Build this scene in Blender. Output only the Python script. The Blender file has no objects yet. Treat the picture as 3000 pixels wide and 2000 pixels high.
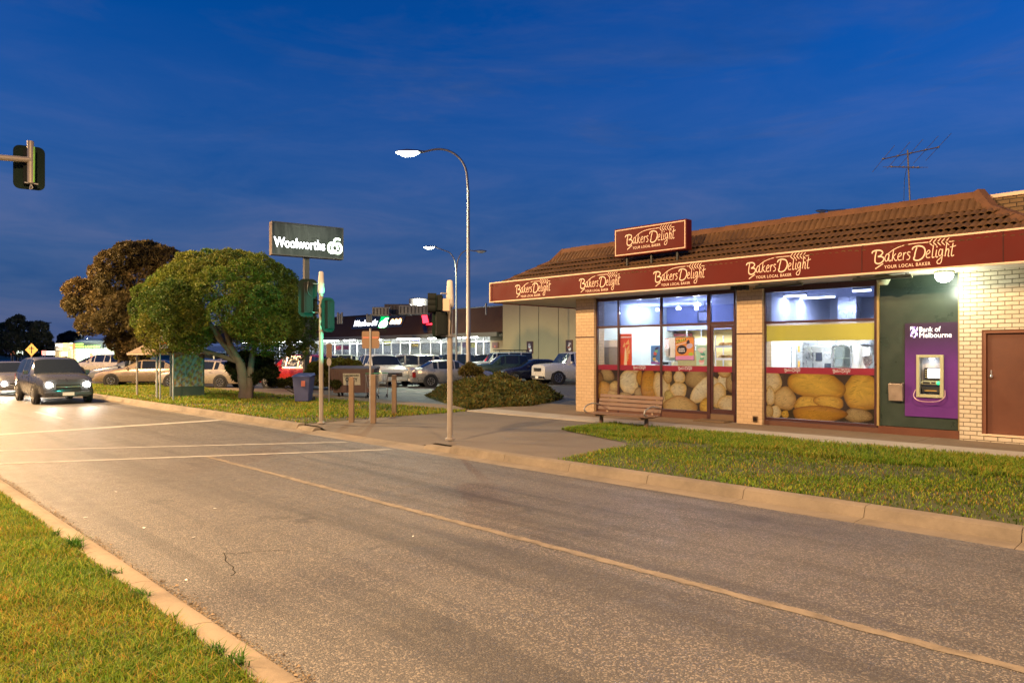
import bpy, bmesh, math, random
import numpy as np
from mathutils import Vector, Matrix
R = math.radians
random.seed(7); rng = np.random.default_rng(7)
SC = bpy.context.scene
COL = SC.collection
# ---------------------------------------------------------------- camera calibration
FPX, HOR, EYE = 2100.0, 1035.0, 1.9
TH = math.atan(2048.0 / 2100.0); CS, SN = math.cos(TH), math.sin(TH)
def at(px, py, d):
    a = (px - 1500) / FPX
    return Vector((d * (SN * a - CS), d * (CS * a + SN), EYE - (py - HOR) * d / FPX))
def onY(px, py, Y):
    a = (px - 1500) / FPX
    return at(px, py, Y / (CS * a + SN))
def gnd(px, py, z=0.0):
    return at(px, py, FPX * (EYE - z) / (py - HOR))
def XY(px, Y): return onY(px, HOR, Y).x
def ZY(px, py, Y): return onY(px, py, Y).z
# ---------------------------------------------------------------- materials
MATS = {}
def nt_new(name):
    m = bpy.data.materials.new(name); m.use_nodes = True
    nt = m.node_tree
    b = nt.nodes.get('Principled BSDF')
    return m, nt, b
def node(nt, t, **kw):
    n = nt.nodes.new(t)
    for k, v in kw.items(): setattr(n, k, v)
    return n
def lnk(nt, a, b): nt.links.new(a, b)
def rgba(c): return (c[0], c[1], c[2], 1.0)
def mix(nt, fac, a, b, mode='MIX'):
    n = node(nt, 'ShaderNodeMix', data_type='RGBA', blend_type=mode)
    for s, v in ((0, fac), (6, a), (7, b)):
        if isinstance(v, (int, float)): n.inputs[s].default_value = v
        elif isinstance(v, (tuple, list)): n.inputs[s].default_value = rgba(v)
        else: lnk(nt, v, n.inputs[s])
    return n.outputs[2]
def noise(nt, scale, detail=4, rough=.55, vec=None, dist=0.0):
    n = node(nt, 'ShaderNodeTexNoise'); n.inputs['Scale'].default_value = scale
    n.inputs['Detail'].default_value = detail; n.inputs['Roughness'].default_value = rough
    n.inputs['Distortion'].default_value = dist
    if vec is None: vec = node(nt, 'ShaderNodeTexCoord').outputs['Object']
    lnk(nt, vec, n.inputs['Vector']); return n
def ramp(nt, fac, stops):
    n = node(nt, 'ShaderNodeValToRGB'); e = n.color_ramp.elements
    while len(e) < len(stops): e.new(.5)
    for q, (p, c) in zip(e, stops):
        q.position = p; q.color = rgba(c) if isinstance(c, (tuple, list)) else (c, c, c, 1)
    lnk(nt, fac, n.inputs[0]); return n.outputs[0]
def bump(nt, b, h, strength=.3, dist=.01):
    n = node(nt, 'ShaderNodeBump'); n.inputs['Strength'].default_value = strength; n.inputs['Distance'].default_value = dist
    lnk(nt, h, n.inputs['Height']); lnk(nt, n.outputs[0], b.inputs['Normal'])
def M(name, c, rough=.55, metal=0.0, var=.18, vs=6.0, bmp=0.0, bs=60.0, spec=.4, dirt=0.0, coat=0.0, trans=0.0):
    """painted / mineral surface with uneven tone, wear and a little relief"""
    if name in MATS: return MATS[name]
    m, nt, b = nt_new(name)
    n1 = noise(nt, vs, 5); n2 = noise(nt, vs * 9, 3)
    lo = tuple(max(0, x * (1 - var)) for x in c); hi = tuple(min(1, x * (1 + var)) for x in c)
    col = mix(nt, n1.outputs[0], lo, hi)
    col = mix(nt, .25 * min(1, var * 4), col, mix(nt, n2.outputs[0], lo, hi))
    if dirt:
        g = noise(nt, vs * .45, 8, .7)
        f = ramp(nt, g.outputs[0], [(.45, 0.0), (.75, dirt)])
        col = mix(nt, f, col, tuple(x * .35 for x in c))
    lnk(nt, col, b.inputs['Base Color'])
    rr = ramp(nt, n1.outputs[0], [(.3, max(0.02, rough - .08)), (.7, min(1, rough + .08))])
    lnk(nt, rr, b.inputs['Roughness'])
    b.inputs['Metallic'].default_value = metal
    b.inputs['Specular IOR Level'].default_value = spec
    b.inputs['Coat Weight'].default_value = coat; b.inputs['Coat Roughness'].default_value = .06
    if bmp: bump(nt, b, noise(nt, bs, 6, .65).outputs[0], bmp, .01)
    MATS[name] = m; return m
def EM(name, c, s):
    if name in MATS: return MATS[name]
    m, nt, b = nt_new(name)
    b.inputs['Base Color'].default_value = rgba(c)
    b.inputs['Emission Color'].default_value = rgba(c); b.inputs['Emission Strength'].default_value = s
    b.inputs['Roughness'].default_value = .4
    MATS[name] = m; return m
def GLASS(name, tint=(1, 1, 1), refl=1.0, rough=.02):
    if name in MATS: return MATS[name]
    m, nt, b = nt_new(name); nt.nodes.remove(b)
    t = node(nt, 'ShaderNodeBsdfTransparent'); t.inputs[0].default_value = rgba(tint)
    g = node(nt, 'ShaderNodeBsdfGlossy'); g.inputs['Roughness'].default_value = rough
    fr = node(nt, 'ShaderNodeFresnel'); fr.inputs[0].default_value = 1.5
    mm = node(nt, 'ShaderNodeMath', operation='MULTIPLY'); lnk(nt, fr.outputs[0], mm.inputs[0]); mm.inputs[1].default_value = refl
    mx = node(nt, 'ShaderNodeMixShader'); lnk(nt, mm.outputs[0], mx.inputs[0]); lnk(nt, t.outputs[0], mx.inputs[1]); lnk(nt, g.outputs[0], mx.inputs[2])
    lnk(nt, mx.outputs[0], nt.nodes['Material Output'].inputs[0])
    MATS[name] = m; return m
def BRICK(name, c1, c2, mortar, bw, bh, ms, bmp=.5, rough=.75, off=.5, dirt=.3, spec=.3):
    if name in MATS: return MATS[name]
    m, nt, b = nt_new(name)
    tc = node(nt, 'ShaderNodeTexCoord'); sp = node(nt, 'ShaderNodeSeparateXYZ'); lnk(nt, tc.outputs['Object'], sp.inputs[0])
    ad = node(nt, 'ShaderNodeMath', operation='ADD'); lnk(nt, sp.outputs[0], ad.inputs[0]); lnk(nt, sp.outputs[1], ad.inputs[1])
    cb = node(nt, 'ShaderNodeCombineXYZ'); lnk(nt, ad.outputs[0], cb.inputs[0]); lnk(nt, sp.outputs[2], cb.inputs[1])
    wn = noise(nt, 3.0, 2, .5, cb.outputs[0])
    dv = node(nt, 'ShaderNodeVectorMath', operation='SCALE'); lnk(nt, wn.outputs[1], dv.inputs[0]); dv.inputs['Scale'].default_value = .006
    av = node(nt, 'ShaderNodeVectorMath', operation='ADD'); lnk(nt, cb.outputs[0], av.inputs[0]); lnk(nt, dv.outputs[0], av.inputs[1])
    br = node(nt, 'ShaderNodeTexBrick'); br.offset = off
    lnk(nt, av.outputs[0], br.inputs['Vector'])
    br.inputs['Scale'].default_value = 1.0; br.inputs['Brick Width'].default_value = bw; br.inputs['Row Height'].default_value = bh
    br.inputs['Mortar Size'].default_value = ms; br.inputs['Mortar Smooth'].default_value = .3; br.inputs['Bias'].default_value = 0
    br.inputs['Color1'].default_value = rgba(c1); br.inputs['Color2'].default_value = rgba(c2); br.inputs['Mortar'].default_value = rgba(mortar)
    n1 = noise(nt, 2.2, 6, .65); n2 = noise(nt, 45, 4)
    col = mix(nt, 1.0, br.outputs[0], ramp(nt, n2.outputs[0], [(.3, .82), (.7, 1.0)]), 'MULTIPLY')
    col = mix(nt, ramp(nt, n1.outputs[0], [(.5, 0.0), (.8, dirt)]), col, tuple(x * .5 for x in c1))
    lnk(nt, col, b.inputs['Base Color']); b.inputs['Roughness'].default_value = rough
    b.inputs['Specular IOR Level'].default_value = spec
    inv = node(nt, 'ShaderNodeMath', operation='SUBTRACT'); inv.inputs[0].default_value = 1; lnk(nt, br.outputs[1], inv.inputs[1])
    h = node(nt, 'ShaderNodeMath', operation='ADD'); lnk(nt, inv.outputs[0], h.inputs[0])
    sc = node(nt, 'ShaderNodeMath', operation='MULTIPLY'); lnk(nt, n2.outputs[0], sc.inputs[0]); sc.inputs[1].default_value = .35; lnk(nt, sc.outputs[0], h.inputs[1])
    bump(nt, b, h.outputs[0], bmp, .012)
    MATS[name] = m; return m
def VCOL(name, rough=.6, var=.25, vs=14.0, transl=0.0, spec=.3, bmp=0.0):
    """colour carried by the mesh (printed pictures, leaves of mixed tone)"""
    if name in MATS: return MATS[name]
    m, nt, b = nt_new(name)
    at_ = node(nt, 'ShaderNodeVertexColor'); at_.layer_name = 'Col'
    n1 = noise(nt, vs, 5)
    col = mix(nt, 1.0, at_.outputs[0], ramp(nt, n1.outputs[0], [(.3, 1 - var), (.7, 1.0)]), 'MULTIPLY')
    lnk(nt, col, b.inputs['Base Color']); b.inputs['Roughness'].default_value = rough; b.inputs['Specular IOR Level'].default_value = spec
    if bmp: bump(nt, b, n1.outputs[0], bmp)
    if transl:
        tr = node(nt, 'ShaderNodeBsdfTranslucent'); lnk(nt, col, tr.inputs[0])
        mx = node(nt, 'ShaderNodeMixShader'); mx.inputs[0].default_value = transl
        lnk(nt, b.outputs[0], mx.inputs[1]); lnk(nt, tr.outputs[0], mx.inputs[2])
        lnk(nt, mx.outputs[0], nt.nodes['Material Output'].inputs[0])
    MATS[name] = m; return m
# ---------------------------------------------------------------- mesh builder
def catmull(pts, n=6, closed=False):
    P = [Vector(p) for p in pts]; out = []
    N = len(P)
    for i in range(N if closed else N - 1):
        p1, p2 = P[i], P[(i + 1) % N]
        p0 = P[i - 1] if (i > 0 or closed) else p1 * 2 - p2
        p3 = P[(i + 2) % N] if (i + 2 < N or closed) else p2 * 2 - p1
        for k in range(n):
            t = k / n
            out.append(.5 * ((2 * p1) + (p2 - p0) * t + (2 * p0 - 5 * p1 + 4 * p2 - p3) * t * t + (3 * p1 - p0 - 3 * p2 + p3) * t ** 3))
    if not closed: out.append(P[-1].copy())
    return out
class MB:
    def __init__(s): s.V = []; s.F = []; s.C = None
    def poly(s, pts, col=None):
        k = len(s.V); s.V.extend(tuple(p) for p in pts); s.F.append(tuple(range(k, k + len(pts))))
    def box(s, x0, x1, y0, y1, z0, z1):
        x0, x1 = min(x0, x1), max(x0, x1); y0, y1 = min(y0, y1), max(y0, y1); z0, z1 = min(z0, z1), max(z0, z1)
        s.hexa([(x0, y0, z0), (x1, y0, z0), (x1, y1, z0), (x0, y1, z0), (x0, y0, z1), (x1, y0, z1), (x1, y1, z1), (x0, y1, z1)])
    def hexa(s, p):
        k = len(s.V); s.V.extend(tuple(q) for q in p)
        for f in ((0, 3, 2, 1), (4, 5, 6, 7), (0, 1, 5, 4), (1, 2, 6, 5), (2, 3, 7, 6), (3, 0, 4, 7)): s.F.append(tuple(k + i for i in f))
    def obox(s, c, ux, uy, uz, hx, hy, hz):
        c = Vector(c); ux, uy, uz = Vector(ux) * hx, Vector(uy) * hy, Vector(uz) * hz
        s.hexa([c - ux - uy - uz, c + ux - uy - uz, c + ux + uy - uz, c - ux + uy - uz, c - ux - uy + uz, c + ux - uy + uz, c + ux + uy + uz, c - ux + uy + uz])
    def bar(s, p0, p1, w, h, up=(0, 0, 1)):
        p0, p1 = Vector(p0), Vector(p1); d = (p1 - p0); L = d.length; d.normalize()
        sd = d.cross(Vector(up))
        if sd.length < 1e-4: sd = d.cross(Vector((1, 0, 0)))
        sd.normalize(); u = sd.cross(d)
        s.obox((p0 + p1) / 2, d, sd, u, L / 2, w / 2, h / 2)
    def tube(s, pts, r, n=10, caps=True):
        P = [Vector(p) for p in pts]
        rs = r if isinstance(r, (list, tuple)) else [r] * len(P)
        rings = []; prev = None
        for i, p in enumerate(P):
            t = (P[min(i + 1, len(P) - 1)] - P[max(i - 1, 0)]).normalized()
            if prev is None:
                a = t.cross(Vector((0, 0, 1)))
                if a.length < 1e-3: a = t.cross(Vector((0, 1, 0)))
                a.normalize()
            else:
                a = prev - t * prev.dot(t); a.normalize()
            prev = a; b = t.cross(a)
            k = len(s.V)
            for j in range(n):
                an = 2 * math.pi * j / n
                s.V.append(tuple(p + (a * math.cos(an) + b * math.sin(an)) * rs[i]))
            rings.append(k)
        for a, b in zip(rings, rings[1:]):
            for j in range(n): s.F.append((a + j, a + (j + 1) % n, b + (j + 1) % n, b + j))
        if caps:
            s.F.append(tuple(rings[0] + j for j in reversed(range(n)))); s.F.append(tuple(rings[-1] + j for j in range(n)))
    def cyl(s, p0, p1, r0, r1=None, n=14, caps=True): s.tube([p0, p1], [r0, r0 if r1 is None else r1], n, caps)
    def lathe(s, prof, c, ax=(0, 0, 1), n=16):
        c = Vector(c); ax = Vector(ax).normalized()
        a = ax.cross(Vector((1, 0, 0)));
        if a.length < .1: a = ax.cross(Vector((0, 1, 0)))
        a.normalize(); b = ax.cross(a); rings = []
        for r, z in prof:
            k = len(s.V)
            for j in range(n):
                an = 2 * math.pi * j / n; s.V.append(tuple(c + ax * z + (a * math.cos(an) + b * math.sin(an)) * max(r, 1e-4)))
            rings.append(k)
        for p, q in zip(rings, rings[1:]):
            for j in range(n): s.F.append((p + j, p + (j + 1) % n, q + (j + 1) % n, q + j))
        s.F.append(tuple(rings[0] + j for j in reversed(range(n)))); s.F.append(tuple(rings[-1] + j for j in range(n)))
    def prism(s, pts, off):
        """closed polygon (3-D points) swept by off"""
        n = len(pts); k = len(s.V); off = Vector(off)
        s.V.extend(tuple(Vector(p)) for p in pts); s.V.extend(tuple(Vector(p) + off) for p in pts)
        s.F.append(tuple(k + i for i in reversed(range(n)))); s.F.append(tuple(k + n + i for i in range(n)))
        for i in range(n): s.F.append((k + i, k + (i + 1) % n, k + n + (i + 1) % n, k + n + i))
    def mesh_of(s, me, fn):
        k = len(s.V)
        for v in me.vertices: s.V.append(tuple(fn(v.co)))
        for p in me.polygons: s.F.append(tuple(k + i for i in p.vertices))
    def build(s, name, mat, parent=None, smooth=None, bevel=0.0, local=False):
        me = bpy.data.meshes.new(name); me.from_pydata(s.V, [], s.F); me.update()
        bm = bmesh.new(); bm.from_mesh(me); bmesh.ops.recalc_face_normals(bm, faces=bm.faces); bm.to_mesh(me); bm.free()
        if s.C is not None: setcol(me, s.C)
        return link(name, me, mat, parent, smooth, bevel, local)
def setcol(me, C):
    at_ = me.color_attributes.new('Col', 'FLOAT_COLOR', 'POINT')
    a = np.ones((len(me.vertices), 4), np.float32); a[:, :3] = np.asarray(C, np.float32).reshape(-1, 3); at_.data.foreach_set('color', a.ravel())
def link(name, me, mat, parent=None, smooth=None, bevel=0.0, local=False):
    o = bpy.data.objects.new(name, me); COL.objects.link(o)
    if mat is not None: me.materials.append(mat)
    if smooth is not None:
        me.polygons.foreach_set('use_smooth', [True] * len(me.polygons)); me.set_sharp_from_angle(angle=R(smooth))
    if bevel:
        md = o.modifiers.new('edge', 'BEVEL'); md.width = bevel; md.segments = 2; md.limit_method = 'ANGLE'
    if parent is not None:
        o.parent = parent
        if not local: o.matrix_parent_inverse = wmat(parent).inverted()
    return o
def wmat(o):
    m = o.matrix_basis.copy()
    return (wmat(o.parent) @ o.matrix_parent_inverse @ m) if o.parent else m
def fastmesh(name, V, F, C=None):
    """numpy arrays of verts and equal-size faces"""
    me = bpy.data.meshes.new(name); V = np.asarray(V, np.float32); F = np.asarray(F, np.int32)
    me.vertices.add(len(V)); me.vertices.foreach_set('co', V.ravel())
    k = F.shape[1]
    me.loops.add(F.size); me.loops.foreach_set('vertex_index', F.ravel())
    me.polygons.add(len(F)); me.polygons.foreach_set('loop_start', np.arange(0, F.size, k, dtype=np.int32)); me.polygons.foreach_set('loop_total', np.full(len(F), k, np.int32))
    me.update(calc_edges=True); me.validate()
    if C is not None: setcol(me, C)
    return me
def thing(name, label, cat, loc=(0, 0, 0), rz=0.0, group=None):
    o = bpy.data.objects.new(name, None); COL.objects.link(o); o.empty_display_size = .2
    o.location = loc; o.rotation_euler = (0, 0, rz)
    return tag(o, label, cat, group)
def tag(o, label, cat, group=None):
    o['label'] = label; o['category'] = cat
    if group: o['group'] = group
    return o
def kind(o, k='structure'): o['kind'] = k; return o
TXT = {}
def textmesh(body, bold=0.0, shear=0.0, spacing=1.0):
    key = (body, bold, shear, spacing)
    if key in TXT: return TXT[key]
    cu = bpy.data.curves.new('txt', 'FONT'); cu.body = body; cu.size = 1; cu.offset = bold; cu.shear = shear; cu.space_character = spacing
    cu.resolution_u = 4
    ob = bpy.data.objects.new('txt', cu); COL.objects.link(ob)
    dg = bpy.context.evaluated_depsgraph_get()
    me = bpy.data.meshes.new_from_object(ob.evaluated_get(dg))
    COL.objects.unlink(ob); bpy.data.objects.remove(ob)
    xs = [v.co.x for v in me.vertices]; ys = [v.co.y for v in me.vertices]
    TXT[key] = (me, min(xs), max(xs), min(ys), max(ys)); return TXT[key]
def text(mb, body, O, U, Vv, w, h=None, bold=0.0, shear=0.0, spacing=1.0):
    """letters filling the width w (height h) from the point O along U, up Vv"""
    me, x0, x1, y0, y1 = textmesh(body, bold, shear, spacing)
    O, U, Vv = Vector(O), Vector(U).normalized(), Vector(Vv).normalized()
    sx = w / (x1 - x0); sy = sx if h is None else h / (y1 - y0)
    mb.mesh_of(me, lambda c: O + U * ((c.x - x0) * sx) + Vv * ((c.y - y0) * sy))
def stroke(mb, pts, w, O, U, Vv, sx, sy, n=5, taper=0.0):
    """flat brush stroke through 2-D points"""
    O, U, Vv = Vector(O), Vector(U).normalized(), Vector(Vv).normalized()
    P = catmull([(p[0], p[1], 0) for p in pts], n) if len(pts) > 2 else [Vector((p[0], p[1], 0)) for p in pts]
    k = len(mb.V); N = len(P)
    for i, p in enumerate(P):
        t = (P[min(i + 1, N - 1)] - P[max(i - 1, 0)]).normalized(); nn = Vector((-t.y, t.x, 0))
        f = i / (N - 1); ww = w * (1 - taper * abs(2 * f - 1) ** 2) / 2
        for q in (p + nn * ww, p - nn * ww): mb.V.append(tuple(O + U * (q.x * sx) + Vv * (q.y * sy)))
    for i in range(N - 1): mb.F.append((k + 2 * i, k + 2 * i + 1, k + 2 * i + 3, k + 2 * i + 2))
def ellipse(mb, c, rx, ry, rot, O, U, Vv, n=20):
    O, U, Vv = Vector(O), Vector(U).normalized(), Vector(Vv).normalized()
    ca, sa = math.cos(rot), math.sin(rot)
    pts = []
    for j in range(n):
        an = 2 * math.pi * j / n; x, y = rx * math.cos(an), ry * math.sin(an)
        pts.append(O + U * (c[0] + x * ca - y * sa) + Vv * (c[1] + x * sa + y * ca))
    mb.poly(pts)
def lamp(name, typ, loc, power, col, parent=None, **kw):
    L = bpy.data.lights.new(name, typ); L.energy = power; L.color = col
    for k, v in kw.items():
        if k != 'aim': setattr(L, k, v)
    o = bpy.data.objects.new(name, L); COL.objects.link(o); o.location = loc
    if 'aim' in kw: o.rotation_euler = (Vector(kw['aim']) - Vector(loc)).to_track_quat('-Z', 'Y').to_euler()
    if parent is not None:
        o.parent = parent; o.matrix_parent_inverse = wmat(parent).inverted()
    return o
# ---------------------------------------------------------------- camera and dusk sky
cd = bpy.data.cameras.new('camera'); cam = bpy.data.objects.new('camera', cd); COL.objects.link(cam)
cd.sensor_width = 36; cd.lens = 36 * FPX / 3000; cd.shift_y = (HOR - 1000) / 3000; cd.clip_end = 4000; cd.clip_start = .05
cam.location = (0, 0, EYE); cam.rotation_euler = (R(90), 0, math.atan2(CS, SN))
SC.camera = cam
W = bpy.data.worlds.new('World'); SC.world = W; W.use_nodes = True
wn = W.node_tree; bg = wn.nodes['Background']
sky = node(wn, 'ShaderNodeTexSky', sky_type='NISHITA'); sky.sun_disc = False
sky.sun_elevation = R(.8); sky.sun_rotation = R(205); sky.ozone_density = 6.0; sky.air_density = 1.0; sky.dust_density = .4; sky.altitude = 100
tcw = node(wn, 'ShaderNodeTexCoord')
mp = node(wn, 'ShaderNodeMapping'); mp.inputs['Scale'].default_value = (1.2, 1.2, 5.5); lnk(wn, tcw.outputs['Generated'], mp.inputs[0])
cl = noise(wn, 1.7, 7, .6, mp.outputs[0], .6)
sz = node(wn, 'ShaderNodeSeparateXYZ'); lnk(wn, tcw.outputs['Generated'], sz.inputs[0])
low = ramp(wn, sz.outputs[2], [(.0, .97), (.06, .90), (.16, .68), (.27, .34), (.40, .02)])
cl2 = noise(wn, 3.2, 8, .62, mp.outputs[0], .4)
haz = ramp(wn, cl2.outputs[0], [(.32, (.055, .135, .42)), (.50, (.11, .185, .46)), (.68, (.20, .24, .49))])
wisp = node(wn, 'ShaderNodeMath', operation='MULTIPLY_ADD'); lnk(wn, ramp(wn, cl.outputs[0], [(.42, 0.0), (.64, .75)]), wisp.inputs[0]); lnk(wn, ramp(wn, sz.outputs[2], [(.0, 1.0), (.3, .7), (.55, .25)]), wisp.inputs[1]); wisp.inputs[2].default_value = 0
fac = node(wn, 'ShaderNodeMath', operation='MAXIMUM'); lnk(wn, wisp.outputs[0], fac.inputs[0])
l2 = node(wn, 'ShaderNodeMath', operation='MULTIPLY'); lnk(wn, low, l2.inputs[0]); l2.inputs[1].default_value = 1.0; lnk(wn, l2.outputs[0], fac.inputs[1])
hs = node(wn, 'ShaderNodeHueSaturation'); hs.inputs['Saturation'].default_value = 1.5; hs.inputs['Value'].default_value = 1.12
lnk(wn, sky.outputs[0], hs.inputs['Color'])
skc = mix(wn, fac.outputs[0], hs.outputs[0], haz)
SKY_STRENGTH = .14
lnk(wn, skc, bg.inputs[0]); bg.inputs[1].default_value = SKY_STRENGTH
SC.view_settings.view_transform = 'Standard'; SC.view_settings.look = 'None'; SC.view_settings.exposure = 2.0; SC.view_settings.gamma = 1
SC.cycles.use_light_tree = True; SC.cycles.max_bounces = 6; SC.cycles.sample_clamp_indirect = 6.0; SC.cycles.transparent_max_bounces = 12
SC.cycles.use_denoising = True
SOD1, SOD2 = 3300, 3300
# ================================================================ ground, road, paths
def asphalt(name, c, speck, rough, bs=420.0, streak=False):
    m, nt, b = nt_new(name)
    big = noise(nt, .35, 6, .6); mid = noise(nt, 3.5, 5, .6); fine = noise(nt, bs * .35, 3, .6)
    vo = node(nt, 'ShaderNodeTexVoronoi'); vo.inputs['Scale'].default_value = bs * .22
    lnk(nt, node(nt, 'ShaderNodeTexCoord').outputs['Object'], vo.inputs['Vector'])
    col = mix(nt, ramp(nt, big.outputs[0], [(.3, 0.0), (.7, 1.0)]), tuple(x * .78 for x in c), tuple(x * 1.18 for x in c))
    col = mix(nt, .35, col, mix(nt, mid.outputs[0], tuple(x * .6 for x in c), tuple(x * 1.4 for x in c)))
    col = mix(nt, ramp(nt, vo.outputs['Color'], [(.60, 0.0), (.85, .75)]), col, speck)
    col = mix(nt, ramp(nt, fine.outputs[0], [(.30, .55), (.50, 0.0)]), col, tuple(x * .25 for x in c))
    if streak:   # wheel-path polish, oil drips and old patches along the lanes
        tcs = node(nt, 'ShaderNodeTexCoord'); mps = node(nt, 'ShaderNodeMapping'); mps.inputs['Scale'].default_value = (.06, 1.15, 1); lnk(nt, tcs.outputs['Object'], mps.inputs[0])
        st_ = noise(nt, 1.6, 4, .6, mps.outputs[0], .3); col = mix(nt, ramp(nt, st_.outputs[0], [(.36, .55), (.52, 0.0)]), col, tuple(x * .45 for x in c)); col = mix(nt, ramp(nt, st_.outputs[0], [(.58, 0.0), (.72, .35)]), col, tuple(min(1, x * 1.7) for x in c))
        oil = noise(nt, 1.1, 7, .7); col = mix(nt, ramp(nt, oil.outputs[0], [(.60, 0.0), (.68, .6)]), col, tuple(x * .4 for x in c))
    lnk(nt, col, b.inputs['Base Color'])
    lnk(nt, ramp(nt, mid.outputs[0], [(.3, rough - .07), (.7, rough + .1)]), b.inputs['Roughness'])
    b.inputs['Specular IOR Level'].default_value = .5
    h = node(nt, 'ShaderNodeMath', operation='MULTIPLY_ADD'); lnk(nt, vo.outputs['Distance'], h.inputs[0]); h.inputs[1].default_value = -1.0; lnk(nt, fine.outputs[0], h.inputs[2])
    bump(nt, b, h.outputs[0], .7, .006)
    return m
def sheet(name, pts, z, mat, nz=None):
    mb = MB(); mb.poly([(p[0], p[1], z) for p in pts]); o = mb.build(name, mat); return kind(o)
m_road = asphalt('road_asphalt', (.074, .069, .064), (.30, .26, .21), .58, streak=True)
m_park = asphalt('carpark_asphalt', (.055, .055, .052), (.16, .155, .14), .6, 300)
m_soil = M('soil', (.055, .06, .022), .95, var=.35, vs=1.2, bmp=.5, bs=20)
m_conc = M('concrete', (.33, .30, .25), .8, var=.14, vs=1.8, bmp=.25, bs=90, dirt=.35)
m_conc2 = M('old_paving', (.17, .125, .08), .85, var=.2, vs=1.6, bmp=.25, bs=90, dirt=.5)
m_kerb = M('kerb_concrete', (.27, .215, .15), .85, var=.3, vs=2.5, bmp=.5, bs=70, dirt=.85)
m_paint = M('road_paint', (.36, .345, .31), .7, var=.3, vs=5, bmp=.3, bs=200, dirt=.7)
m_paint2 = M('worn_lane_paint', (.20, .165, .12), .7, var=.45, vs=9, bmp=.4, bs=200, dirt=.9)
sheet('ground', [(-1500, -1200), (1200, -1200), (1200, 1500), (-1500, 1500)], -.03, m_soil)
sheet('road', [(-170, 1.98), (60, 1.98), (60, 8.36), (-170, 8.36)], 0.0, m_road)
sheet('side_road', [(-170, 8.37), (-46, 8.37), (-46, 24), (-170, 24)], 0.0, m_road)
# median
mb = MB(); mb.box(-60, 30, -9, 1.72, -.02, .105); kind(mb.build('median_ground', m_soil))
mb = MB()
xs = list(np.arange(-60, 30.01, 1.2)); prof = [(1.70, .07), (1.72, .128), (1.82, .132), (1.90, .118), (1.955, .07), (2.0, .0), (2.0, -.02), (1.70, -.02)]
for x0, x1 in zip(xs, xs[1:]): mb.prism([(x0 + .004, y, z) for y, z in prof], (x1 - x0 - .008, 0, 0))
kind(mb.build('median_kerb', m_kerb, smooth=40))
# far kerb with its lowered crossing, gutter
mb = MB()
for x0, x1, zt in [(-46, -16.6, .14), (-16.6, -15.8, .09), (-15.8, -11.4, .035), (-11.4, -10.6, .09), (-10.6, 30, .14)]:
    n = max(1, int((x1 - x0) / 1.5)); q = np.linspace(x0, x1, n + 1)
    for a, b_ in zip(q, q[1:]): mb.prism([(a + .004, y, z) for y, z in [(8.36, .0), (8.40, .006), (8.66, .012), (8.70, zt - .02), (8.74, zt), (8.88, zt), (8.88, -.02), (8.36, -.02)]], (b_ - a - .008, 0, 0))
kind(mb.build('far_kerb', M('far_kerb_concrete', (.20, .165, .12), .85, var=.3, vs=2, bmp=.3, bs=90, dirt=.8), smooth=30))
# verge soil, apron, path, car park
sheet('verge_ground', [(-11.2, 8.88), (30, 8.88), (30, 14.42), (-10.95, 14.42), (-10.95, 12.4), (-8.4, 11.5), (-8.0, 8.9)], .125, m_soil)
mb = MB(); gx_ = np.array([-17.4, -16.6, -15.9, -15.5, -13.6, -11.7, -11.3, -10.5, -7.5]); gy_ = np.array([8.885, 9.6, 10.4, 14.425])
for y in gy_:
    for x in gx_: mb.V.append((x, y, .116 - .080 * (1 if -15.6 <= x <= -11.6 else 0) * max(0, 1 - (y - 8.88) / 1.6)))
for j in range(len(gy_) - 1):
    for i in range(len(gx_) - 1): k = j * len(gx_) + i; mb.F.append((k, k + 1, k + len(gx_) + 1, k + len(gx_)))
kind(mb.build('driveway', M('driveway_concrete', (.13, .108, .082), .85, var=.2, vs=1.2, bmp=.25, bs=80, dirt=.5)))
sheet('verge_lawn_ground', [(-46, 8.88), (-16.6, 8.88), (-17.4, 14.42), (-46, 14.42)], .122, M('lawn_soil', (.055, .05, .02), .95, var=.4, vs=.8, bmp=.5, bs=15))
mb = MB()
for x0 in np.arange(-16.8, 29.9, 1.8):
    mb.box(x0 + .008, x0 + 1.792, 14.43, 15.42, .02, .15)
kind(mb.build('footpath', m_conc, bevel=.006))
mb = MB()
for x0 in np.arange(-17.2, 29.9, 1.8):
    mb.box(x0 + .006, x0 + 1.794, 15.43, 18.5 if x0 < -15 else 16.9, .02, .147)
kind(mb.build('shop_paving', m_conc2, bevel=.006))
mb = MB(); mb.box(-46, -17.4, 14.44, 15.6, .0, .135); kind(mb.build('park_footpath', m_conc2))
sheet('car_park', [(-260, 15.62), (-17.4, 15.62), (-17.2, 18.5), (-14.0, 18.6), (60, 40), (60, 140), (-260, 140)], .1, m_park)
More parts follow.
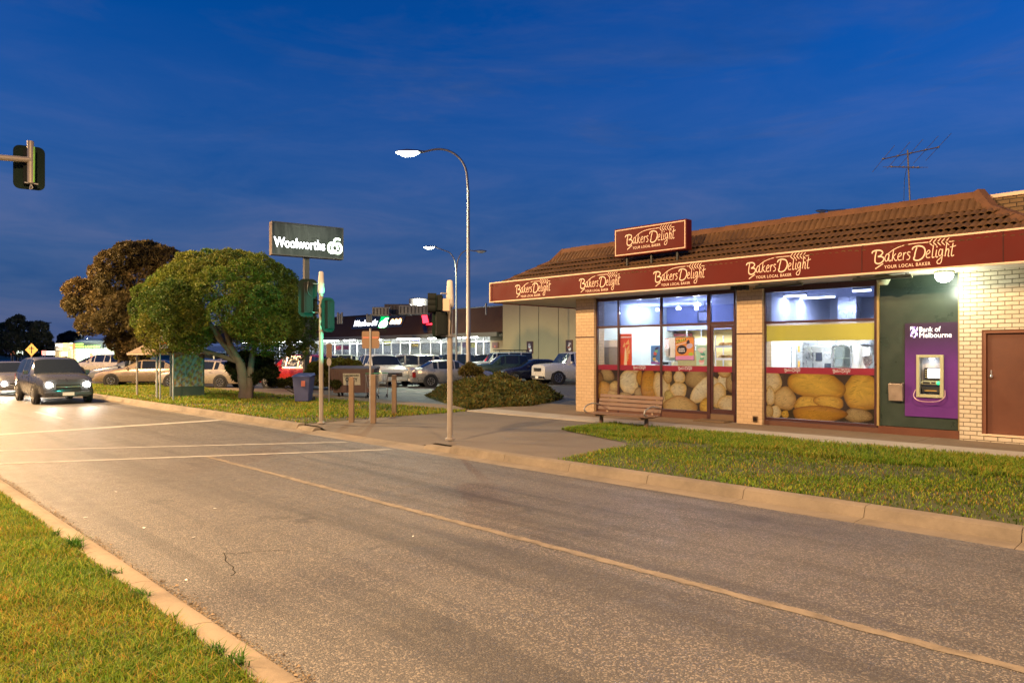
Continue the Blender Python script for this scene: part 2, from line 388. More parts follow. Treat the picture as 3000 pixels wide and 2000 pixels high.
# painted lines
mb = MB()
x = -16.0
xs = np.arange(-13.4, 12, .09); pv = None
for x in xs:
    k = len(mb.V); e1, e2 = random.uniform(-.016, .012), random.uniform(-.012, .016); mb.V.extend([(x, 5.152 + e1, .004), (x, 5.248 + e2, .004)])
    if pv is not None: mb.F.append((pv, k, k + 1, pv + 1))
    pv = k
kind(mb.build('lane_line', m_paint2))
def rline(p, q, w):
    p = gnd(*p); q = gnd(*q); d = (q - p).normalized(); n = Vector((-d.y, d.x, 0)) * w / 2
    p = p - d * .2; mb.poly([(p + n) + Vector((0, 0, .004)), (q + n) + Vector((0, 0, .004)), (q - n) + Vector((0, 0, .004)), (p - n) + Vector((0, 0, .004))])
mb = MB(); 
A = [gnd(0, 1358), gnd(445, 1341.5)]; 
def xline(p, q, w, yext=8.2, y0=2.05):
    d = (q - p); t1 = (yext - p.y) / d.y; t0 = (y0 - p.y) / d.y; a = p + d * t0; b = p + d * t1
    n = Vector((w / 2, 0, 0)); mb.poly([a - n + Vector((0, 0, .005)), a + n + Vector((0, 0, .005)), b + n + Vector((0, 0, .005)), b - n + Vector((0, 0, .005))])
xline(gnd(0, 1358), gnd(444, 1341.8), .16); xline(gnd(0, 1320), gnd(200, 1315), .15)
kind(mb.build('crosswalk_lines', m_paint))
mb = MB(); mb.poly([(-20.6, 2.05, .005), (-20.25, 2.05, .005), (-20.25, 8.3, .005), (-20.6, 8.3, .005)])
kind(mb.build('stop_line', m_paint))
mb = MB()
for k in range(12):
    x0 = -24 - k * 9; mb.poly([(x0, 5.14, .004), (x0, 5.26, .004), (x0 - 3.5, 5.26, .004), (x0 - 3.5, 5.14, .004)])
kind(mb.build('lane_dashes', m_paint))
# hatching and bay lines in the car park
mb = MB()
for k in range(9):
    x0 = -24 - k * 2.7
    mb.poly([(x0, 28.5, .105), (x0 + .1, 28.5, .105), (x0 - 1.5, 33.5, .105), (x0 - 1.6, 33.5, .105)])
for k in range(5):
    x0 = -23.5 - k * 1.1; mb.poly([(x0, 19.8, .105), (x0 + .15, 19.8, .105), (x0 - 1.4, 22.4, .105), (x0 - 1.55, 22.4, .105)])
mb.poly([(-34, 19.6, .105), (-22, 19.6, .105), (-22, 19.72, .105), (-34, 19.72, .105)])
mb.poly([(-36, 22.4, .105), (-24.5, 22.4, .105), (-24.5, 22.52, .105), (-36, 22.52, .105)])
kind(mb.build('parking_lines', m_paint))
# a crack and patched seam in the near lane
mb = MB()
p = [(655, 1618), (662, 1632), (660, 1642), (672, 1652), (684, 1660), (682, 1668), (690, 1676), (684, 1682), (676, 1686)]
q = [(655, 1620), (690, 1622), (730, 1617), (790, 1612), (850, 1612)]
for L, w in ((p, .007), (q, .004)):
    P = [gnd(*t) for t in L]
    for a, b_ in zip(P, P[1:]):
        d = (b_ - a).normalized(); n = Vector((-d.y, d.x, 0)) * w * random.uniform(.5, 1); z = Vector((0, 0, .002)); mb.poly([a - n + z, b_ - n + z, b_ + n + z, a + n + z])
kind(mb.build('road_crack', M('crack', (.012, .01, .008), .95)))
# gravel and grit washed against the kerb
n = 5200; gy = 2.0 + np.abs(rng.normal(0, .05, n)); gx = rng.uniform(-14, -1, n); gy += .03 * np.sin(gx * 3) * rng.random(n)
rs = rng.uniform(.002, .009, n) * (1 + (rng.random(n) < .04) * 1.2); V = np.empty((n, 6, 3)); ctr = np.stack([gx, gy, rs * .4], 1)
for i, dv in enumerate(((1, 0, 0), (0, 1, 0), (-1, 0, 0), (0, -1, 0), (0, 0, .8), (0, 0, -.8))): V[:, i] = ctr + np.array(dv) * rs[:, None] * rng.uniform(.6, 1.3, (n, 1))
F = np.concatenate([(np.arange(n) * 6)[:, None] + np.array(f) for f in ((0, 1, 4), (1, 2, 4), (2, 3, 4), (3, 0, 4))])
o = link('gutter_gravel', fastmesh('gutter_gravel', V.reshape(-1, 3), F, np.repeat(np.array([(.20, .15, .10)]) * rng.uniform(.2, 1.5, (n, 1)), 6, 0)), VCOL('gravel', .9, .2, 30)); kind(o, 'stuff'); tag(o, 'loose gravel and grit lying along the foot of the median kerb', 'gravel')
# ---- scraps of paper on the road
lit = M('paper_scrap', (.8, .78, .72), .7, var=.05)
for i, (a, b_) in enumerate([(422, 1548), (545, 1700), (250, 1516), (340, 1441), (567, 1576), (630, 1490), (1210, 1572)]):
    c = gnd(a, b_); mb = MB(); k = random.uniform(.012, .028); an = random.uniform(0, 3)
    P = [Vector((math.cos(an + t) * k * random.uniform(.6, 1.2), math.sin(an + t) * k * random.uniform(.6, 1.2), .004 + random.uniform(0, .012))) + c for t in (0, 1.3, 2.9, 4.4)]
    mb.prism(P, (0, 0, .002)); o = mb.build('paper_scrap', lit)
    tag(o, 'tiny crumpled scrap of white paper lying on the near lane of the asphalt', 'litter', 'paper scraps on the asphalt')
# ---------------------------------------------------------------- grass blades
def grass(name, P, h, w, pal, pw, lean=.45, mat=None, clump=None):
    """P: (n,3) roots -> one mesh of blades"""
    n = len(P); an = rng.uniform(0, 2 * np.pi, n); hh = rng.uniform(h[0], h[1], n)
    if clump is not None: hh *= clump
    d = np.stack([np.cos(an), np.sin(an), np.zeros(n)], 1); s = np.stack([-np.sin(an), np.cos(an), np.zeros(n)], 1)
    ww = rng.uniform(w[0], w[1], n)[:, None]; ln = rng.uniform(.05, lean, n)[:, None] * hh[:, None]
    up = np.array([0, 0, 1.0])
    V = np.empty((n, 5, 3)); V[:, 0] = P - s * ww; V[:, 1] = P + s * ww
    mid = P + up * hh[:, None] * .6 + d * ln * .4
    V[:, 2] = mid + s * ww * .75; V[:, 3] = mid - s * ww * .75; V[:, 4] = P + up * hh[:, None] * .95 + d * ln * 1.6
    base = (np.arange(n) * 5)[:, None]
    F = np.concatenate([base + np.array([0, 1, 2]), base + np.array([0, 2, 3]), base + np.array([3, 2, 4])])
    pal = np.asarray(pal); c = pal[[rng.choice(len(pal), p=w_) for w_ in pw]] if pw.ndim == 2 and n < 2000 else pal[(rng.random(n)[:, None] > np.cumsum(pw, 1)[:, :-1]).sum(1)]
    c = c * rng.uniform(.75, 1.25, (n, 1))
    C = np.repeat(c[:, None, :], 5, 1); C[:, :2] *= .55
    me = fastmesh(name, V.reshape(-1, 3), F, C.reshape(-1, 3)); return link(name, me, mat)
m_grass = VCOL('grass_blades', .55, .15, 3.0, .35, .25)
def wob(P, f, s=0):
    x, y = P[:, 0] * f, P[:, 1] * f
    v = np.sin(x * 1.3 + 1.7 * np.sin(y * .9 + s)) + np.sin(y * 1.7 + 1.3 * np.sin(x * 1.1 + 2 * s)) + .6 * np.sin(2.3 * x - 1.9 * y + s) + .5 * np.sin(4.1 * y + 3.3 * x + 2.0 * np.sin(2.7 * x + s))
    return v / 3.1
def project(P):
    d = -CS * P[:, 0] + SN * P[:, 1]; xc = SN * P[:, 0] + CS * P[:, 1]
    return 1500 + FPX * xc / np.maximum(d, .05), HOR + FPX * (EYE - P[:, 2]) / np.maximum(d, .05), d
GP = [(.13, .25, .014), (.23, .31, .02), (.33, .32, .04), (.42, .24, .04), (.06, .13, .01)]
def pw_from(P, dry):
    v = np.clip(.5 + .5 * wob(P, 1.6, 1.0), 0, 1); u = np.clip(.5 + .5 * wob(P, 4.5, 3.0), 0, 1)
    w = np.stack([.6 * (1 - v) + .15, .35 + 0 * v, dry * (.15 + .7 * v), dry * (.05 + .6 * v * u), .35 * (1 - u)], 1); return w / w.sum(1, keepdims=True)
N = 420000
P = np.stack([rng.uniform(-14, -1.2, N), rng.uniform(-1.6, 1.73, N), np.full(N, .1)], 1)
px_, py_, d_ = project(P)
k = (d_ > 1.2) & (px_ > -320) & (py_ < 2350) & (rng.random(N) < np.clip(3.2 / np.maximum(d_, 1) + .25, 0, 1)); P = P[k]
P[:, 2] += .012 * wob(P, 5.0, .5)
edge = np.clip((1.74 - P[:, 1]) / .12, 0, 1)
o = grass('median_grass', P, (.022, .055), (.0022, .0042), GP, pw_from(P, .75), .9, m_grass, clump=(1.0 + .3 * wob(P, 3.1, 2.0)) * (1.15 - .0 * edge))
kind(o, 'stuff'); tag(o, 'mown yellow green grass with dry orange patches on the median beside the kerb', 'grass')
# weed tuft over the kerb
def tuft(c, n, h, label):
    Q = np.stack([rng.normal(c.x, .03 + .0003 * n, n), rng.normal(c.y, .018, n), np.full(n, .11)], 1)
    w_ = np.tile(np.array([[.7, .3, 0, 0, 0]]), (n, 1))
    o = grass('weed_tuft', Q, h, (.003, .006), [(.05, .14, .012), (.1, .2, .02), (.1, .1, .1), (.1, .1, .1), (.1, .1, .1)], w_, 1.3, m_grass)
    tag(o, label, 'weed', 'weeds along the kerb edge' if 'straggling' in label else None)
tuft(gnd(220, 1602, .12), 160, (.06, .13), 'long bright green weed tuft leaning over the near kerb edge')
for q in ((95, 1520), (165, 1565), (330, 1680), (420, 1745), (505, 1815), (560, 1860), (640, 1912)): tuft(gnd(q[0], q[1], .12), random.randint(25, 70), (.03, .075), 'short straggling weeds creeping over the median kerb edge')
tuft(gnd(700, 1945, .12), 60, (.05, .1), 'sparse browned weed tuft on the median kerb close to the bottom')
# far verge
N = 330000
P = np.stack([rng.uniform(-11.2, 6, N), rng.uniform(8.9, 14.5, N), np.full(N, .125)], 1)
ok = ((P[:, 0] > -8.05 - .15 * (P[:, 1] - 8.9)) | (P[:, 1] > 11.5)) & ((P[:, 1] < 11.5) | (P[:, 0] > -8.4 - (P[:, 1] - 11.5) * 2.83)) 
ok &= rng.random(N) < np.clip(.55 + .65 * wob(P, 1.2, 4.0), .22, 1) * np.where(P[:, 1] > 12.4 + .5 * wob(P, 2, 1), 1.0, .5)
px_, py_, d_ = project(P); ok &= (px_ < 3500) & (d_ > 2)
P = P[ok]
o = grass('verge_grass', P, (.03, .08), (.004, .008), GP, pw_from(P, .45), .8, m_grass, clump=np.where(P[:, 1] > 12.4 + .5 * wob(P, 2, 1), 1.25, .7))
kind(o, 'stuff'); tag(o, 'strip of ragged green grass between the kerb and the bakery footpath', 'grass')
N = 90000
P = np.stack([rng.uniform(-46, -16.7, N), rng.uniform(8.9, 14.4, N), np.full(N, .12)], 1); P = P[rng.random(N) < np.clip(.55 + .6 * wob(P, .7, 2.0), .1, 1)]
o = grass('park_verge_grass', P, (.04, .1), (.008, .016), GP, pw_from(P, .9), .8, m_grass)
kind(o, 'stuff'); tag(o, 'thin dry grass on the verge under the roadside trees', 'grass')
# ================================================================ the bakery
YW, YF, YG = 16.7, 15.82, 16.85
ZS, ZT = 3.56, 4.166
XR = 9.0
XL = XY(1435, YF)
X = lambda px: XY(px, YW)
G = lambda px: XY(px, YG)
m_brick = BRICK('cream_brick', (.60, .53, .40), (.54, .47, .34), (.20, .165, .11), .235, .086, .009, .9, .8, dirt=.25)
m_pbrick = BRICK('parapet_brick', (.24, .155, .075), (.19, .12, .055), (.07, .05, .03), .235, .086, .010, .9, .8, dirt=.3)
m_tilewall = BRICK('glazed_wall_tile', (.55, .40, .235), (.51, .365, .205), (.25, .165, .09), .20, .095, .0045, .35, .38, dirt=.12, spec=.5)
m_frame = M('dark_brown_frame', (.045, .014, .012), .35, var=.2, spec=.5)
m_fascia = M('maroon_fascia', (.098, .009, .005), .55, var=.12, vs=1.5, dirt=.2, spec=.15)
m_cream = M('cream_trim', (.72, .50, .33), .5, var=.1)
m_letter = M('cream_lettering', (.80, .58, .41), .5, var=.04)
m_soffit = M('soffit_board', (.62, .58, .50), .7, var=.06, dirt=.2)
m_tile = M('terracotta_tile', (.135, .070, .026), .85, var=.5, vs=3.5, bmp=.5, bs=55, dirt=.75)
m_ridge = M('mossy_ridge', (.15, .07, .032), .9, var=.4, vs=5, bmp=.9, bs=40, dirt=.7)
m_green = M('dark_green_panel', (.030, .046, .034), .32, var=.3, vs=2.5, dirt=.4)
m_glass = GLASS('shop_glass', (.96, .98, 1.0), .8)
bak = thing('bakery_building', 'brick bakery shop with terracotta tile roof, maroon sign band and lit windows', 'shop', (-7, YW, 0))
# --- roof profile
Y0, Z0, Y1, Z1, Y2, Z2 = 15.9, 4.02, 17.25, 4.85, 17.52, 5.22
XH0, XH1 = -17.2, -2.29                      # eave ends of the hips
def roof_courses():
    mb = MB()
    S = []; n = 5
    for k in range(n):
        S.append(((Y0 + (Y1 - Y0) * k / n, Z0 + (Z1 - Z0) * k / n), (Y0 + (Y1 - Y0) * (k + 1) / n, Z0 + (Z1 - Z0) * (k + 1) / n)))
    S.append(((Y1, Z1), (Y2, Z2)))
    per = .138
    for ci, ((ya, za), (yb, zb)) in enumerate(S):
        L = math.hypot(yb - ya, zb - za); nrm = Vector((0, -(zb - za) / L, (yb - ya) / L))
        offx = random.uniform(0, per)
        xs = np.arange(XH0 - .3, XH1 + .3, per / 10)
        prev = None; jit = {}
        for x in xs:
            u = (x + offx) / per; tile = math.floor(u / 2.0)
            if tile not in jit: jit[tile] = (random.uniform(-.012, .012), random.uniform(-.02, .02))
            jz, jy = jit[tile]
            bar = abs(math.sin(math.pi * u)) ** .7 * .046
            def pt(t, lift):
                y = ya + (yb - ya) * t; z = za + (zb - za) * t; q = Vector((x, y, z)) + nrm * (bar + lift)
                q.x = min(max(q.x, XH0 + (y - Y0)), XH1 - (y - Y0)); return q
            col = [pt(-.06 + jy, .042 + jz), pt(-.13 + jy, .046 + jz), pt(-.13 + jy, .064 + jz), pt(.45, .040 + jz * .8), pt(1.0, .0)]
            base = len(mb.V); mb.V.extend(tuple(c) for c in col)
            if prev is not None:
                for i in range(4): mb.F.append((prev + i, base + i, base + i + 1, prev + i + 1))
            prev = base
    # side hips and back closing faces
    for xa, xb in ((XH0, XH0 + Y2 - Y0), (XH1, XH1 - (Y2 - Y0))):
        xm = xa + (Y1 - Y0) * (1 if xb > xa else -1)
        mb.poly([(xa, Y0, Z0), (xm, Y1, Z1), (xm, Y2 + 6, Z1), (xa, Y2 + 6, Z0)]); mb.poly([(xm, Y1, Z1), (xb, Y2, Z2), (xb, Y2 + 6, Z2), (xm, Y2 + 6, Z1)])
    return mb
roof = roof_courses().build('roof', m_tile, bak, smooth=50)
mb = MB(); dz = Vector((0, .02, -.035))
for (ya, za, yb, zb) in ((Y0, Z0, Y1, Z1), (Y1, Z1, Y2, Z2)): mb.poly([Vector((XH0 + ya - Y0, ya, za)) + dz, Vector((XH1 - ya + Y0, ya, za)) + dz, Vector((XH1 - yb + Y0, yb, zb)) + dz, Vector((XH0 + yb - Y0, yb, zb)) + dz])
mb.build('roof_underlay', M('roof_felt', (.015, .012, .010), .95), roof)
mb = MB()
def capline(p, q, n, r=.085, w=.13):
    p, q = Vector(p), Vector(q)
    for i in range(n):
        a = p + (q - p) * (i / n); b_ = p + (q - p) * ((i + 1.06) / n); k = random.uniform(-.006, .006)
        d = (b_ - a).normalized(); sd = d.cross(Vector((0, 0, 1))).normalized(); up = sd.cross(d)
        P = [a + sd * w + up * -.07, a + sd * w * .85 + up * .03, a + sd * w * .45 + up * (r + k), a - sd * w * .45 + up * (r + k), a - sd * w * .85 + up * .03, a - sd * w + up * -.07]
        mb.prism(P, (b_ - a) - up * .012)
e = Y1 - Y0; f = Y2 - Y0
capline((XH0 + f, Y2, Z2), (XH1 - f, Y2, Z2), 30)
mb_r = mb
capline((XH0, Y0, Z0), (XH0 + e, Y1, Z1), 6); capline((XH0 + e, Y1, Z1), (XH0 + f, Y2, Z2 + .02), 1)
capline((XH1, Y0, Z0), (XH1 - e, Y1, Z1), 6, .10, .16); capline((XH1 - e, Y1, Z1), (XH1 - f, Y2, Z2 + .03), 1, .10, .16)
mb.build('ridge_cap', m_ridge, roof, smooth=40)
# --- parapet behind
mb = MB(); mb.box(XH1 - f - .3, XR, Y2 + .1, Y2 + .35, 3.6, 5.13); mb.build('parapet_wall', m_pbrick, bak)
mb = MB(); mb.box(XH1 - f - .2, XR, Y2 + .06, Y2 + .39, 5.13, 5.21); mb.build('coping', m_cream, bak, bevel=.01)
mb = MB(); mb.box(XH1 + .1, XR, YF + .2, Y2 + .1, 4.1, 4.14); mb.build('flat_roof', m_ridge, bak)
# --- fascia band
mb = MB(); mb.box(XL, XR, YF, YF + .06, ZS, ZT); mb.box(XL, XL + .06, YF + .06, YW + 8, ZS, ZT); fas = mb.build('fascia', m_fascia, bak)
mb = MB()
mb.box(XL - .012, XR, YF - .014, YF + .07, ZT - .0, ZT + .035); mb.box(XL - .012, XR, YF - .014, YF - .001, ZS - .005, ZS + .03)
mb.box(XL - .014, XL + .03, YF - .012, YF - .001, ZS + .03, ZT); mb.box(XL - .012, XL + .07, YF + .07, YW + 8, ZT, ZT + .035)
mb.build('fascia_trim', m_cream, fas)
for p in (1442, 2525, 2939): mb = MB(); mb.box(XY(p, YF) - .006, XY(p, YF) + .006, YF - .006, YF - .0005, ZS + .03, ZT); mb.build('fascia_joint', M('dark_joint', (.03, .008, .006), .8), fas)
mb = MB(); mb.box(XL + .06, XR, YF + .06, YW + 1.0, ZS - .0, ZS + .03); mb.box(XL + .06, X(1690), YW + 1.0, YW + 8, ZS, ZS + .03); sof = mb.build('soffit', m_soffit, bak)
mb = MB(); mb.box(XL + .07, X(1690), YW + 7.94, YW + 7.99, ZS - .12, ZS); mb.box(XL + .07, XL + .12, YF + .1, YW + 7.9, ZS - .03, ZS - .003)
mb.build('soffit_edge_trim', M('red_edge_trim', (.30, .05, .03), .5), bak)
for x in np.arange(XL + 2.4, XR, 2.4): mb = MB(); mb.box(x - .006, x + .006, YF + .08, YW - .02, ZS - .004, ZS - .001); mb.build('soffit_joint', M('soffit_joint_strip', (.25, .22, .18), .8), sof)  # darker strip along each soffit board joint
# --- logo lettering
LET = [
 ([(0.0, 2.2), (.12, 2.42), (.6, 2.5), (1.1, 2.45), (1.36, 2.2), (1.12, 1.9), (.75, 1.78)], .22), ([(.75, 1.78), (1.3, 1.72), (1.5, 1.42), (1.2, 1.08), (.75, .98), (.42, 1.15), (.38, 1.4)], .22), ([(.55, 2.4), (.42, 1.85), (.36, 1.3)], .2),
 ([(2.18, 1.85), (1.9, 1.98), (1.65, 1.6), (1.72, 1.22), (1.95, 1.25), (2.15, 1.75)], .14), ([(2.18, 1.95), (2.12, 1.35), (2.25, 1.15), (2.42, 1.28)], .14),
 ([(2.74, 2.45), (2.52, 1.12)], .15), ([(2.58, 1.5), (2.8, 1.75), (3.02, 1.95)], .13), ([(2.68, 1.58), (2.95, 1.18), (3.15, 1.22)], .14),
 ([(3.3, 1.52), (3.62, 1.68), (3.68, 1.9), (3.48, 1.97), (3.25, 1.6), (3.33, 1.2), (3.72, 1.2)], .13),
 ([(3.98, 1.98), (3.88, 1.15)], .14), ([(3.92, 1.6), (4.1, 1.92), (4.3, 1.92)], .14),
 ([(4.78, 1.93), (4.52, 2.0), (4.45, 1.75), (4.7, 1.5), (4.6, 1.2), (4.32, 1.15)], .14),
 ([(5.0, 2.2), (5.15, 2.45), (5.75, 2.55), (6.35, 2.35), (6.52, 1.8), (6.2, 1.2), (5.65, .98), (5.22, 1.1), (5.18, 1.38)], .22), ([(5.55, 2.42), (5.35, 1.85), (5.25, 1.3)], .2),
 ([(6.7, 1.52), (7.02, 1.68), (7.08, 1.9), (6.88, 1.97), (6.65, 1.6), (6.73, 1.2), (7.12, 1.2)], .13),
 ([(7.5, 2.5), (7.34, 1.3), (7.45, 1.15), (7.6, 1.22)], .14), ([(7.85, 1.95), (7.76, 1.28), (7.88, 1.15), (8.0, 1.22)], .14), ([(7.86, 2.2), (7.93, 2.32)], .15),
 ([(8.5, 1.88), (8.25, 1.97), (8.08, 1.55), (8.2, 1.25), (8.42, 1.45), (8.52, 1.88)], .13), ([(8.56, 1.98), (8.46, 1.0), (8.3, .5), (7.98, .45), (7.9, .7), (8.25, 1.0), (8.6, 1.3)], .13),
 ([(9.02, 2.55), (8.8, 1.15)], .14), ([(8.85, 1.6), (9.08, 1.93), (9.24, 1.82), (9.16, 1.2), (9.3, 1.15)], .14),
 ([(9.72, 2.5), (9.52, 1.35), (9.6, 1.15), (9.82, 1.22)], .15), ([(9.35, 2.1), (9.7, 2.14), (10.05, 2.22)], .12),
 ([(1.95, 1.95), (2.7, 2.4), (3.7, 2.72), (5.0, 2.86), (6.9, 2.86)], .12), ([(1.42, .95), (.42, .42)], .17)]
def bakery_logo(mb, O, w, h, tagline=True, bold=1.0):
    """O = lower left of the logo box on the plane, box 10 x 3 units"""
    sx, sy = w / 10, h / 3.1; U, Vv = Vector((1, 0, 0)), Vector((0, 0, 1)); O = Vector(O)
    for i, (pts, ww) in enumerate(LET): stroke(mb, pts, ww * bold * .82, O + Vector((0, -.0003 * (i % 4), 0)), U, Vv, sx, sy)
    for i in range(5):
        for s in (1, -1): leaf(mb, O, sx, sy, 7.0 + i * .47, 2.80 - .02 * i, s, bold)
    leaf(mb, O, sx, sy, 9.35, 2.70, 0, bold)
    if tagline: text(mb, 'YOUR LOCAL BAKER', O + Vector((1.55 * sx, -.001, .36 * sy)), U, Vv, 5.6 * sx, .36 * sy, .012, 0, 1.15)
def leaf(mb, O, sx, sy, cx, cy, s, bold):
    an = .75 * s; pts = []
    for t in range(10):
        a = 2 * math.pi * t / 10; x = .34 * math.cos(a); y = .062 * bold * math.sin(a) * (1 - .4 * math.cos(a))
        xx = cx + .2 + x * math.cos(an) - y * math.sin(an); yy = cy + s * .20 + x * math.sin(an) + y * math.cos(an)
        pts.append((O.x + xx * sx, O.y - .0006, O.z + yy * sy))
    mb.poly(pts)
for a, b_ in ((1510, 1614), (1697, 1818), (1915, 2067), (2187, 2375), (2555, 2800)):
    mb = MB(); xa, xb = XY(a, YF), XY(b_, YF); bakery_logo(mb, (xa, YF - .004, ZS + .02), xb - xa, .565, True, .88); mb.build('lettering', m_letter, fas)
# --- walls and pillars
mb = MB(); mb.box(X(1687), X(1740), YW, YW + .5, .1, ZS); p1_ = mb.build('pillar', m_tilewall, bak, bevel=.008)
mb = MB(); mb.box(X(2158), X(2233), YW, YW + .5, .1, ZS); p2_ = mb.build('pillar', m_tilewall, bak, bevel=.008)
zb = ZY(1700, 986, YW)
for pa, pb, par in ((1686, 1742, p1_), (2157, 2234, p2_)):
    mb = MB(); mb.box(X(pa), X(pb), YW - .012, YW - .0005, zb - .03, zb); mb.build('dark_band', m_frame, par)
mb = MB(); xv = X(2213); zv = ZY(2213, 1227, YW); mb.box(xv - .065, xv + .065, YW - .02, YW - .001, zv - .075, zv + .075); vt = mb.build('air_vent', M('bronze_vent', (.10, .06, .03), .5, .3), p2_, bevel=.004)
mb = MB()
for rr in (.052, .034, .016): mb.lathe([(rr, 0), (rr, .006), (rr - .008, .006), (rr - .008, 0)], (xv, YW - .021, zv), (0, -1, 0), 20)
mb.build('vent_ring', M('vent_dark', (.03, .018, .01), .5, .3), vt)
# brick right end with door opening
xd0, xd1 = X(2876), X(2876) + 1.12
zd0, zd1 = ZY(2890, 1271, YW), ZY(2890, 966, YW)
mb = MB(); xb = X(2811)
mb.box(xb, xd0, YW, YW + .24, .1, ZS); mb.box(xd1, XR, YW, YW + .24, .1, ZS); mb.box(xd0, xd1, YW, YW + .24, zd1, ZS); mb.box(xd0, xd1, YW, YW + .24, .1, zd0)
mb.build('brick_wall', m_brick, bak)
mb = MB(); mb.box(xd0, xd0 + .07, YW + .02, YW + .16, zd0, zd1); mb.box(xd1 - .07, xd1, YW + .02, YW + .16, zd0, zd1); mb.box(xd0 + .07, xd1 - .07, YW + .02, YW + .16, zd1 - .07, zd1)
m_bdoor = M('brown_door_paint', (.115, .040, .018), .5, var=.3, vs=2.0, dirt=.35)
sd = MB(); sd.box(xd0 + .075, xd1 - .075, YW + .08, YW + .12, zd0 + .012, zd1 - .075); sdo = sd.build('side_door', m_bdoor, bak)
mb.build('door_frame', M('brown_frame_paint', (.16, .062, .03), .5, var=.2), sdo, bevel=.004)
mb = MB(); mb.lathe([(.026, 0), (.03, .01), (.03, .035), (.018, .045)], (xd0 + .15, YW + .079, ZY(2895, 1103, YW)), (0, -1, 0), 14); mb.box(xd0 + .135, xd0 + .16, YW + .068, YW + .08, ZY(2895, 1098, YW), ZY(2895, 1084, YW))
mb.build('door_knob', M('worn_steel', (.6, .56, .5), .3, .9), sdo, smooth=40)
mb = MB(); mb.box(xd0 + .02, xd1, YW - .02, YW + .1, zd0 - .03, zd0 + .004); mb.build('door_sill', m_cream, sdo)
# --- shop window one
Zt, Zh = 3.535, 2.675           # frame head, transom
zsill = .36
fr = MB()
def post(px, w=.055, z0=.15, z1=Zt): x = G(px); fr.box(x - w / 2, x + w / 2, YG - .04, YG + .04, z0, z1)
post(1749, .09); post(1813); post(1938); post(2078, .10); post(2154, .05)
gx0, gx1 = G(1752), G(2152)
def rails(x0, x1, z, h=.06): fr.box(x0, x1, YG - .038, YG + .038, z - h / 2, z + h / 2)
cuts = [G(1749) + .045, G(1813), G(1938), G(2078) - .05]
for a, b_ in zip(cuts, cuts[1:]):
    a2, b2 = a + (.028 if a != cuts[0] else 0), b_ - (.028 if b_ != cuts[-1] else 0)
    rails(a2, b2, Zh, .065); rails(a2, b2, Zt - .05, .10); rails(a2, b2, zsill - .02, .07)
rails(G(2078) + .05, G(2154) - .025, Zh, .09); rails(G(2078) + .05, G(2154) - .025, Zt - .05, .10)
w1 = fr.build('shop_window', m_frame, bak, bevel=.005)
mb = MB(); mb.box(G(1749) + .045, G(2078) - .05, YG - .03, YG + .06, .12, zsill - .056); mb.build('stall_riser', M('brown_riser', (.10, .04, .02), .6, var=.25, dirt=.3), w1)
m_tint = GLASS('tinted_glass', (.42, .46, .62), .9)
def pane(x0, x1, z0, z1, y=YG, par=None): mb = MB(); mb.box(x0, x1, y - .003, y + .003, z0, z1); return mb.build('pane', m_tint if z0 > 2.6 else m_glass, par)
for a, b_ in zip(cuts, cuts[1:]):
    a2, b2 = a + (.03 if a != cuts[0] else .002), b_ - (.03 if b_ != cuts[-1] else .002)
    pane(a2, b2, zsill + .017, Zh - .034, par=w1); pane(a2, b2, Zh + .034, Zt - .102, par=w1)
pane(G(2078) + .052, G(2154) - .027, Zh + .047, Zt - .102, par=w1)
# door leaf
dr = MB(); dx0, dx1 = G(2078) + .055, G(2154) - .03
zdo = ZY(2110, 1212, YG)
dr.box(dx0, dx0 + .065, YG - .025, YG + .025, zdo, Zh - .05); dr.box(dx1 - .05, dx1, YG - .025, YG + .025, zdo, Zh - .05); dr.box(dx0 + .065, dx1 - .05, YG - .025, YG + .025, zdo, zdo + .12); dr.box(dx0 + .065, dx1 - .05, YG - .025, YG + .025, Zh - .12, Zh - .05)
dro = dr.build('shop_door', m_frame, bak, bevel=.004); pane(dx0 + .067, dx1 - .052, zdo + .122, Zh - .122, par=dro)
mb = MB(); xh = dx1 - .025; zh = ZY(2150, 1104, YG); mb.tube([(xh, YG - .026, zh - .1), (xh, YG - .075, zh - .08), (xh, YG - .075, zh + .08), (xh, YG - .026, zh + .1)], .012, 8); mb.build('door_handle', M('dark_metal', (.05, .04, .04), .35, .8), dro, smooth=40)
mb = MB(); mb.box(dx0 - .06, dx1 + .03, YG - .03, YG + .08, .12, zdo - .008); mb.build('door_step', M('step_concrete', (.14, .09, .05), .9, var=.3, bmp=.5), bak)
mb = MB(); mb.box(dx0 - .25, dx1 + .0, YG - .5, YG - .035, .13, .19); mb.build('worn_step', M('worn_step_conc', (.13, .085, .045), .9, var=.35, bmp=.6, dirt=.5), bak, bevel=.03)
# --- shop window two
fr = MB(); post(2241, .06); post(2567, .06)
rails(G(2241) + .03, G(2567) - .03, 2.655, .06); rails(G(2241) + .03, G(2567) - .03, Zt - .07, .14); rails(G(2241) + .03, G(2567) - .03, .30, .06)
w2 = fr.build('shop_window', m_frame, bak, bevel=.005)
mb = MB(); mb.box(G(2241) - .03, X(2560) + .3, YG - .05, YG + .06, .12, .262); mb.build('stall_riser', MATS['brown_riser'], w2)
mb = MB()
pane(G(2241) + .032, G(2567) - .032, .332, 2.623, par=w2); pane(G(2241) + .032, G(2567) - .032, 2.687, Zt - .142, par=w2)
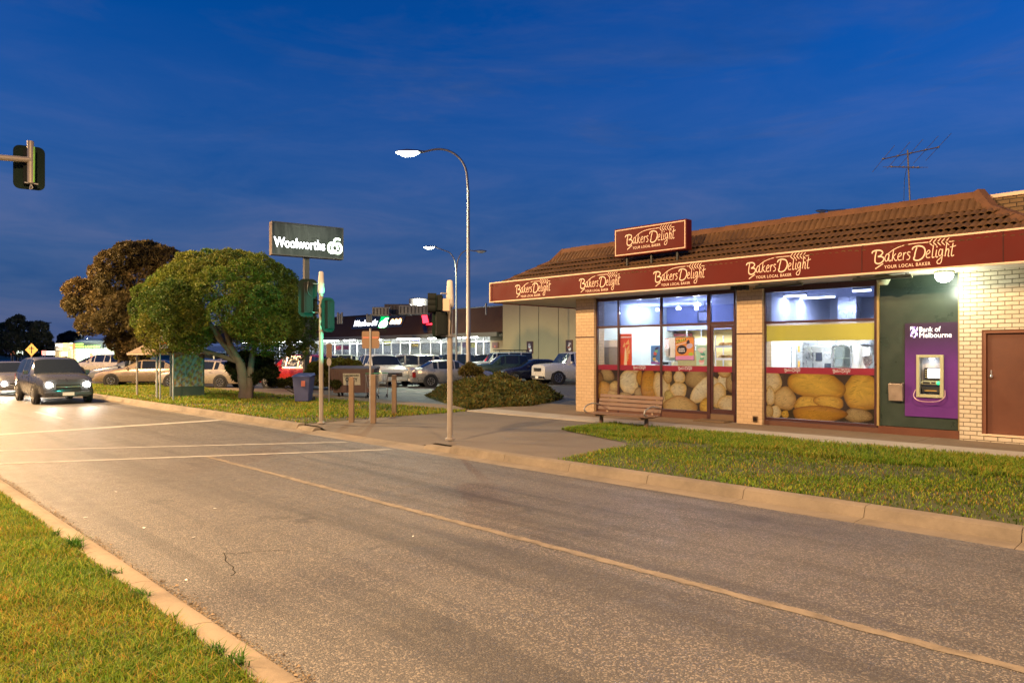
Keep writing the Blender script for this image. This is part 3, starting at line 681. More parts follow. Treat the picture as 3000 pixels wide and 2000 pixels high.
# --- green bank bay
gx, hx = G(2578), xb
AX0, AX1 = XY(2695, YG - .05), XY(2755, YG - .05); AZ0, AZ1 = ZY(2725, 1155, YG - .05), ZY(2725, 1047, YG - .05)
mb = MB()
for q in ((gx, AX0, .32, ZS), (AX1, hx, .32, ZS), (AX0, AX1, .32, AZ0), (AX0, AX1, AZ1, ZS)): mb.box(q[0], q[1], YG - .01, YG + .06, q[2], q[3])
mb.box(gx, hx, YG - .03, YG - .011, 3.30, 3.33); mb.build('green_panel', m_green, bak)
mb = MB(); mb.box(gx - .02, hx, YG - .06, YG + .1, .1, .31); mb.build('panel_plinth', m_bdoor, bak)
mb = MB(); mb.box(gx - .05, gx - .005, YG - .05, YG + .05, .31, ZS); mb.box(hx - .045, hx - .002, YG - .07, YG + .0, .32, ZS); mb.build('panel_edge_trim', M('olive_trim', (.30, .22, .08), .45), bak)
# interior shell
yb1, xw = 22.0, G(2195)
m_wwall = M('white_interior_wall', (.60, .62, .63), .7, var=.04); m_ceil = M('interior_ceiling', (.42, .46, .62), .8, var=.06)
m_ywall = M('straw_interior_wall', (.72, .55, .22), .7, var=.06); m_blue = M('slate_blue_bulkhead', (.14, .16, .26), .75, var=.1)
mb = MB(); mb.box(X(1690), hx, YG + .1, 26.2, 3.50, 3.55); mb.build('ceiling', m_ceil, bak)
mb = MB(); mb.box(X(1690), hx, YG + .1, 26.2, .1, .16); mb.build('floor', M('shop_floor', (.42, .40, .36), .4, var=.1), bak)
mb = MB(); mb.box(X(1690), X(1690) + .1, YG + .3, 26.2, .16, 3.5); mb.build('left_wall', M('grey_green_wall', (.36, .40, .37), .6, var=.08), bak)
mb = MB(); mb.box(xw, xw + .1, YG + .12, 26.2, .16, 3.5); mb.build('partition_wall', m_wwall, bak)
mb = MB(); mb.box(X(1690), xw, yb1, yb1 + .1, .16, 2.70); mb.build('back_wall', m_ywall, bak)
mb = MB(); mb.box(X(1690) + .1, xw, yb1 - .6, yb1 + .1, 2.701, 3.5); mb.build('bulkhead', m_blue, bak)
mb = MB(); mb.box(xw + .1, hx, 21.6, 21.7, .16, 3.5); mb.build('back_wall', m_wwall, bak)
mb = MB(); mb.box(hx - .1, hx, YG + .16, 21.6, .16, 3.5); mb.box(G(2572), hx - .1, YG + .16, YG + .24, .16, 3.5); mb.build('right_wall', m_wwall, bak)
mb = MB(); mb.box(X(1690) - .0, X(1690) + .1, YW + .5, YG + .3, .1, ZS); mb.box(X(1690), XR, 26.2, 26.4, .1, 4.0); mb.box(XR - .2, XR, YW + .24, 26.2, .1, 4.0); mb.build('rear_wall', m_brick, bak)
mb = MB(); mb.box(X(1690), XR, Y2 + .4, 26.3, 4.0, 4.1); mb.build('flat_roof', m_ridge, bak)
# --- bread mural printed on the lower glass
m_mural = VCOL('printed_bread', .4, .12, 40.0, .35, .45)
COLS = {'cream': ((.92, .80, .52), (.80, .55, .18)), 'pale': ((.95, .88, .66), (.85, .64, .28)), 'gold': ((.92, .62, .10), (.60, .30, .03)), 'tan': ((.80, .60, .26), (.52, .29, .07)),
        'dark': ((.40, .20, .05), (.16, .06, .015)), 'amber': ((.72, .38, .04), (.42, .17, .015)), 'seed': ((.62, .45, .2), (.30, .17, .06)), 'olive': ((.68, .58, .18), (.42, .29, .06))}
def mural(name, x0, x1, z0, z1, blobs, parent, y):
    mb = MB(); C = []
    def vert(p, c): mb.V.append(p); C.append(c); return len(mb.V) - 1
    q = [vert((x0, y, z0), (.035, .016, .006)), vert((x1, y, z0), (.035, .016, .006)), vert((x1, y, z1), (.05, .024, .01)), vert((x0, y, z1), (.05, .024, .01))]; mb.F.append(tuple(q))
    for i, (cx, cz, rx, rz, rot, cn) in enumerate(blobs):
        ci, co = COLS[cn]; yy = y - .0004 * (i + 1); n = 26
        hx_, hz_ = -.25 * rx, .3 * rz; rings = []
        ph = random.uniform(0, 6)
        ce = vert((min(max(cx + hx_, x0), x1), yy, min(max(cz + hz_, z0), z1)), ci)
        for f_, cc in ((.35, ci), (.7, tuple(.65 * a + .35 * b_ for a, b_ in zip(ci, co))), (.92, co), (1.0, tuple(.45 * b_ for b_ in co))):
            ring = []
            for j in range(n):
                a = 2 * math.pi * j / n; wv = 1 + .05 * math.sin(3 * a + ph) + .03 * math.sin(5 * a + 2 * ph)
                ex, ez = rx * f_ * wv * math.cos(a), rz * f_ * wv * math.sin(a)
                xx = cx + hx_ * (1 - f_) + ex * math.cos(rot) - ez * math.sin(rot); zz = cz + hz_ * (1 - f_) + ex * math.sin(rot) + ez * math.cos(rot)
                v_ = random.uniform(.86, 1.1)
                ring.append(vert((min(max(xx, x0), x1), yy, min(max(zz, z0), z1)), tuple(v_ * k for k in cc)))
            rings.append(ring)
        for j in range(n): mb.F.append((ce, rings[0][j], rings[0][(j + 1) % n]))
        for ra, rb in zip(rings, rings[1:]):
            for j in range(n): mb.F.append((ra[j], rb[j], rb[(j + 1) % n], ra[(j + 1) % n]))
        # printed crust: seeds, or floury streaks and score marks
        ns = 150 if cn == 'seed' else 46
        for q in range(ns):
            rr = math.sqrt(random.random()) * .88; a = random.uniform(0, 6.283); lx, lz = rx * rr * math.cos(a), rz * rr * math.sin(a)
            px_, pz_ = cx + lx * math.cos(rot) - lz * math.sin(rot), cz + lx * math.sin(rot) + lz * math.cos(rot)
            if not (x0 + .01 < px_ < x1 - .01 and z0 + .01 < pz_ < z1 - .01): continue
            t = 1 - rr ** 2; base_c = tuple(t * a_ + (1 - t) * b_ for a_, b_ in zip(ci, co)); dk = random.choice((.62, .74, .85, 1.12, 1.2))
            if cn == 'seed': sl, sw_, an = random.uniform(.006, .011), random.uniform(.003, .005), random.uniform(0, 3.14); dk = random.choice((.4, .55, 1.5))
            else: sl, sw_, an = min(rx, rz) * random.uniform(.08, .30), random.uniform(.003, .010), rot + random.gauss(.25, .35)
            ca, sa = math.cos(an), math.sin(an); cc_ = tuple(min(1, dk * v) for v in base_c); ids = []
            for u_, w_ in ((-1, 0), (-.3, .8), (.4, 1), (1, .1), (.3, -.9), (-.5, -.7)): ids.append(vert((min(max(px_ + u_ * sl * ca - w_ * sw_ * sa, x0), x1), yy - .00018, min(max(pz_ + u_ * sl * sa + w_ * sw_ * ca, z0), z1)), cc_))
            mb.F.append(tuple(ids))
    mb.C = C; return mb.build(name, m_mural, parent)
def blobs(L, ox, oy, sc):
    out = []
    for cx, cy, rx, ry, rot, cn in L:
        px, py = ox + cx / sc, oy + cy / sc; p = onY(px, py, YG); e = onY(px + rx / sc, py, YG); u = onY(px, py - ry / sc, YG)
        out.append((p.x, p.z, abs(e.x - p.x), abs(u.z - p.z), R(rot), cn))
    return out
B1 = blobs([(400, 930, 70, 60, -20, 'seed'), (330, 960, 40, 50, 0, 'dark'), (375, 1085, 75, 95, 0, 'amber'), (455, 1140, 60, 70, 0, 'tan'), (470, 1040, 50, 50, 10, 'tan'), (640, 880, 60, 50, 0, 'cream'), (600, 1000, 95, 115, 5, 'pale'), (560, 1130, 70, 40, 0, 'seed'), (700, 960, 30, 70, 0, 'amber'), (690, 1100, 40, 50, 0, 'seed'), (860, 1190, 60, 80, 0, 'tan'), (790, 1040, 80, 170, 6, 'amber'), (905, 1060, 80, 150, 20, 'cream'), (975, 1130, 50, 60, 0, 'olive'),
            (960, 950, 42, 65, 0, 'tan'), (1230, 970, 115, 105, 0, 'seed'), (1065, 955, 55, 62, 0, 'cream'), (1058, 1075, 78, 78, 0, 'cream'), (1270, 1080, 70, 160, -42, 'pale'), (1380, 1040, 60, 90, 0, 'pale'), (1460, 1010, 50, 90, 0, 'pale'), (1070, 1225, 165, 95, 0, 'tan'), (1310, 1225, 60, 75, 0, 'gold'), (1420, 1120, 70, 120, -10, 'cream'), (1535, 1010, 45, 90, 0, 'seed'), (1510, 1205, 95, 88, 0, 'cream'), (1595, 1100, 40, 90, 0, 'olive'), (1480, 920, 60, 40, 0, 'tan')], 1650, 800, 3.137)
B2 = blobs([(170, 960, 90, 95, 0, 'cream'), (930, 1050, 170, 165, 0, 'gold'), (540, 990, 255, 125, -8, 'gold'), (280, 1105, 98, 100, 0, 'tan'), (160, 1085, 38, 85, 0, 'cream'), (890, 1245, 125, 60, 0, 'seed'), (470, 1150, 120, 70, 12, 'gold'), (650, 1135, 130, 62, -6, 'gold'), (560, 1235, 235, 75, 3, 'amber'), (200, 1215, 55, 55, 0, 'cream'), (150, 1215, 35, 65, 0, 'tan'), (285, 1235, 32, 34, 0, 'gold')], 2200, 780, 2.851)
ZB0, ZB1 = 1.415, 1.565
segs = [(cuts[0] + .004, cuts[1] - .03), (cuts[1] + .03, cuts[2] - .03), (cuts[2] + .03, cuts[3] - .004), (dx0 + .068, dx1 - .053)]
m_band = M('raspberry_band', (.42, .035, .06), .45, var=.06); m_white = M('white_print', (.85, .82, .8), .5, var=.03)
for i, (a, b_) in enumerate(segs):
    z0 = zsill + .018 if i < 3 else zdo + .124
    inside = [t for t in B1 if t[0] + t[2] > a and t[0] - t[2] < b_]
    mu = mural('bread_mural', a, b_, z0, ZB0, inside, w1 if i < 3 else dro, YG + .014)
    mb = MB(); mb.box(a, b_, YG + .006, YG + .010, ZB0, ZB1); bd = mb.build('window_band', m_band, w1 if i < 3 else dro)
    if i in (1, 2):
        c = G(1873) if i == 1 else G(2007); mb = MB(); bakery_logo(mb, (c - .22, YG + .0045, ZB0 + .005), .44, .135, False, 1.5); mb.build('band_lettering', m_white, bd)
a, b_ = G(2241) + .034, G(2567) - .034
mural('bread_mural', a, b_, .334, ZB0, B2, w2, YG + .014)
mb = MB(); mb.box(a, b_, YG + .006, YG + .010, ZB0, ZB1); bd = mb.build('window_band', m_band, w2)
for p in (2321, 2465): mb = MB(); bakery_logo(mb, (G(p) - .2, YG + .0045, ZB0 + .005), .40, .135, False, 1.5); mb.build('band_lettering', m_white, bd)
# roller blind box of window two
mb = MB(); mb.box(a, b_, YG + .03, YG + .09, 2.20, 2.58); mb.build('roller_blind', M('lime_blind', (.62, .60, .11), .7, var=.05), w2)
mb = MB(); mb.box(a, b_, YG + .02, YG + .10, 2.585, 2.62); mb.build('blind_rail', m_white, w2)
# ================================================================ things on and round the bakery
m_steel = M('galvanised_steel', (.34, .33, .31), .55, .6, var=.15, vs=8, dirt=.2)
m_pole = M('painted_pole', (.30, .26, .21), .5, .2, var=.12, vs=3, dirt=.2)
m_black = M('black_plastic', (.018, .02, .019), .5, var=.2)
m_board = M('signal_board', (.010, .020, .016), .8, var=.2, vs=4, spec=.1)
# roof sign
ys = 16.2
xa, xb = XY(1800, ys), XY(2011, ys); za, zb = 4.60, 5.39
t = thing('roof_sign', 'maroon box sign with cream border standing on the tiled roof', 'sign', ((xa + xb) / 2, ys, 4.2))
mb = MB(); mb.box(xa, xb, ys, ys + .26, za, zb); bx = mb.build('sign_box', m_fascia, t, bevel=.012)
mb = MB(); w = .03; y0, y1 = ys - .008, ys - .001
mb.box(xa + .03, xb - .03, y0, y1, zb - .06, zb - .035); mb.box(xa + .03, xb - .03, y0, y1, za + .035, za + .06); mb.box(xa + .03, xa + .055, y0, y1, za + .06, zb - .06); mb.box(xb - .055, xb - .03, y0, y1, za + .06, zb - .06)
mb.build('border', m_cream, bx)
mb = MB(); bakery_logo(mb, (xa + .38, ys - .004, za + .10), 1.62, .60, True, .85); mb.build('lettering', m_letter, bx)
for x in (xa + .35, (xa + xb) / 2, xb - .35): mb = MB(); mb.bar((x, ys + .13, 4.1), (x, ys + .13, za - .002), .05, .05); mb.bar((x, ys + .9, 4.7), (x, ys + .27, za + .3), .04, .04); mb.build('leg', m_black, t)
# television antenna
b = at(2668, 640, 17.4); top = at(2659, 440, 17.4)
t = thing('antenna', 'tall rooftop television antenna with two booms above the tile roof', 'antenna', b)
mb = MB(); mb.tube([b, top], .018, 8); mb.build('mast', M('dull_mast', (.14, .12, .10), .6, .4), t, smooth=40)
def boom(p, q, d, els, L, tilt):
    P, Q = at(p[0], p[1], d), at(q[0], q[1], d); mb = MB(); mb.tube([P, Q], .014, 6); ax = (Q - P).normalized(); sd = ax.cross(Vector((0, 0, 1))).normalized()
    sd = (sd + Vector((0, 0, tilt)) ).normalized()
    o = mb.build('boom', M('dull_mast', (.14, .12, .10)), t, smooth=40)
    for f in els:
        c = P + (Q - P) * f; mb = MB(); mb.tube([c - sd * L, c + sd * L], .006, 5); mb.box(c.x - .02, c.x + .02, c.y - .02, c.y + .02, c.z - .015, c.z + .02); mb.build('element', M('dull_mast', (.14, .12, .10)), o)
boom((2584, 467), (2752, 431), 17.4, (.02, .28, .5, .76, .98), .55, .35); boom((2608, 489), (2694, 491), 17.3, (.05, .45, .78, .95), .42, -.25)
mb = MB(); mb.tube(catmull([at(2656, 495, 17.38), at(2650, 530, 17.38), at(2648, 600, 17.38)], 5), .006, 5); mb.build('cable', m_black, t)
# cash machine
yp = YG - .05
ax0, ax1 = XY(2651, yp), XY(2808, yp); az0, az1 = ZY(2730, 1222, yp), ZY(2730, 945, yp)
t = thing('cash_machine', 'purple bank cash machine with lit screen set into the dark green wall', 'cash machine', ((ax0 + ax1) / 2, yp, .3))
m_pur = None
m, nt, b_ = nt_new('purple_panel'); tc = node(nt, 'ShaderNodeTexCoord'); sp = node(nt, 'ShaderNodeSeparateXYZ'); lnk(nt, tc.outputs['Object'], sp.inputs[0])
mr = node(nt, 'ShaderNodeMapRange'); lnk(nt, sp.outputs[2], mr.inputs[0]); mr.inputs[1].default_value = 1.65; mr.inputs[2].default_value = 2.3
nn = noise(nt, 4, 5); col = mix(nt, nn.outputs[0], (.085, .02, .15), (.12, .03, .21)); col = mix(nt, mr.outputs[0], col, (.035, .018, .045))   # printed panel: its top edge is dark
lnk(nt, col, b_.inputs['Base Color']); b_.inputs['Roughness'].default_value = .28; m_pur = m
mb = MB()
for q in ((ax0, AX0 - .001, az0, az1), (AX1 + .001, ax1, az0, az1), (AX0 - .001, AX1 + .001, az0, AZ0 - .001), (AX0 - .001, AX1 + .001, AZ1 + .001, az1)): mb.box(q[0], q[1], yp, yp + .035, q[2], q[3])
pn = mb.build('surround_panel', m_pur, t)
m_led = EM('lit_lettering', (.95, .95, 1.0), .3)
mb = MB(); P = onY(2694, 972, yp); Q = onY(2756, 957, yp); text(mb, 'Bank of', (P.x, yp - .004, P.z), (1, 0, 0), (0, 0, 1), Q.x - P.x, .105, 0)
P2 = onY(2694, 989, yp); Q2 = onY(2788, 975, yp); text(mb, 'Melbourne', (P2.x, yp - .004, P2.z), (1, 0, 0), (0, 0, 1), Q2.x - P2.x, .105, 0)
mb.build('bank_lettering', m_led, pn)
S0 = onY(2667, 957, yp); S1 = onY(2689, 989, yp); sw, sh = (S1.x - S0.x), (S0.z - S1.z)
mbs = [MB(), MB(), MB()]
for i in range(3):
    for j in range(3):
        xa_, zt_ = S0.x + sw * i / 3, S0.z - sh * j / 3 - (sh * .06 * (2 - abs(i - 1) * 2) if j == 2 else 0); xb_, zb_ = S0.x + sw * (i + 1) / 3, S0.z - sh * (j + 1) / 3
        if j == 2 and i != 1: zb_ += sh * .12
        A, B, C_, D = (xa_, yp - .003, zt_), (xb_, yp - .003, zt_), (xb_, yp - .003, zb_), (xa_, yp - .003, zb_); ctr = ((xa_ + xb_) / 2, yp - .003, (zt_ + zb_) / 2)
        tr = [(A, B, ctr), (B, C_, ctr), (C_, D, ctr), (D, A, ctr)]
        for k, tri in enumerate(tr): mbs[(i + 2 * j + k) % 3].poly(tri)
sh_ = mbs[0].build('shield_emblem', m_led, pn); mbs[1].build('shield_facets', EM('violet_facet', (.33, .25, .75), .3), sh_); mbs[2].build('shield_facets', EM('dark_facet', (.06, .03, .18), .1), sh_)
m_bez = M('grey_green_bezel', (.36, .36, .22), .4, var=.06)
bx0, bx1 = XY(2686, yp), XY(2766, yp); bz0, bz1 = ZY(2725, 1164, yp), ZY(2725, 1039, yp)
mb = MB()
for q in ((bx0, AX0, bz0, bz1), (AX1, bx1, bz0, bz1), (AX0, AX1, bz0, AZ0), (AX0, AX1, AZ1, bz1)): mb.box(q[0], q[1], yp - .045, yp - .001, q[2], q[3])
bz = mb.build('bezel', m_bez, t, bevel=.006)
mb = MB(); dep = .26
mb.box(AX0 - .02, AX0, yp + .0, yp + dep, AZ0, AZ1); mb.box(AX1, AX1 + .02, yp + .0, yp + dep, AZ0, AZ1); mb.box(AX0, AX1, yp, yp + dep, AZ1, AZ1 + .02); mb.box(AX0, AX1, yp, yp + dep, AZ0 - .02, AZ0); mb.box(AX0, AX1, yp + dep, yp + dep + .02, AZ0, AZ1)
mb.build('recess', M('recess_plastic', (.45, .45, .42), .5, var=.06), t)
aw, ah = AX1 - AX0, AZ1 - AZ0
def ab(x0, x1, z0, z1, y0, y1): mb.box(AX0 + aw * x0, AX0 + aw * x1, yp + y0, yp + y1, AZ0 + ah * z0, AZ0 + ah * z1)
mb = MB(); ab(.12, .999, .40, .72, .13, .25); mon = mb.build('monitor', m_black, t, bevel=.004)
mb = MB(); ab(.30, .97, .44, .70, .120, .129); scr = mb.build('screen', EM('cash_screen', (.78, .84, .92), .7), mon)
mb = MB(); ab(.53, .57, .55, .60, .117, .1195); ab(.60, .85, .57, .585, .117, .1195); ab(.60, .78, .545, .555, .117, .1195); mb.build('screen_text', EM('screen_ink', (.2, .2, .4), .2), scr)
for i in range(4): mb = MB(); ab(.17, .25, .45 + i * .062, .48 + i * .062, .118, .129); mb.build('side_key', m_bez, mon)
mb = MB(); k = MB(); k.hexa([(AX0 + .001, yp + .06, AZ0 + ah * .27), (AX1 - .001, yp + .06, AZ0 + ah * .27), (AX1 - .001, yp + .25, AZ0 + ah * .36), (AX0 + .001, yp + .25, AZ0 + ah * .36), (AX0 + .001, yp + .06, AZ0 + ah * .34), (AX1 - .001, yp + .06, AZ0 + ah * .34), (AX1 - .001, yp + .25, AZ0 + ah * .40), (AX0 + .001, yp + .25, AZ0 + ah * .40)]); kb = k.build('key_shelf', m_bez, t)
mb = MB(); ab(.10, .45, .285, .335, .052, .059); mb.build('keypad', m_black, kb); mb = MB(); ab(.52, .72, .29, .335, .052, .059); mb.build('receipt_slot', m_black, kb)
mb = MB(); mb.lathe([(.035, 0), (.04, .01), (.03, .028), (.01, .034)], (AX0 + aw * .87, yp + .06, AZ0 + ah * .31), (0, -1, 0), 14); mb.build('card_slot', EM('green_card_slot', (.02, .55, .2), .5), kb, smooth=40)
mb = MB(); ab(.08, .93, .05, .20, .03, .2); cs_ = mb.build('cash_slot', m_black, t, bevel=.003); mb = MB(); ab(.2, .8, .09, .11, .026, .0295); mb.build('slot_label', M('amber_label', (.5, .33, .08), .5), cs_)
mb = MB(); ab(.42, .62, .955, .985, .05, .12); mb.build('recess_lamp', EM('recess_led', (.85, .88, 1), 2.5), t)
lamp('recess_glow', 'AREA', (AX0 + aw * .5, yp + .09, AZ1 - .03), .22, (.9, .93, 1), t, size=.1)
mb = MB(); cx = (bx0 + bx1) / 2; mb.tube(catmull([(bx0 - .02, yp - .02, bz0 + .16), (bx0 - .03, yp - .10, bz0 + .02), (cx - .15, yp - .17, bz0 - .07), (cx + .15, yp - .17, bz0 - .07), (bx1 + .03, yp - .10, bz0 + .02), (bx1 + .02, yp - .02, bz0 + .16)], 6), .010, 8); mb.build('guard_rail', M('pinkish_rail', (.55, .35, .38), .35, .4), t, smooth=40)
# receipt bin on the wall
y = YG - .01; x0, x1 = XY(2602, y - .14), XY(2643, y - .14); z0, z1 = ZY(2622, 1174, y - .14), ZY(2622, 1120, y - .14)
t = thing('wall_bin', 'small grey metal litter box fixed to the green wall beside the cash machine', 'bin', ((x0 + x1) / 2, y, z0))
mb = MB(); mb.hexa([(x0, y - .11, z0), (x1, y - .11, z0), (x1, y - .002, z0), (x0, y - .002, z0), (x0, y - .15, z1 - .03), (x1, y - .15, z1 - .03), (x1, y - .002, z1), (x0, y - .002, z1)]); mb.build('bin_body', M('dull_metal', (.40, .32, .25), .4, .6, dirt=.2), t, bevel=.008)
mb = MB(); mb.obox(((x0 + x1) / 2, y - .08, z1 - .005), (1, 0, 0), (0, 1, .18), (0, -.18, 1), (x1 - x0) * .38, .02, .004); mb.build('slot', m_black, t)
# soffit lamps
m_globe = EM('lit_globe', (.92, 1.0, .86), 6)
c = Vector((XY(2766, 16.3), 16.3, ZS))
t = thing('soffit_lamp', 'glowing white globe lamp under the soffit above the cash machine', 'lamp', c)
mb = MB(); mb.lathe([(.17, -.001), (.18, -.02), (.17, -.05), (.12, -.055)], c, (0, 0, 1), 20); mb.build('lamp_base', m_bez, t, smooth=40)
mb = MB(); mb.lathe([(.155, -.052), (.165, -.09), (.15, -.15), (.11, -.20), (.05, -.225), (.005, -.23)], c, (0, 0, 1), 20); mb.build('globe', m_globe, t, smooth=60)
lamp('globe_light', 'POINT', c + Vector((0, -.1, -.36)), 15, (.93, 1, .80), t, shadow_soft_size=.12)
c = Vector((XY(2588, 16.3), 16.3, ZS))
t = thing('soffit_lamp', 'unlit conical lamp under the soffit beside the kitchen window', 'lamp', c)
mb = MB(); mb.lathe([(.16, -.001), (.17, -.02), (.165, -.045)], c, (0, 0, 1), 18); mb.build('lamp_base', m_bez, t, smooth=40)
mb = MB(); mb.lathe([(.16, -.046), (.09, -.20), (.07, -.21), (.005, -.205)], c, (0, 0, 1), 18); mb.build('lamp_shade', M('ribbed_shade', (.55, .60, .40), .25, var=.08), t, smooth=40)
def awning(pxa, pxb, yy, label):
    xa, xb = XY(pxa, yy), XY(pxb, yy); t = thing('awning_roller', label, 'awning', ((xa + xb) / 2, yy, ZS))
    mb = MB(); mb.box(xa, xb, yy - .05, yy + .07, ZS - .10, ZS - .03); mb.build('roller_case', M('olive_case', (.22, .21, .13), .5, dirt=.3), t, bevel=.01)
    mb = MB(); mb.tube([(xa - .05, yy - .06, ZS - .115), (xb + .02, yy - .06, ZS - .085)], .014, 8); mb.build('front_bar', m_black, t)
    for x in (xa + .1, xb - .1): mb = MB(); mb.box(x - .02, x + .02, yy - .03, yy + .05, ZS - .029, ZS - .001); mb.build('bracket', m_steel, t)
awning(2500, 2672, 16.15, 'folded awning roller under the soffit above the green bank bay'); awning(2215, 2350, 16.2, 'folded awning roller under the soffit beside the tiled pillar')
x = XY(2170, 16.3); t = thing('awning_bracket', 'dark folded bracket under the soffit in front of the tiled pillar', 'bracket', (x, 16.3, ZS))
for i in range(5): mb = MB(); mb.box(x - .25 + i * .09, x - .19 + i * .09, 16.25, 16.4, ZS - .11 + .01 * (i % 2), ZS - .001); mb.build('bracket_plate', m_black, t)
# bench
bc = Vector((-10.66, 14.2, .15)); t = thing('park_bench', 'brown slatted park bench with looped metal armrests facing the road', 'bench', bc)
m_slat = M('bench_slat', (.13, .072, .045), .55, var=.25, vs=5, dirt=.25)
bl, br = bc.x - .98, bc.x + .93; sz = .41
mb = MB()
for i in range(5): mb.box(bl, br, bc.y - .30 + i * .105, bc.y - .212 + i * .105, sz - .03 + .006 * abs(i - 2), sz + .006 * abs(i - 2))
mb.build('seat', m_slat, t, bevel=.006)
mb = MB()
for i in range(4):
    z = sz + .07 + i * .10; y = bc.y + .25 + i * .030; mb.obox(((bl + br) / 2, y, z + .04), (1, 0, 0), (0, .96, -.28), (0, .28, .96), (br - bl) / 2, .014, .044)
mb.build('backrest', m_slat, t, bevel=.006)
for x in (bc.x - .68, bc.x + .68):
    mb = MB(); mb.tube([(x, bc.y, .13), (x, bc.y, sz - .06)], [.055, .05], 12); mb.bar((x, bc.y - .27, sz - .05), (x, bc.y + .25, sz - .05), .06, .04); mb.bar((x, bc.y + .23, sz - .05), (x, bc.y + .38, sz + .46), .05, .03); mb.build('leg', M('bench_leg', (.16, .10, .06), .45, .3), t, smooth=40)
for x in (bl + .05, br - .05):
    mb = MB(); mb.tube(catmull([(x, bc.y - .27, sz + .005), (x, bc.y - .37, sz + .08), (x, bc.y - .30, sz + .17), (x, bc.y - .05, sz + .23), (x, bc.y + .24, sz + .19)], 6), .017, 8); mb.build('armrest', m_steel, t, smooth=50)
def marks(mb, O, U, Vv, w, h, n):
    O, U, Vv = Vector(O), Vector(U).normalized(), Vector(Vv).normalized(); x = 0.0
    for i in range(n):
        ww = w / n * random.uniform(.55, .85); hh = h * random.uniform(.75, 1); a = O + U * (w * i / n)
        mb.poly([a, a + U * ww, a + U * ww + Vv * hh, a + Vv * hh])
# ---------------------------------------------------------------- shop contents
m_white2 = M('white_enamel', (.78, .78, .78), .35, var=.04); m_sst = M('stainless', (.55, .57, .58), .3, .85, var=.08)
def ibox(px0, px1, py0, py1, Y, dep, mb): a_ = onY(px0, py0, Y); b2 = onY(px1, py1, Y); mb.box(a_.x, b2.x, Y, Y + dep, b2.z, a_.z)
t = thing('drinks_fridge', 'tall grey drinks fridge with white top panel inside the left end window', 'fridge', (XY(1782, 17.6), 17.6, .16))
a_, b2 = XY(1757, 17.6), XY(1812, 17.6); zt = ZY(1782, 996, 17.6)
mb = MB(); mb.box(a_, b2, 17.6, 18.2, .2, zt - .22); mb.build('cabinet', M('fridge_grey', (.42, .41, .39), .4, .2), t, bevel=.01); mb = MB(); mb.box(a_ + .03, b2, 17.6, 18.2, zt - .215, zt); mb.build('top_panel', m_white2, t, bevel=.01)
for x in (a_ + .08, b2 - .08): mb = MB(); mb.box(x - .03, x + .03, 17.65, 18.15, .16, .2); mb.build('foot', m_black, t)
yq = YG + .05
def poster(name, px0, px1, py0, py1, label, paint, base):
    a_ = onY(px0, py1, yq); b2 = onY(px1, py0, yq); t = thing(name, label, 'poster', ((a_.x + b2.x) / 2, yq, a_.z)); mb = MB(); mb.box(a_.x, b2.x, yq, yq + .006, a_.z, b2.z); sh = mb.build('sheet', base, t); paint(sh, a_.x, b2.x, a_.z, b2.z)
def flat(par, name, pts, c, y=yq - .002): mb = MB(); mb.poly([(x, y, z) for x, z in pts]); return mb.build(name, M('print_' + name, c, .5, var=.05), par)
def red_p(sh, x0, x1, z0, z1):
    w, h = x1 - x0, z1 - z0
    mb = MB(); marks(mb, (x0 + w * .08, yq - .003, z0 + h * .87), (1, 0, 0), (0, 0, 1), w * .84, h * .05, 10); mb.build('heading', m_white, sh)
    for i in range(9):
        cx = x0 + w * random.uniform(.3, .7); cz = z0 + h * (.05 + .075 * i); f = [(cx - w * .22 * random.uniform(.4, 1), cz), (cx + w * .22 * random.uniform(.4, 1), cz + h * .02), (cx + w * random.uniform(-.1, .3), cz + h * .17)]; flat(sh, 'flame', f, (.85, .48, .16), yq - .002 - i * .0003)
    flat(sh, 'pale_flame', [(x0 + w * .35, z0), (x0 + w * .62, z0 + h * .02), (x0 + w * .55, z0 + h * .45), (x0 + w * .45, z0 + h * .6)], (.9, .75, .5), yq - .0055)
poster('red_poster', 1816, 1851, 977, 1070, 'tall red poster with orange flames in the second shop window', red_p, M('poster_red', (.75, .10, .035), .5, var=.1))
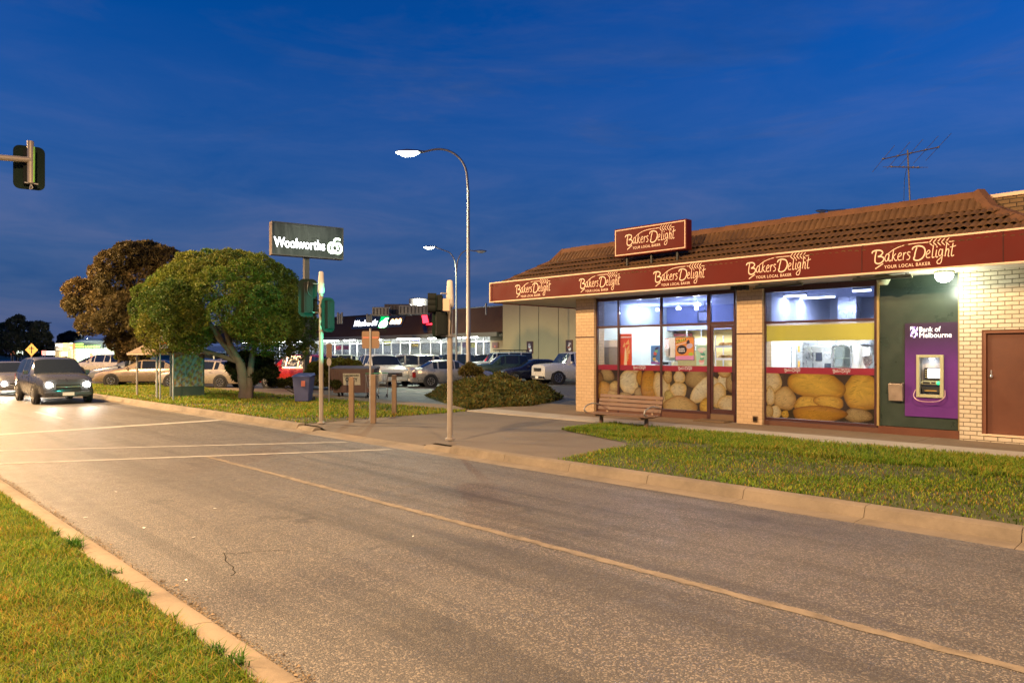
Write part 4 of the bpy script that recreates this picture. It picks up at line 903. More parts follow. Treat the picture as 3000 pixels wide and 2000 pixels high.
def hurry_p(sh, x0, x1, z0, z1):
    w, h = x1 - x0, z1 - z0
    b = .012; flat(sh, 'black_border', [(x0, z0), (x1, z0), (x1, z1), (x0, z1)], (.02, .015, .015), yq - .001)
    flat(sh, 'orange_field', [(x0 + b, z0 + b), (x1 - b, z0 + b), (x1 - b, z1 - b), (x0 + b, z1 - b)], (.85, .33, .06), yq - .0018)
    flat(sh, 'pink_strip', [(x0 + b, z0 + b), (x1 - b, z0 + b), (x1 - b, z0 + h * .22), (x0 + b, z0 + h * .18)], (.80, .33, .62), yq - .0025)
    U = Vector((1, 0, .22)).normalized(); Vv = Vector((-.22, 0, 1)).normalized()
    flat(sh, 'yellow_plate', [(x0 + w * .06, z1 - h * .28), (x0 + w * .58, z1 - h * .13), (x0 + w * .56, z1 - h * .04), (x0 + w * .05, z1 - h * .12)], (.03, .025, .02), yq - .0025)
    mb = MB(); text(mb, 'HURRY', (x0 + w * .07, yq - .004, z1 - h * .27), U, Vv, w * .52, h * .14, .03); mb.build('headline', M('print_yellow', (.85, .72, .08), .5), sh)
    mb = MB(); marks(mb, (x0 + w * .07, yq - .004, z1 - h * .36), U, Vv, w * .55, h * .045, 14); mb.build('subline', m_white, sh)
    cx, cz = x0 + w * .36, z0 + h * .46; mb = MB(); ellipse(mb, (0, 0), w * .26, h * .2, 0, (cx, yq - .003, cz), (1, 0, 0), (0, 0, 1)); mb.build('round_badge', M('print_dark', (.035, .03, .025), .5), sh)
    mb = MB(); marks(mb, (cx - w * .16, yq - .0045, cz), (1, 0, 0), (0, 0, 1), w * .32, h * .07, 5); marks(mb, (cx - w * .17, yq - .0045, cz - h * .09), (1, 0, 0), (0, 0, 1), w * .34, h * .07, 6); mb.build('badge_text', m_white, sh)
    mb = MB(); ellipse(mb, (0, 0), w * .17, h * .11, .3, (x0 + w * .76, yq - .003, z1 - h * .38), (1, 0, 0), (0, 0, 1)); mb.build('lilac_burst', M('print_lilac', (.62, .55, .75), .5), sh)
    S = []; 
    for i in range(16): r_ = (.17 if i % 2 else .09); a = 2 * math.pi * i / 16; S.append((x0 + w * (.83 + r_ * math.cos(a)), z0 + h * (.27 + .62 * r_ * math.sin(a))))
    flat(sh, 'green_burst', S, (.45, .65, .05), yq - .0035)
    flat(sh, 'dark_bottle', [(x0 + w * .58, z1 - h * .30), (x0 + w * .78, z1 - h * .28), (x0 + w * .76, z1 - h * .16), (x0 + w * .70, z1 - h * .10), (x0 + w * .63, z1 - h * .16)], (.04, .025, .03), yq - .0028)
poster('orange_poster', 1978, 2034, 987, 1055, 'orange poster with black border and yellow headline in the third shop window', hurry_p, M('poster_board', (.05, .04, .04), .5))
def blue_p(sh, x0, x1, z0, z1):
    w, h = x1 - x0, z1 - z0
    for i, c in enumerate([(.8, .8, .85), (.65, .45, .1), (.05, .1, .2), (.7, .15, .1), (.2, .5, .3), (.05, .05, .15)]):
        mb = MB(); ellipse(mb, (0, 0), w * random.uniform(.15, .32), h * random.uniform(.06, .12), random.uniform(-.5, .5), (x0 + w * random.uniform(.3, .7), yq - .002 - i * .0004, z0 + h * (.15 + .14 * i)), (1, 0, 0), (0, 0, 1)); mb.build('printed_shape', M('print_shape%d' % i, c, .5), sh)
    flat(sh, 'purple_foot', [(x0, z0), (x1, z0), (x1, z0 + h * .1), (x0, z0 + h * .13)], (.3, .1, .4), yq - .003)
poster('blue_poster', 1907, 1933, 1012, 1066, 'blue poster with jumbled colours at the right of the second shop window', blue_p, M('poster_blue', (.10, .26, .60), .5))
def green_p(sh, x0, x1, z0, z1):
    w, h = x1 - x0, z1 - z0
    for i, c in enumerate([(.85, .7, .7), (.8, .4, .4), (.15, .5, .35), (.85, .85, .8), (.1, .4, .3), (.75, .5, .55), (.8, .8, .75)]):
        mb = MB(); ellipse(mb, (0, 0), w * random.uniform(.18, .4), h * random.uniform(.05, .12), random.uniform(-.5, .5), (x0 + w * random.uniform(.35, .65), yq - .002 - i * .0004, z0 + h * (.12 + .11 * i)), (1, 0, 0), (0, 0, 1)); mb.build('printed_shape', M('print_mint%d' % i, c, .5), sh)
poster('mint_poster', 2040, 2073, 1010, 1070, 'pale mint poster with pink shapes beside the shop door', green_p, M('poster_mint', (.45, .72, .58), .5))
def note_p(sh, x0, x1, z0, z1):
    for i in range(5): flat(sh, 'grey_line', [(x0 + .02, z1 - .05 - i * .05), (x1 - .02, z1 - .05 - i * .05), (x1 - .02, z1 - .06 - i * .05), (x0 + .02, z1 - .06 - i * .05)], (.35, .35, .38))
poster('paper_notice', 1949, 1963, 1018, 1043, 'small grey paper notice at the left of the third shop window', note_p, M('notice_paper', (.62, .63, .63), .6))
poster('white_sheet', 1959, 1977, 989, 1047, 'blank white sheet behind the orange poster', lambda *a: None, M('blank_sheet', (.85, .85, .85), .6))
# counter, inner doorway
t = thing('shop_counter', 'white serving counter with glass front inside the bakery', 'counter', (-9.6, 19.8, .16))
xa_, xb_ = XY(1880, 19.6), XY(2080, 19.6)
mb = MB(); mb.box(xa_, xb_, 19.6, 20.2, .17, 1.05); mb.build('cabinet', m_white2, t, bevel=.01); mb = MB(); mb.box(xa_ - .03, xb_ + .03, 19.57, 20.25, 1.052, 1.10); mb.build('counter_top', m_sst, t, bevel=.005)
mb = MB(); mb.box(xa_ + .1, xb_ - .3, 19.62, 19.63, 1.102, 1.42); mb.build('sneeze_guard', m_glass, t)
m_mar = M('maroon_joinery', (.28, .07, .07), .5)
t = thing('inner_doorway', 'maroon framed doorway in the straw coloured back wall of the bakery', 'doorway', (XY(1915, 21.9), 21.9, .16))
for a_, b2 in ((1888, 1898), (1944, 1953)): mb = MB(); mb.box(XY(a_, 21.85), XY(b2, 21.85), 21.85, 21.995, .17, 2.5); mb.build('jamb', m_mar, t)
mb = MB(); mb.box(XY(1840, 21.85), XY(2022, 21.85), 21.84, 21.99, 2.502, 2.6); mb.build('head', m_mar, t)
mb = MB(); mb.box(XY(1850, 21.8), XY(1884, 21.8), 21.9, 21.99, .9, 2.3); mb.build('steel_panel', M('pale_green_steel', (.45, .55, .52), .35, .4), t)
for i, (px, c, lb) in enumerate(((1962, (.30, .10, .06), 'reddish menu board hung behind the shop counter'), (2008, (.10, .14, .10), 'dark menu board hung behind the shop counter'), (2050, (.55, .42, .2), 'tan menu board hung behind the shop counter'))):
    x = XY(px, 21.2); t = thing('menu_board', lb, 'menu board', (x, 21.3, 2.0)); mb = MB(); mb.box(x - .42, x + .42, 21.28, 21.31, 1.95, 2.42); sh = mb.build('board', M('menu_%d' % i, c, .5), t); mb = MB()
    for k in range(6): marks(mb, (x - .36, 21.278, 2.35 - k * .065), (1, 0, 0), (0, 0, 1), random.uniform(.4, .7), .03, random.randint(4, 8))
    mb.build('menu_lines', m_white, sh); mb = MB(); mb.bar((x, 21.3, 2.42), (x, 21.3, 2.70), .02, .02); mb.build('hanger', m_sst, t)
rack(2035, 2076, 21.3, .4, (.5, .9, 1.3, 1.65), 'wall rack of loaves at the back of the shop beside the door', 'loaf on the back wall rack of the shop', 'loaves on the back wall rack', .9, m_white2) if False else None
t = thing('coffee_machine', 'steel coffee machine standing on the shop counter', 'coffee machine', (XY(1948, 19.8), 19.8, 1.1)); xc_ = XY(1948, 19.8)
mb = MB(); mb.box(xc_ - .3, xc_ + .3, 19.7, 20.1, 1.102, 1.20); mb.box(xc_ - .3, xc_ + .3, 19.9, 20.1, 1.2, 1.5); mb.box(xc_ - .3, xc_ + .3, 19.7, 20.1, 1.5, 1.66); mb.build('machine_body', m_sst, t, bevel=.01); mb = MB(); mb.box(xc_ - .2, xc_ + .2, 19.69, 19.699, 1.54, 1.62); mb.build('dial_panel', m_black, t)
for i, (px, w, h, c) in enumerate(((1985, .26, .30, (.75, .75, .75)), (2000, .22, .20, (.80, .45, .35)), (2022, .24, .26, (.75, .5, .5)), (2045, .2, .34, (.8, .8, .78)))):
    x = XY(px, 19.75); t = thing('counter_box', ['white', 'orange', 'pink', 'tall pale'][i] + ' carton standing on the shop counter', 'carton', (x, 19.75, 1.1)); mb = MB(); mb.box(x - w / 2, x + w / 2, 19.7, 19.9, 1.102, 1.102 + h); mb.build('carton', M('carton_%d' % i, c, .6, var=.1), t, bevel=.005); mb = MB(); mb.box(x - w / 2 + .03, x + w / 2 - .03, 19.694, 19.699, 1.12 + h * .3, 1.1 + h * .7); mb.build('carton_label', M('carton_print_%d' % i, tuple(k * .5 for k in c), .6), t)
t = thing('wall_screen', 'small dark framed screen high on the wall above the shop door', 'screen', (XY(2062, 19.5), 19.5, 3.0)); x = XY(2062, 19.5); mb = MB(); mb.box(x - .22, x + .22, 19.5, 19.56, 2.86, 3.2); mb.build('screen_frame', m_black, t); mb = MB(); mb.box(x - .18, x + .18, 19.494, 19.499, 2.9, 3.16); mb.build('screen_face', M('grey_screen', (.35, .36, .42), .2), t); mb = MB(); mb.bar((x, 19.56, 3.03), (x, 19.56, 3.5), .03, .03); mb.build('hanger', m_sst, t)
# ceiling lights of the shop
m_tube = EM('fluorescent_tube', (.92, .95, 1.0), 6.0)
def spot(px, py, Y, r):
    c = onY(px, py, Y); c.z = min(c.z, 3.36); t = thing('ceiling_spotlight', 'white spotlight glowing on the ceiling track inside the shop', 'spotlight', c, 0, 'spotlights inside the bakery')
    mb = MB(); mb.cyl(c + Vector((0, 0, .03)), (c.x, c.y, 3.499), .02, n=8); mb.build('stem', m_white2, t); mb = MB(); mb.lathe([(.03, .05), (r, .02), (r, -.04), (.02, -.05)], c, (0, 0, 1), 12); mb.build('lamp_head', EM('spot_head', (.9, .95, 1), 9), t, smooth=40)
    lamp('spot_light', 'POINT', c + Vector((0, 0, -.15)), 27, (.95, .97, 1), t, shadow_soft_size=.08)
for a in ((1873, 880, 19.5, .07), (1926, 884, 20.2, .06), (1988, 886, 20.0, .08), (2043, 872, 18.8, .1), (2040, 890, 20.5, .06)): spot(*a)
def tube(pxa, pya, pxb, Y, i):
    xa, xb = XY(pxa, Y), XY(pxb, Y); t = thing('ceiling_batten', 'fluorescent batten on the kitchen ceiling ' + i, 'light fitting', ((xa + xb) / 2, Y, 3.49))
    mb = MB(); mb.box(xa, xb, Y - .06, Y + .06, 3.44, 3.498); mb.build('batten', m_white2, t); mb = MB(); mb.tube([(xa, Y, 3.415), (xb, Y, 3.415)], .022, 8); mb.build('tube', m_tube, t)
    lamp('batten_light', 'AREA', ((xa + xb) / 2, Y, 3.38), 33, (.95, .97, 1), t, shape='RECTANGLE', size=xb - xa, size_y=.08)
tube(2257, 850, 2362, 18.6, 'nearest the tiled pillar'); tube(2322, 861, 2446, 19.6, 'deepest in the room'); tube(2498, 838, 2552, 18.2, 'nearest the green bay')
# bread racks
m_loaf = VCOL('bread_loaf', .65, .3, 14, 0, .3)
def loaf_mesh(l, w, h):
    mb = MB(); C = []
    prof = [(-.5, 0), (-.5, .45), (-.56, .62), (-.42, .9), (-.15, 1.0), (.15, 1.0), (.42, .9), (.56, .62), (.5, .45), (.5, 0)]
    xs = [(-.5, .8), (-.46, .95), (-.2, 1.03), (0, 1.0), (.2, 1.03), (.46, .95), (.5, .8)]
    for x, s in xs:
        for y, z in prof: mb.V.append((x * l, y * w * s, z * h * s)); C.append((.72, .50, .20) if z < .6 else (.50, .25, .06))
    n = len(prof)
    for i in range(len(xs) - 1):
        for j in range(n): mb.F.append((i * n + j, i * n + (j + 1) % n, (i + 1) * n + (j + 1) % n, (i + 1) * n + j))
    mb.F.append(tuple(range(n))); mb.F.append(tuple((len(xs) - 1) * n + j for j in reversed(range(n)))); mb.C = C; return mb
LOAF = None
def loaf(c, rz, s, label, group):
    global LOAF
    if LOAF is None: o = LOAF = loaf_mesh(.26, .13, .13).build('bread_loaf', m_loaf, None, smooth=60)
    else: o = LOAF.copy(); COL.objects.link(o)
    o.location = c; o.rotation_euler = (0, 0, rz); o.scale = (s, s, s); tag(o, label, 'bread', group)
def rack(px0, px1, Y, dep, zs, label, lab2, grp, rows, mat):
    xa, xb = XY(px0, Y), XY(px1, Y); t = thing('bread_rack', label, 'rack', ((xa + xb) / 2, Y, .16))
    for x in (xa, xb):
        for y in (Y, Y + dep): mb = MB(); mb.bar((x, y, .16), (x, y, zs[-1] + .35), .03, .03); mb.build('upright', mat, t)
    for z in zs:
        mb = MB(); mb.box(xa + .016, xb - .016, Y, Y + dep, z - .012, z); mb.box(xa + .016, xb - .016, Y - .006, Y - .001, z - .012, z + .05); mb.build('shelf', mat, t)
        n = max(2, int((xb - xa) / .17))
        for i in range(n):
            if random.random() < rows: loaf((xa + .1 + (xb - xa - .2) * i / (n - 1), Y + dep / 2, z + .001), R(90) + random.uniform(-.15, .15), random.uniform(.9, 1.15), lab2, grp)
rack(2096, 2152, 18.9, .45, (.55, .95, 1.35, 1.72, 2.08), 'pale metal bread rack standing behind the shop door', 'golden loaf on the bread rack behind the shop door', 'loaves behind the shop door', .92, m_white2)
rack(2262, 2318, 19.0, .45, (.6, 1.0, 1.40, 1.80), 'chrome wire bread rack at the left of the kitchen window', 'golden loaf on the chrome rack in the kitchen window', 'loaves on the chrome rack', .75, m_sst)
# kitchen machines
def tbox(name, label, cat, px0, px1, py0, Y, dep, mat, parts=()):
    xa, xb = XY(px0, Y), XY(px1, Y); zt = ZY((px0 + px1) / 2, py0, Y); t = thing(name, label, cat, ((xa + xb) / 2, Y, .16))
    mb = MB(); mb.box(xa, xb, Y, Y + dep, .17, zt); mb.build('body', mat, t, bevel=.015); w, h = xb - xa, zt - .17
    for nm, x0, x1, z0, z1, out, m2 in parts: mb = MB(); mb.box(xa + w * x0, xa + w * x1, Y - out, Y - .001, .17 + h * z0, .17 + h * z1); mb.build(nm, m2, t, bevel=.004)
m_dk = M('oven_glass', (.035, .04, .055), .15); m_or = M('orange_switch', (.75, .38, .08), .4)
tbox('oven_column', 'narrow steel oven control column with two orange switches', 'oven', 2326, 2354, 1000, 19.3, .7, m_sst, (('switch', .42, .62, .86, .94, .012, m_or), ('switch', .42, .62, .66, .74, .012, m_or), ('door_gap', .92, .98, .02, .96, .004, m_dk)))
tbox('deck_oven', 'steel deck oven with a grid of dark glass doors in the kitchen', 'oven', 2360, 2438, 1012, 19.9, .9, m_sst, [('oven_door', .06 + i * .33, .30 + i * .33, .78 - j * .15, .90 - j * .15, .012, m_dk if (i + j) % 3 != 2 else m_sst) for i in range(3) for j in range(4)])
xa, xb = XY(2400, 20.6), XY(2556, 20.6)
t = thing('exhaust_hood', 'grey steel exhaust hood over the kitchen ovens', 'hood', ((xa + xb) / 2, 20.6, 2.2)); mb = MB(); mb.hexa([(xa, 20.4, 2.15), (xb, 20.4, 2.15), (xb, 21.5, 2.15), (xa, 21.5, 2.15), (xa + .2, 20.8, 2.6), (xb, 20.8, 2.6), (xb, 21.5, 2.6), (xa + .2, 21.5, 2.6)]); mb.build('hood_shell', m_sst, t); mb = MB(); mb.box(xa + .4, xa + .9, 20.9, 21.3, 2.601, 3.5); mb.build('duct', m_sst, t)
t = thing('covered_trolley', 'tray trolley with rounded top under a clear plastic cover', 'trolley', (XY(2467, 18.5), 18.5, .16))
xa, xb = XY(2443, 18.5), XY(2492, 18.5); zt = ZY(2467, 1010, 18.5)
A = [(xa, 18.5, .3), (xa, 18.5, zt - .12), (xa + .05, 18.5, zt - .03), (xa + .14, 18.5, zt), (xb - .14, 18.5, zt), (xb - .05, 18.5, zt - .03), (xb, 18.5, zt - .12), (xb, 18.5, .3)]
for dy in (0, .6): mb = MB(); mb.tube([(x, y + dy, z) for x, y, z in A], .018, 8); mb.build('hoop_frame', m_sst, t, smooth=50)
for i in range(7): mb = MB(); mb.box(xa + .03, xb - .03, 18.52, 19.08, .45 + i * .22, .465 + i * .22); mb.build('tray', M('tray_cream', (.70, .72, .62), .5), t)
for x in (xa, xb): mb = MB(); mb.lathe([(.05, -.02), (.05, .02)], (x, 18.6, .21), (1, 0, 0), 12); mb.build('castor', m_black, t)
mb = MB(); mb.prism([(x, 18.49, z) for x, y, z in A], (0, .62, 0)); mb.build('plastic_cover', GLASS('clear_plastic', (.9, .95, .92), 1.2, .15), t)
t = thing('draped_rack', 'rack draped with a sagging white sheet at the right of the kitchen window', 'rack', (XY(2525, 18.3), 18.3, .16))
xa, xb = XY(2496, 18.3), XY(2552, 18.3); zt = ZY(2525, 1008, 18.3); mb = MB(); nx, nz = 16, 14
for j in range(nz + 1):
    for i in range(nx + 1):
        u, v = i / nx, j / nz; mb.V.append((xa + (xb - xa) * u, 18.3 - .08 * math.sin(v * 3) * (1 + .3 * math.sin(u * 9)) + .05 * math.sin(u * 14 + v * 3), .5 + (zt - .5) * v - .06 * math.sin(u * math.pi) * v + (.06 * math.sin(u * 5) if j == nz else 0)))
for j in range(nz):
    for i in range(nx): k = j * (nx + 1) + i; mb.F.append((k, k + 1, k + nx + 2, k + nx + 1))
mb.build('sheet', m_white2, t, smooth=60)
for x in (xa + .05, xb - .05): mb = MB(); mb.bar((x, 18.45, .16), (x, 18.45, zt - .1), .03, .03); mb.build('upright', m_sst, t)
t = thing('dough_scale', 'dark framed steel hopper at the right edge of the kitchen window', 'machine', (XY(2540, 17.6), 17.6, .16)); c = onY(2542, 1060, 17.6)
mb = MB(); mb.prism([(c.x - .13, 17.6, c.z + .12), (c.x + .1, 17.6, c.z + .16), (c.x + .1, 17.6, c.z - .02), (c.x - .02, 17.6, c.z - .16), (c.x - .1, 17.6, c.z - .02)], (0, .25, 0)); mb.build('hopper', m_sst, t); mb = MB(); mb.bar((c.x, 17.72, .16), (c.x, 17.72, c.z - .17), .06, .06); mb.build('stand', m_dk, t)
# ================================================================ vehicles
m_carglass = M('car_glass', (.012, .016, .02), .06, var=.1, spec=.8); m_tyre = M('tyre_rubber', (.015, .015, .015), .85, var=.2); m_rim = M('alloy_rim', (.45, .45, .46), .3, .9, var=.08)
m_trim = M('black_trim', (.02, .02, .022), .55, var=.15); m_hl = M('headlamp_clear', (.62, .64, .62), .12, .3, var=.05, spec=.8); m_tl = M('tail_lamp_red', (.32, .012, .01), .15, var=.1, spec=.7); m_or2 = M('amber_lamp', (.6, .22, .02), .2)
m_plate = M('number_plate', (.7, .7, .66), .5); m_hl_on = EM('lit_headlamp', (1, .95, .85), 22.0); m_chrome = M('chrome', (.6, .6, .6), .12, 1.0, var=.03)
def paint(n, c, metal=.3): return M('car_paint_' + n, c, .28, metal, var=.02, vs=2, spec=.5, coat=.35)
# stations: (x, z belt/hood surface, z roof (same = no cabin), half width at belt, half width at roof), kind of the bay behind it
def body_spec(kind_):
    if kind_ == 'sedan':
        L, Wd = 4.7, .90; st = [(2.35, .50, .55, .62, .5), (2.28, .62, .68, .74, .6), (2.0, .74, .80, .84, .7), (1.45, .83, .90, .88, .72), (.95, .92, .98, .88, .70), (.20, .96, 1.38, .89, .60), (-.05, .96, 1.43, .89, .61), (-.12, .96, 1.44, .89, .61), (-.95, .97, 1.42, .89, .60), (-1.03, .97, 1.41, .89, .60), (-1.25, .98, 1.37, .88, .59), (-1.85, 1.0, 1.05, .86, .68), (-2.2, .98, 1.02, .80, .62), (-2.33, .85, .90, .70, .55), (-2.36, .55, .60, .62, .5)]
        bay = 'bbbbwssspssrbbb'; bay = ['b', 'b', 'b', 'b', 'w', 's', 'p', 's', 'p', 's', 'r', 'b', 'b', 'b']; wh = (1.42, -1.40, .32, .20)
    elif kind_ == 'hatch':
        L, Wd = 4.2, .87; st = [(2.1, .52, .57, .60, .5), (2.03, .66, .72, .72, .6), (1.75, .80, .86, .82, .68), (1.25, .90, .97, .86, .70), (.85, .97, 1.02, .87, .70), (.15, 1.0, 1.46, .87, .60), (-.08, 1.0, 1.50, .87, .60), (-.15, 1.0, 1.51, .87, .60), (-.95, 1.02, 1.49, .87, .58), (-1.02, 1.02, 1.48, .87, .58), (-1.55, 1.08, 1.42, .85, .55), (-1.95, 1.05, 1.10, .80, .62), (-2.08, .85, .90, .74, .56), (-2.12, .52, .57, .64, .5)]
        bay = ['b', 'b', 'b', 'b', 'w', 's', 'p', 's', 'p', 's', 'r', 'b', 'b']; wh = (1.28, -1.25, .31, .19)
    elif kind_ == 'suv':
        L, Wd = 4.7, .94; st = [(2.35, .62, .68, .70, .58), (2.28, .85, .92, .80, .66), (2.0, .98, 1.05, .88, .74), (1.45, 1.05, 1.12, .92, .76), (1.0, 1.09, 1.15, .93, .76), (.45, 1.12, 1.66, .93, .68), (.15, 1.12, 1.72, .93, .68), (.06, 1.12, 1.73, .93, .68), (-.75, 1.13, 1.74, .93, .68), (-.83, 1.13, 1.74, .93, .68), (-1.55, 1.14, 1.73, .93, .67), (-1.63, 1.14, 1.72, .92, .67), (-2.12, 1.15, 1.66, .90, .64), (-2.30, 1.12, 1.18, .86, .68), (-2.36, .70, .76, .78, .6)]
        bay = ['b', 'b', 'b', 'b', 'w', 's', 'p', 's', 'p', 's', 'p', 's', 'r', 'b']; wh = (1.45, -1.42, .37, .22)
    elif kind_ == 'wagon4':      # upright off-roader
        L, Wd = 4.8, .95; st = [(2.38, .75, .80, .84, .74), (2.33, 1.05, 1.12, .90, .80), (2.0, 1.12, 1.18, .94, .82), (1.5, 1.15, 1.21, .95, .82), (1.02, 1.18, 1.23, .95, .82), (.62, 1.20, 1.80, .95, .76), (.40, 1.20, 1.86, .95, .76), (.30, 1.20, 1.87, .95, .76), (-.50, 1.20, 1.88, .95, .76), (-.60, 1.20, 1.90, .95, .76), (-1.4, 1.20, 1.90, .95, .76), (-1.5, 1.20, 1.90, .95, .76), (-2.25, 1.20, 1.88, .94, .75), (-2.36, 1.15, 1.22, .92, .78), (-2.40, .75, .80, .86, .7)]
        bay = ['b', 'b', 'b', 'b', 'w', 's', 'p', 's', 'p', 's', 'p', 's', 'r', 'b']; wh = (1.48, -1.42, .40, .25)
    else:                        # ute, dual cab
        L, Wd = 5.2, .92; st = [(2.6, .68, .74, .72, .6), (2.53, .92, .98, .82, .68), (2.2, 1.02, 1.08, .90, .74), (1.65, 1.08, 1.14, .92, .76), (1.25, 1.11, 1.16, .92, .76), (.70, 1.14, 1.64, .92, .66), (.45, 1.14, 1.70, .92, .66), (.36, 1.14, 1.71, .92, .66), (-.45, 1.14, 1.72, .92, .66), (-.53, 1.14, 1.71, .92, .66), (-1.0, 1.14, 1.66, .92, .65), (-1.12, 1.10, 1.15, .92, .84), (-1.9, 1.10, 1.14, .92, .84), (-2.55, 1.10, 1.14, .91, .83), (-2.62, .62, .68, .84, .7)]
        bay = ['b', 'b', 'b', 'b', 'w', 's', 'p', 's', 'p', 's', 'r', 'b', 'b', 'b']; wh = (1.62, -1.60, .39, .24)
    return L, Wd, st, bay, wh
CARN = 0
def car(kind_, pname, pc, px, d, heading, label, cat='car', z=.1, lit=False, group='cars in the car park', metal=.3, pos=None, rack=False, bullbar=False, spare=False):
    """heading: direction of the bonnet as (x, y)"""
    L, Wd, st, bay, (xf, xr, wr, wz) = body_spec(kind_)
    p = pos if pos is not None else at(px, HOR, d); rz = math.atan2(heading[1], heading[0])
    t = thing({'ute': 'parked_ute', 'sedan': 'parked_sedan', 'hatch': 'parked_hatchback'}.get(kind_, 'parked_wagon') if not lit else 'queued_car', label, cat, (p.x, p.y, z), rz, group)
    mp = paint(pname, pc, metal); zb = wr * .62
    n = 9; sec = []
    for (x, zbelt, zroof, wb, wrf) in st:
        low = zb + .05; 
        h = [(wb * .90, low), (wb * .985, low + .14), (wb * 1.0, (low + zbelt) * .52), (wb * .995, zbelt - .07), (wb * .955, zbelt), (wrf + .04, zroof - .055), (wrf * .86, zroof - .005), (wrf * .45, zroof + .012)]
        if zroof - zbelt < .2: h[5] = (wb * .90, zbelt + .02); h[6] = (wb * .72, zroof); h[7] = (wb * .35, zroof + .01)
        sec.append([(x, y, zz) for y, zz in h] + [(x, -y, zz) for y, zz in reversed(h)])
    m_ = len(sec[0])
    body = MB(); body.V = [q for s_ in sec for q in s_]; glassF = {'w': [], 'r': [], 's': []}
    for i in range(len(sec) - 1):
        for j in range(m_):
            q = (i * m_ + j, i * m_ + (j + 1) % m_, (i + 1) * m_ + (j + 1) % m_, (i + 1) * m_ + j)
            b_ = bay[i]
            if b_ in 'wr' and j in (5, 6, 7, 8, 9): glassF[b_].append(q)
            elif b_ == 's' and j in (4, 10): glassF['s'].append(q)
            else: body.F.append(q)
    body.F.append(tuple(range(m_))); body.F.append(tuple((len(sec) - 1) * m_ + j for j in reversed(range(m_))))
    bo = body.build('body', mp, t, smooth=32, local=True)
    def sub(fs):
        g = MB(); mp_ = {}
        for f in fs:
            k = []
            for i in f:
                if i not in mp_: mp_[i] = len(g.V); g.V.append(body.V[i])
                k.append(mp_[i])
            g.F.append(tuple(k))
        return g
    if glassF['w']: sub(glassF['w']).build('windscreen', m_carglass, t, smooth=60, local=True)
    if glassF['r']: sub(glassF['r']).build('rear_window', m_carglass, t, smooth=60, local=True)
    for sg in (1, -1):
        for f in [q for q in glassF['s'] if body.V[q[0]][1] * sg > 0]: sub([f]).build('side_window', m_carglass, t, local=True)
    for x in (xf, xr):
        for sg in (1, -1):
            yb = Wd * .985 * sg
            mb = MB(); mb.lathe([(wr + .07, -.06), (wr + .075, .004), (wr + .01, .006)], (x, yb, wr), (0, sg, 0), 22); mb.build('wheel_arch', m_trim, t, smooth=40, local=True)
            mb = MB(); mb.lathe([(wr * .62, -.16), (wr * .97, -.16), (wr, -.12), (wr, .02), (wr * .95, .045), (wr * .66, .045), (wr * .64, .02)], (x, yb, wr), (0, sg, 0), 22); w_ = mb.build('wheel', m_tyre, t, smooth=40, local=True)
            mb = MB(); mb.lathe([(wr * .64, .0), (wr * .64, .04), (wr * .58, .04), (wr * .56, .012), (wr * .15, .012)], (x, yb, wr), (0, sg, 0), 18)
            for k in range(7):
                a = 2 * math.pi * k / 7; c0 = Vector((x + .05 * math.cos(a), yb + sg * .03, wr + .05 * math.sin(a))); c1 = Vector((x + wr * .6 * math.cos(a), yb + sg * .035, wr + wr * .6 * math.sin(a))); mb.bar(c0, c1, .02, .045, (0, 1, 0))
            mb.build('rim', m_rim, w_, local=True, smooth=40)
    # front and rear furniture
    x0 = st[0][0]; xe = st[-1][0]; zh = st[1][1]; zt = st[-2][1]; wf = st[1][3]
    mb = MB(); mb.box(x0 - .06, x0 + .035, -wf * .52, wf * .52, zh - .30, zh - .10); g = mb.build('grille', m_trim, t, local=True, bevel=.01)
    mb = MB(); mb.box(x0 + .036, x0 + .045, -wf * .5, wf * .5, zh - .21, zh - .18); mb.build('grille_bar', m_chrome, g, local=True)
    mb = MB(); mb.box(x0 - .10, x0 + .05, -wf * .96, wf * .96, zb + .08, zb + .24); mb.build('bumper', m_trim if kind_ in ('wagon4', 'ute') else mp, t, local=True, bevel=.03)
    mb = MB(); mb.box(xe - .05, xe + .10, -wf * .96, wf * .96, zb + .08, zb + .26); mb.build('bumper', m_trim if kind_ in ('wagon4', 'ute') else mp, t, local=True, bevel=.03)
    for sg in (1, -1):
        y = sg * wf * .78
        mb = MB(); mb.hexa([(x0 - .10, y - .15, zh - .20), (x0 + .012, y - .14, zh - .20), (x0 - .08 * 1, y + .15, zh - .20), (x0 - .2, y + .15, zh - .20)][:4] + [(x0 - .14, y - .15, zh - .04), (x0 - .02, y - .14, zh - .05), (x0 - .10, y + .15, zh - .03), (x0 - .2, y + .15, zh - .03)]) if sg > 0 else mb.hexa([(x0 - .2, y - .15, zh - .20), (x0 - .08, y - .15, zh - .20), (x0 + .012, y + .14, zh - .20), (x0 - .10, y + .15, zh - .20), (x0 - .2, y - .15, zh - .03), (x0 - .10, y - .15, zh - .03), (x0 - .02, y + .14, zh - .05), (x0 - .14, y + .15, zh - .04)])
        hl = mb.build('headlight', m_hl, t, local=True, bevel=.008)
        if lit: mb = MB(); mb.lathe([(.005, .0), (.10, .0), (.095, .04), (.005, .055)], (x0 + .005, y, zh - .12), (1, 0, 0), 16); mb.build('lamp_lens', m_hl_on, hl, local=True, smooth=40)
        mb = MB(); mb.box(xe - .012, xe + .16, sg * wf * .98 - .09, sg * wf * .98 + .03 * 0 + .06, zt - .32, zt - .06); mb.build('tail_light', m_tl, t, local=True, bevel=.01)
        k = [s_ for s_, b_ in zip(st, bay) if b_ == 'w'][0]; mb = MB(); mb.box(k[0] - .42, k[0] - .30, sg * (k[3] + .03) , sg * (k[3] + .20), k[1] + .02, k[1] + .16); mb.build('mirror', mp, t, local=True, bevel=.02)
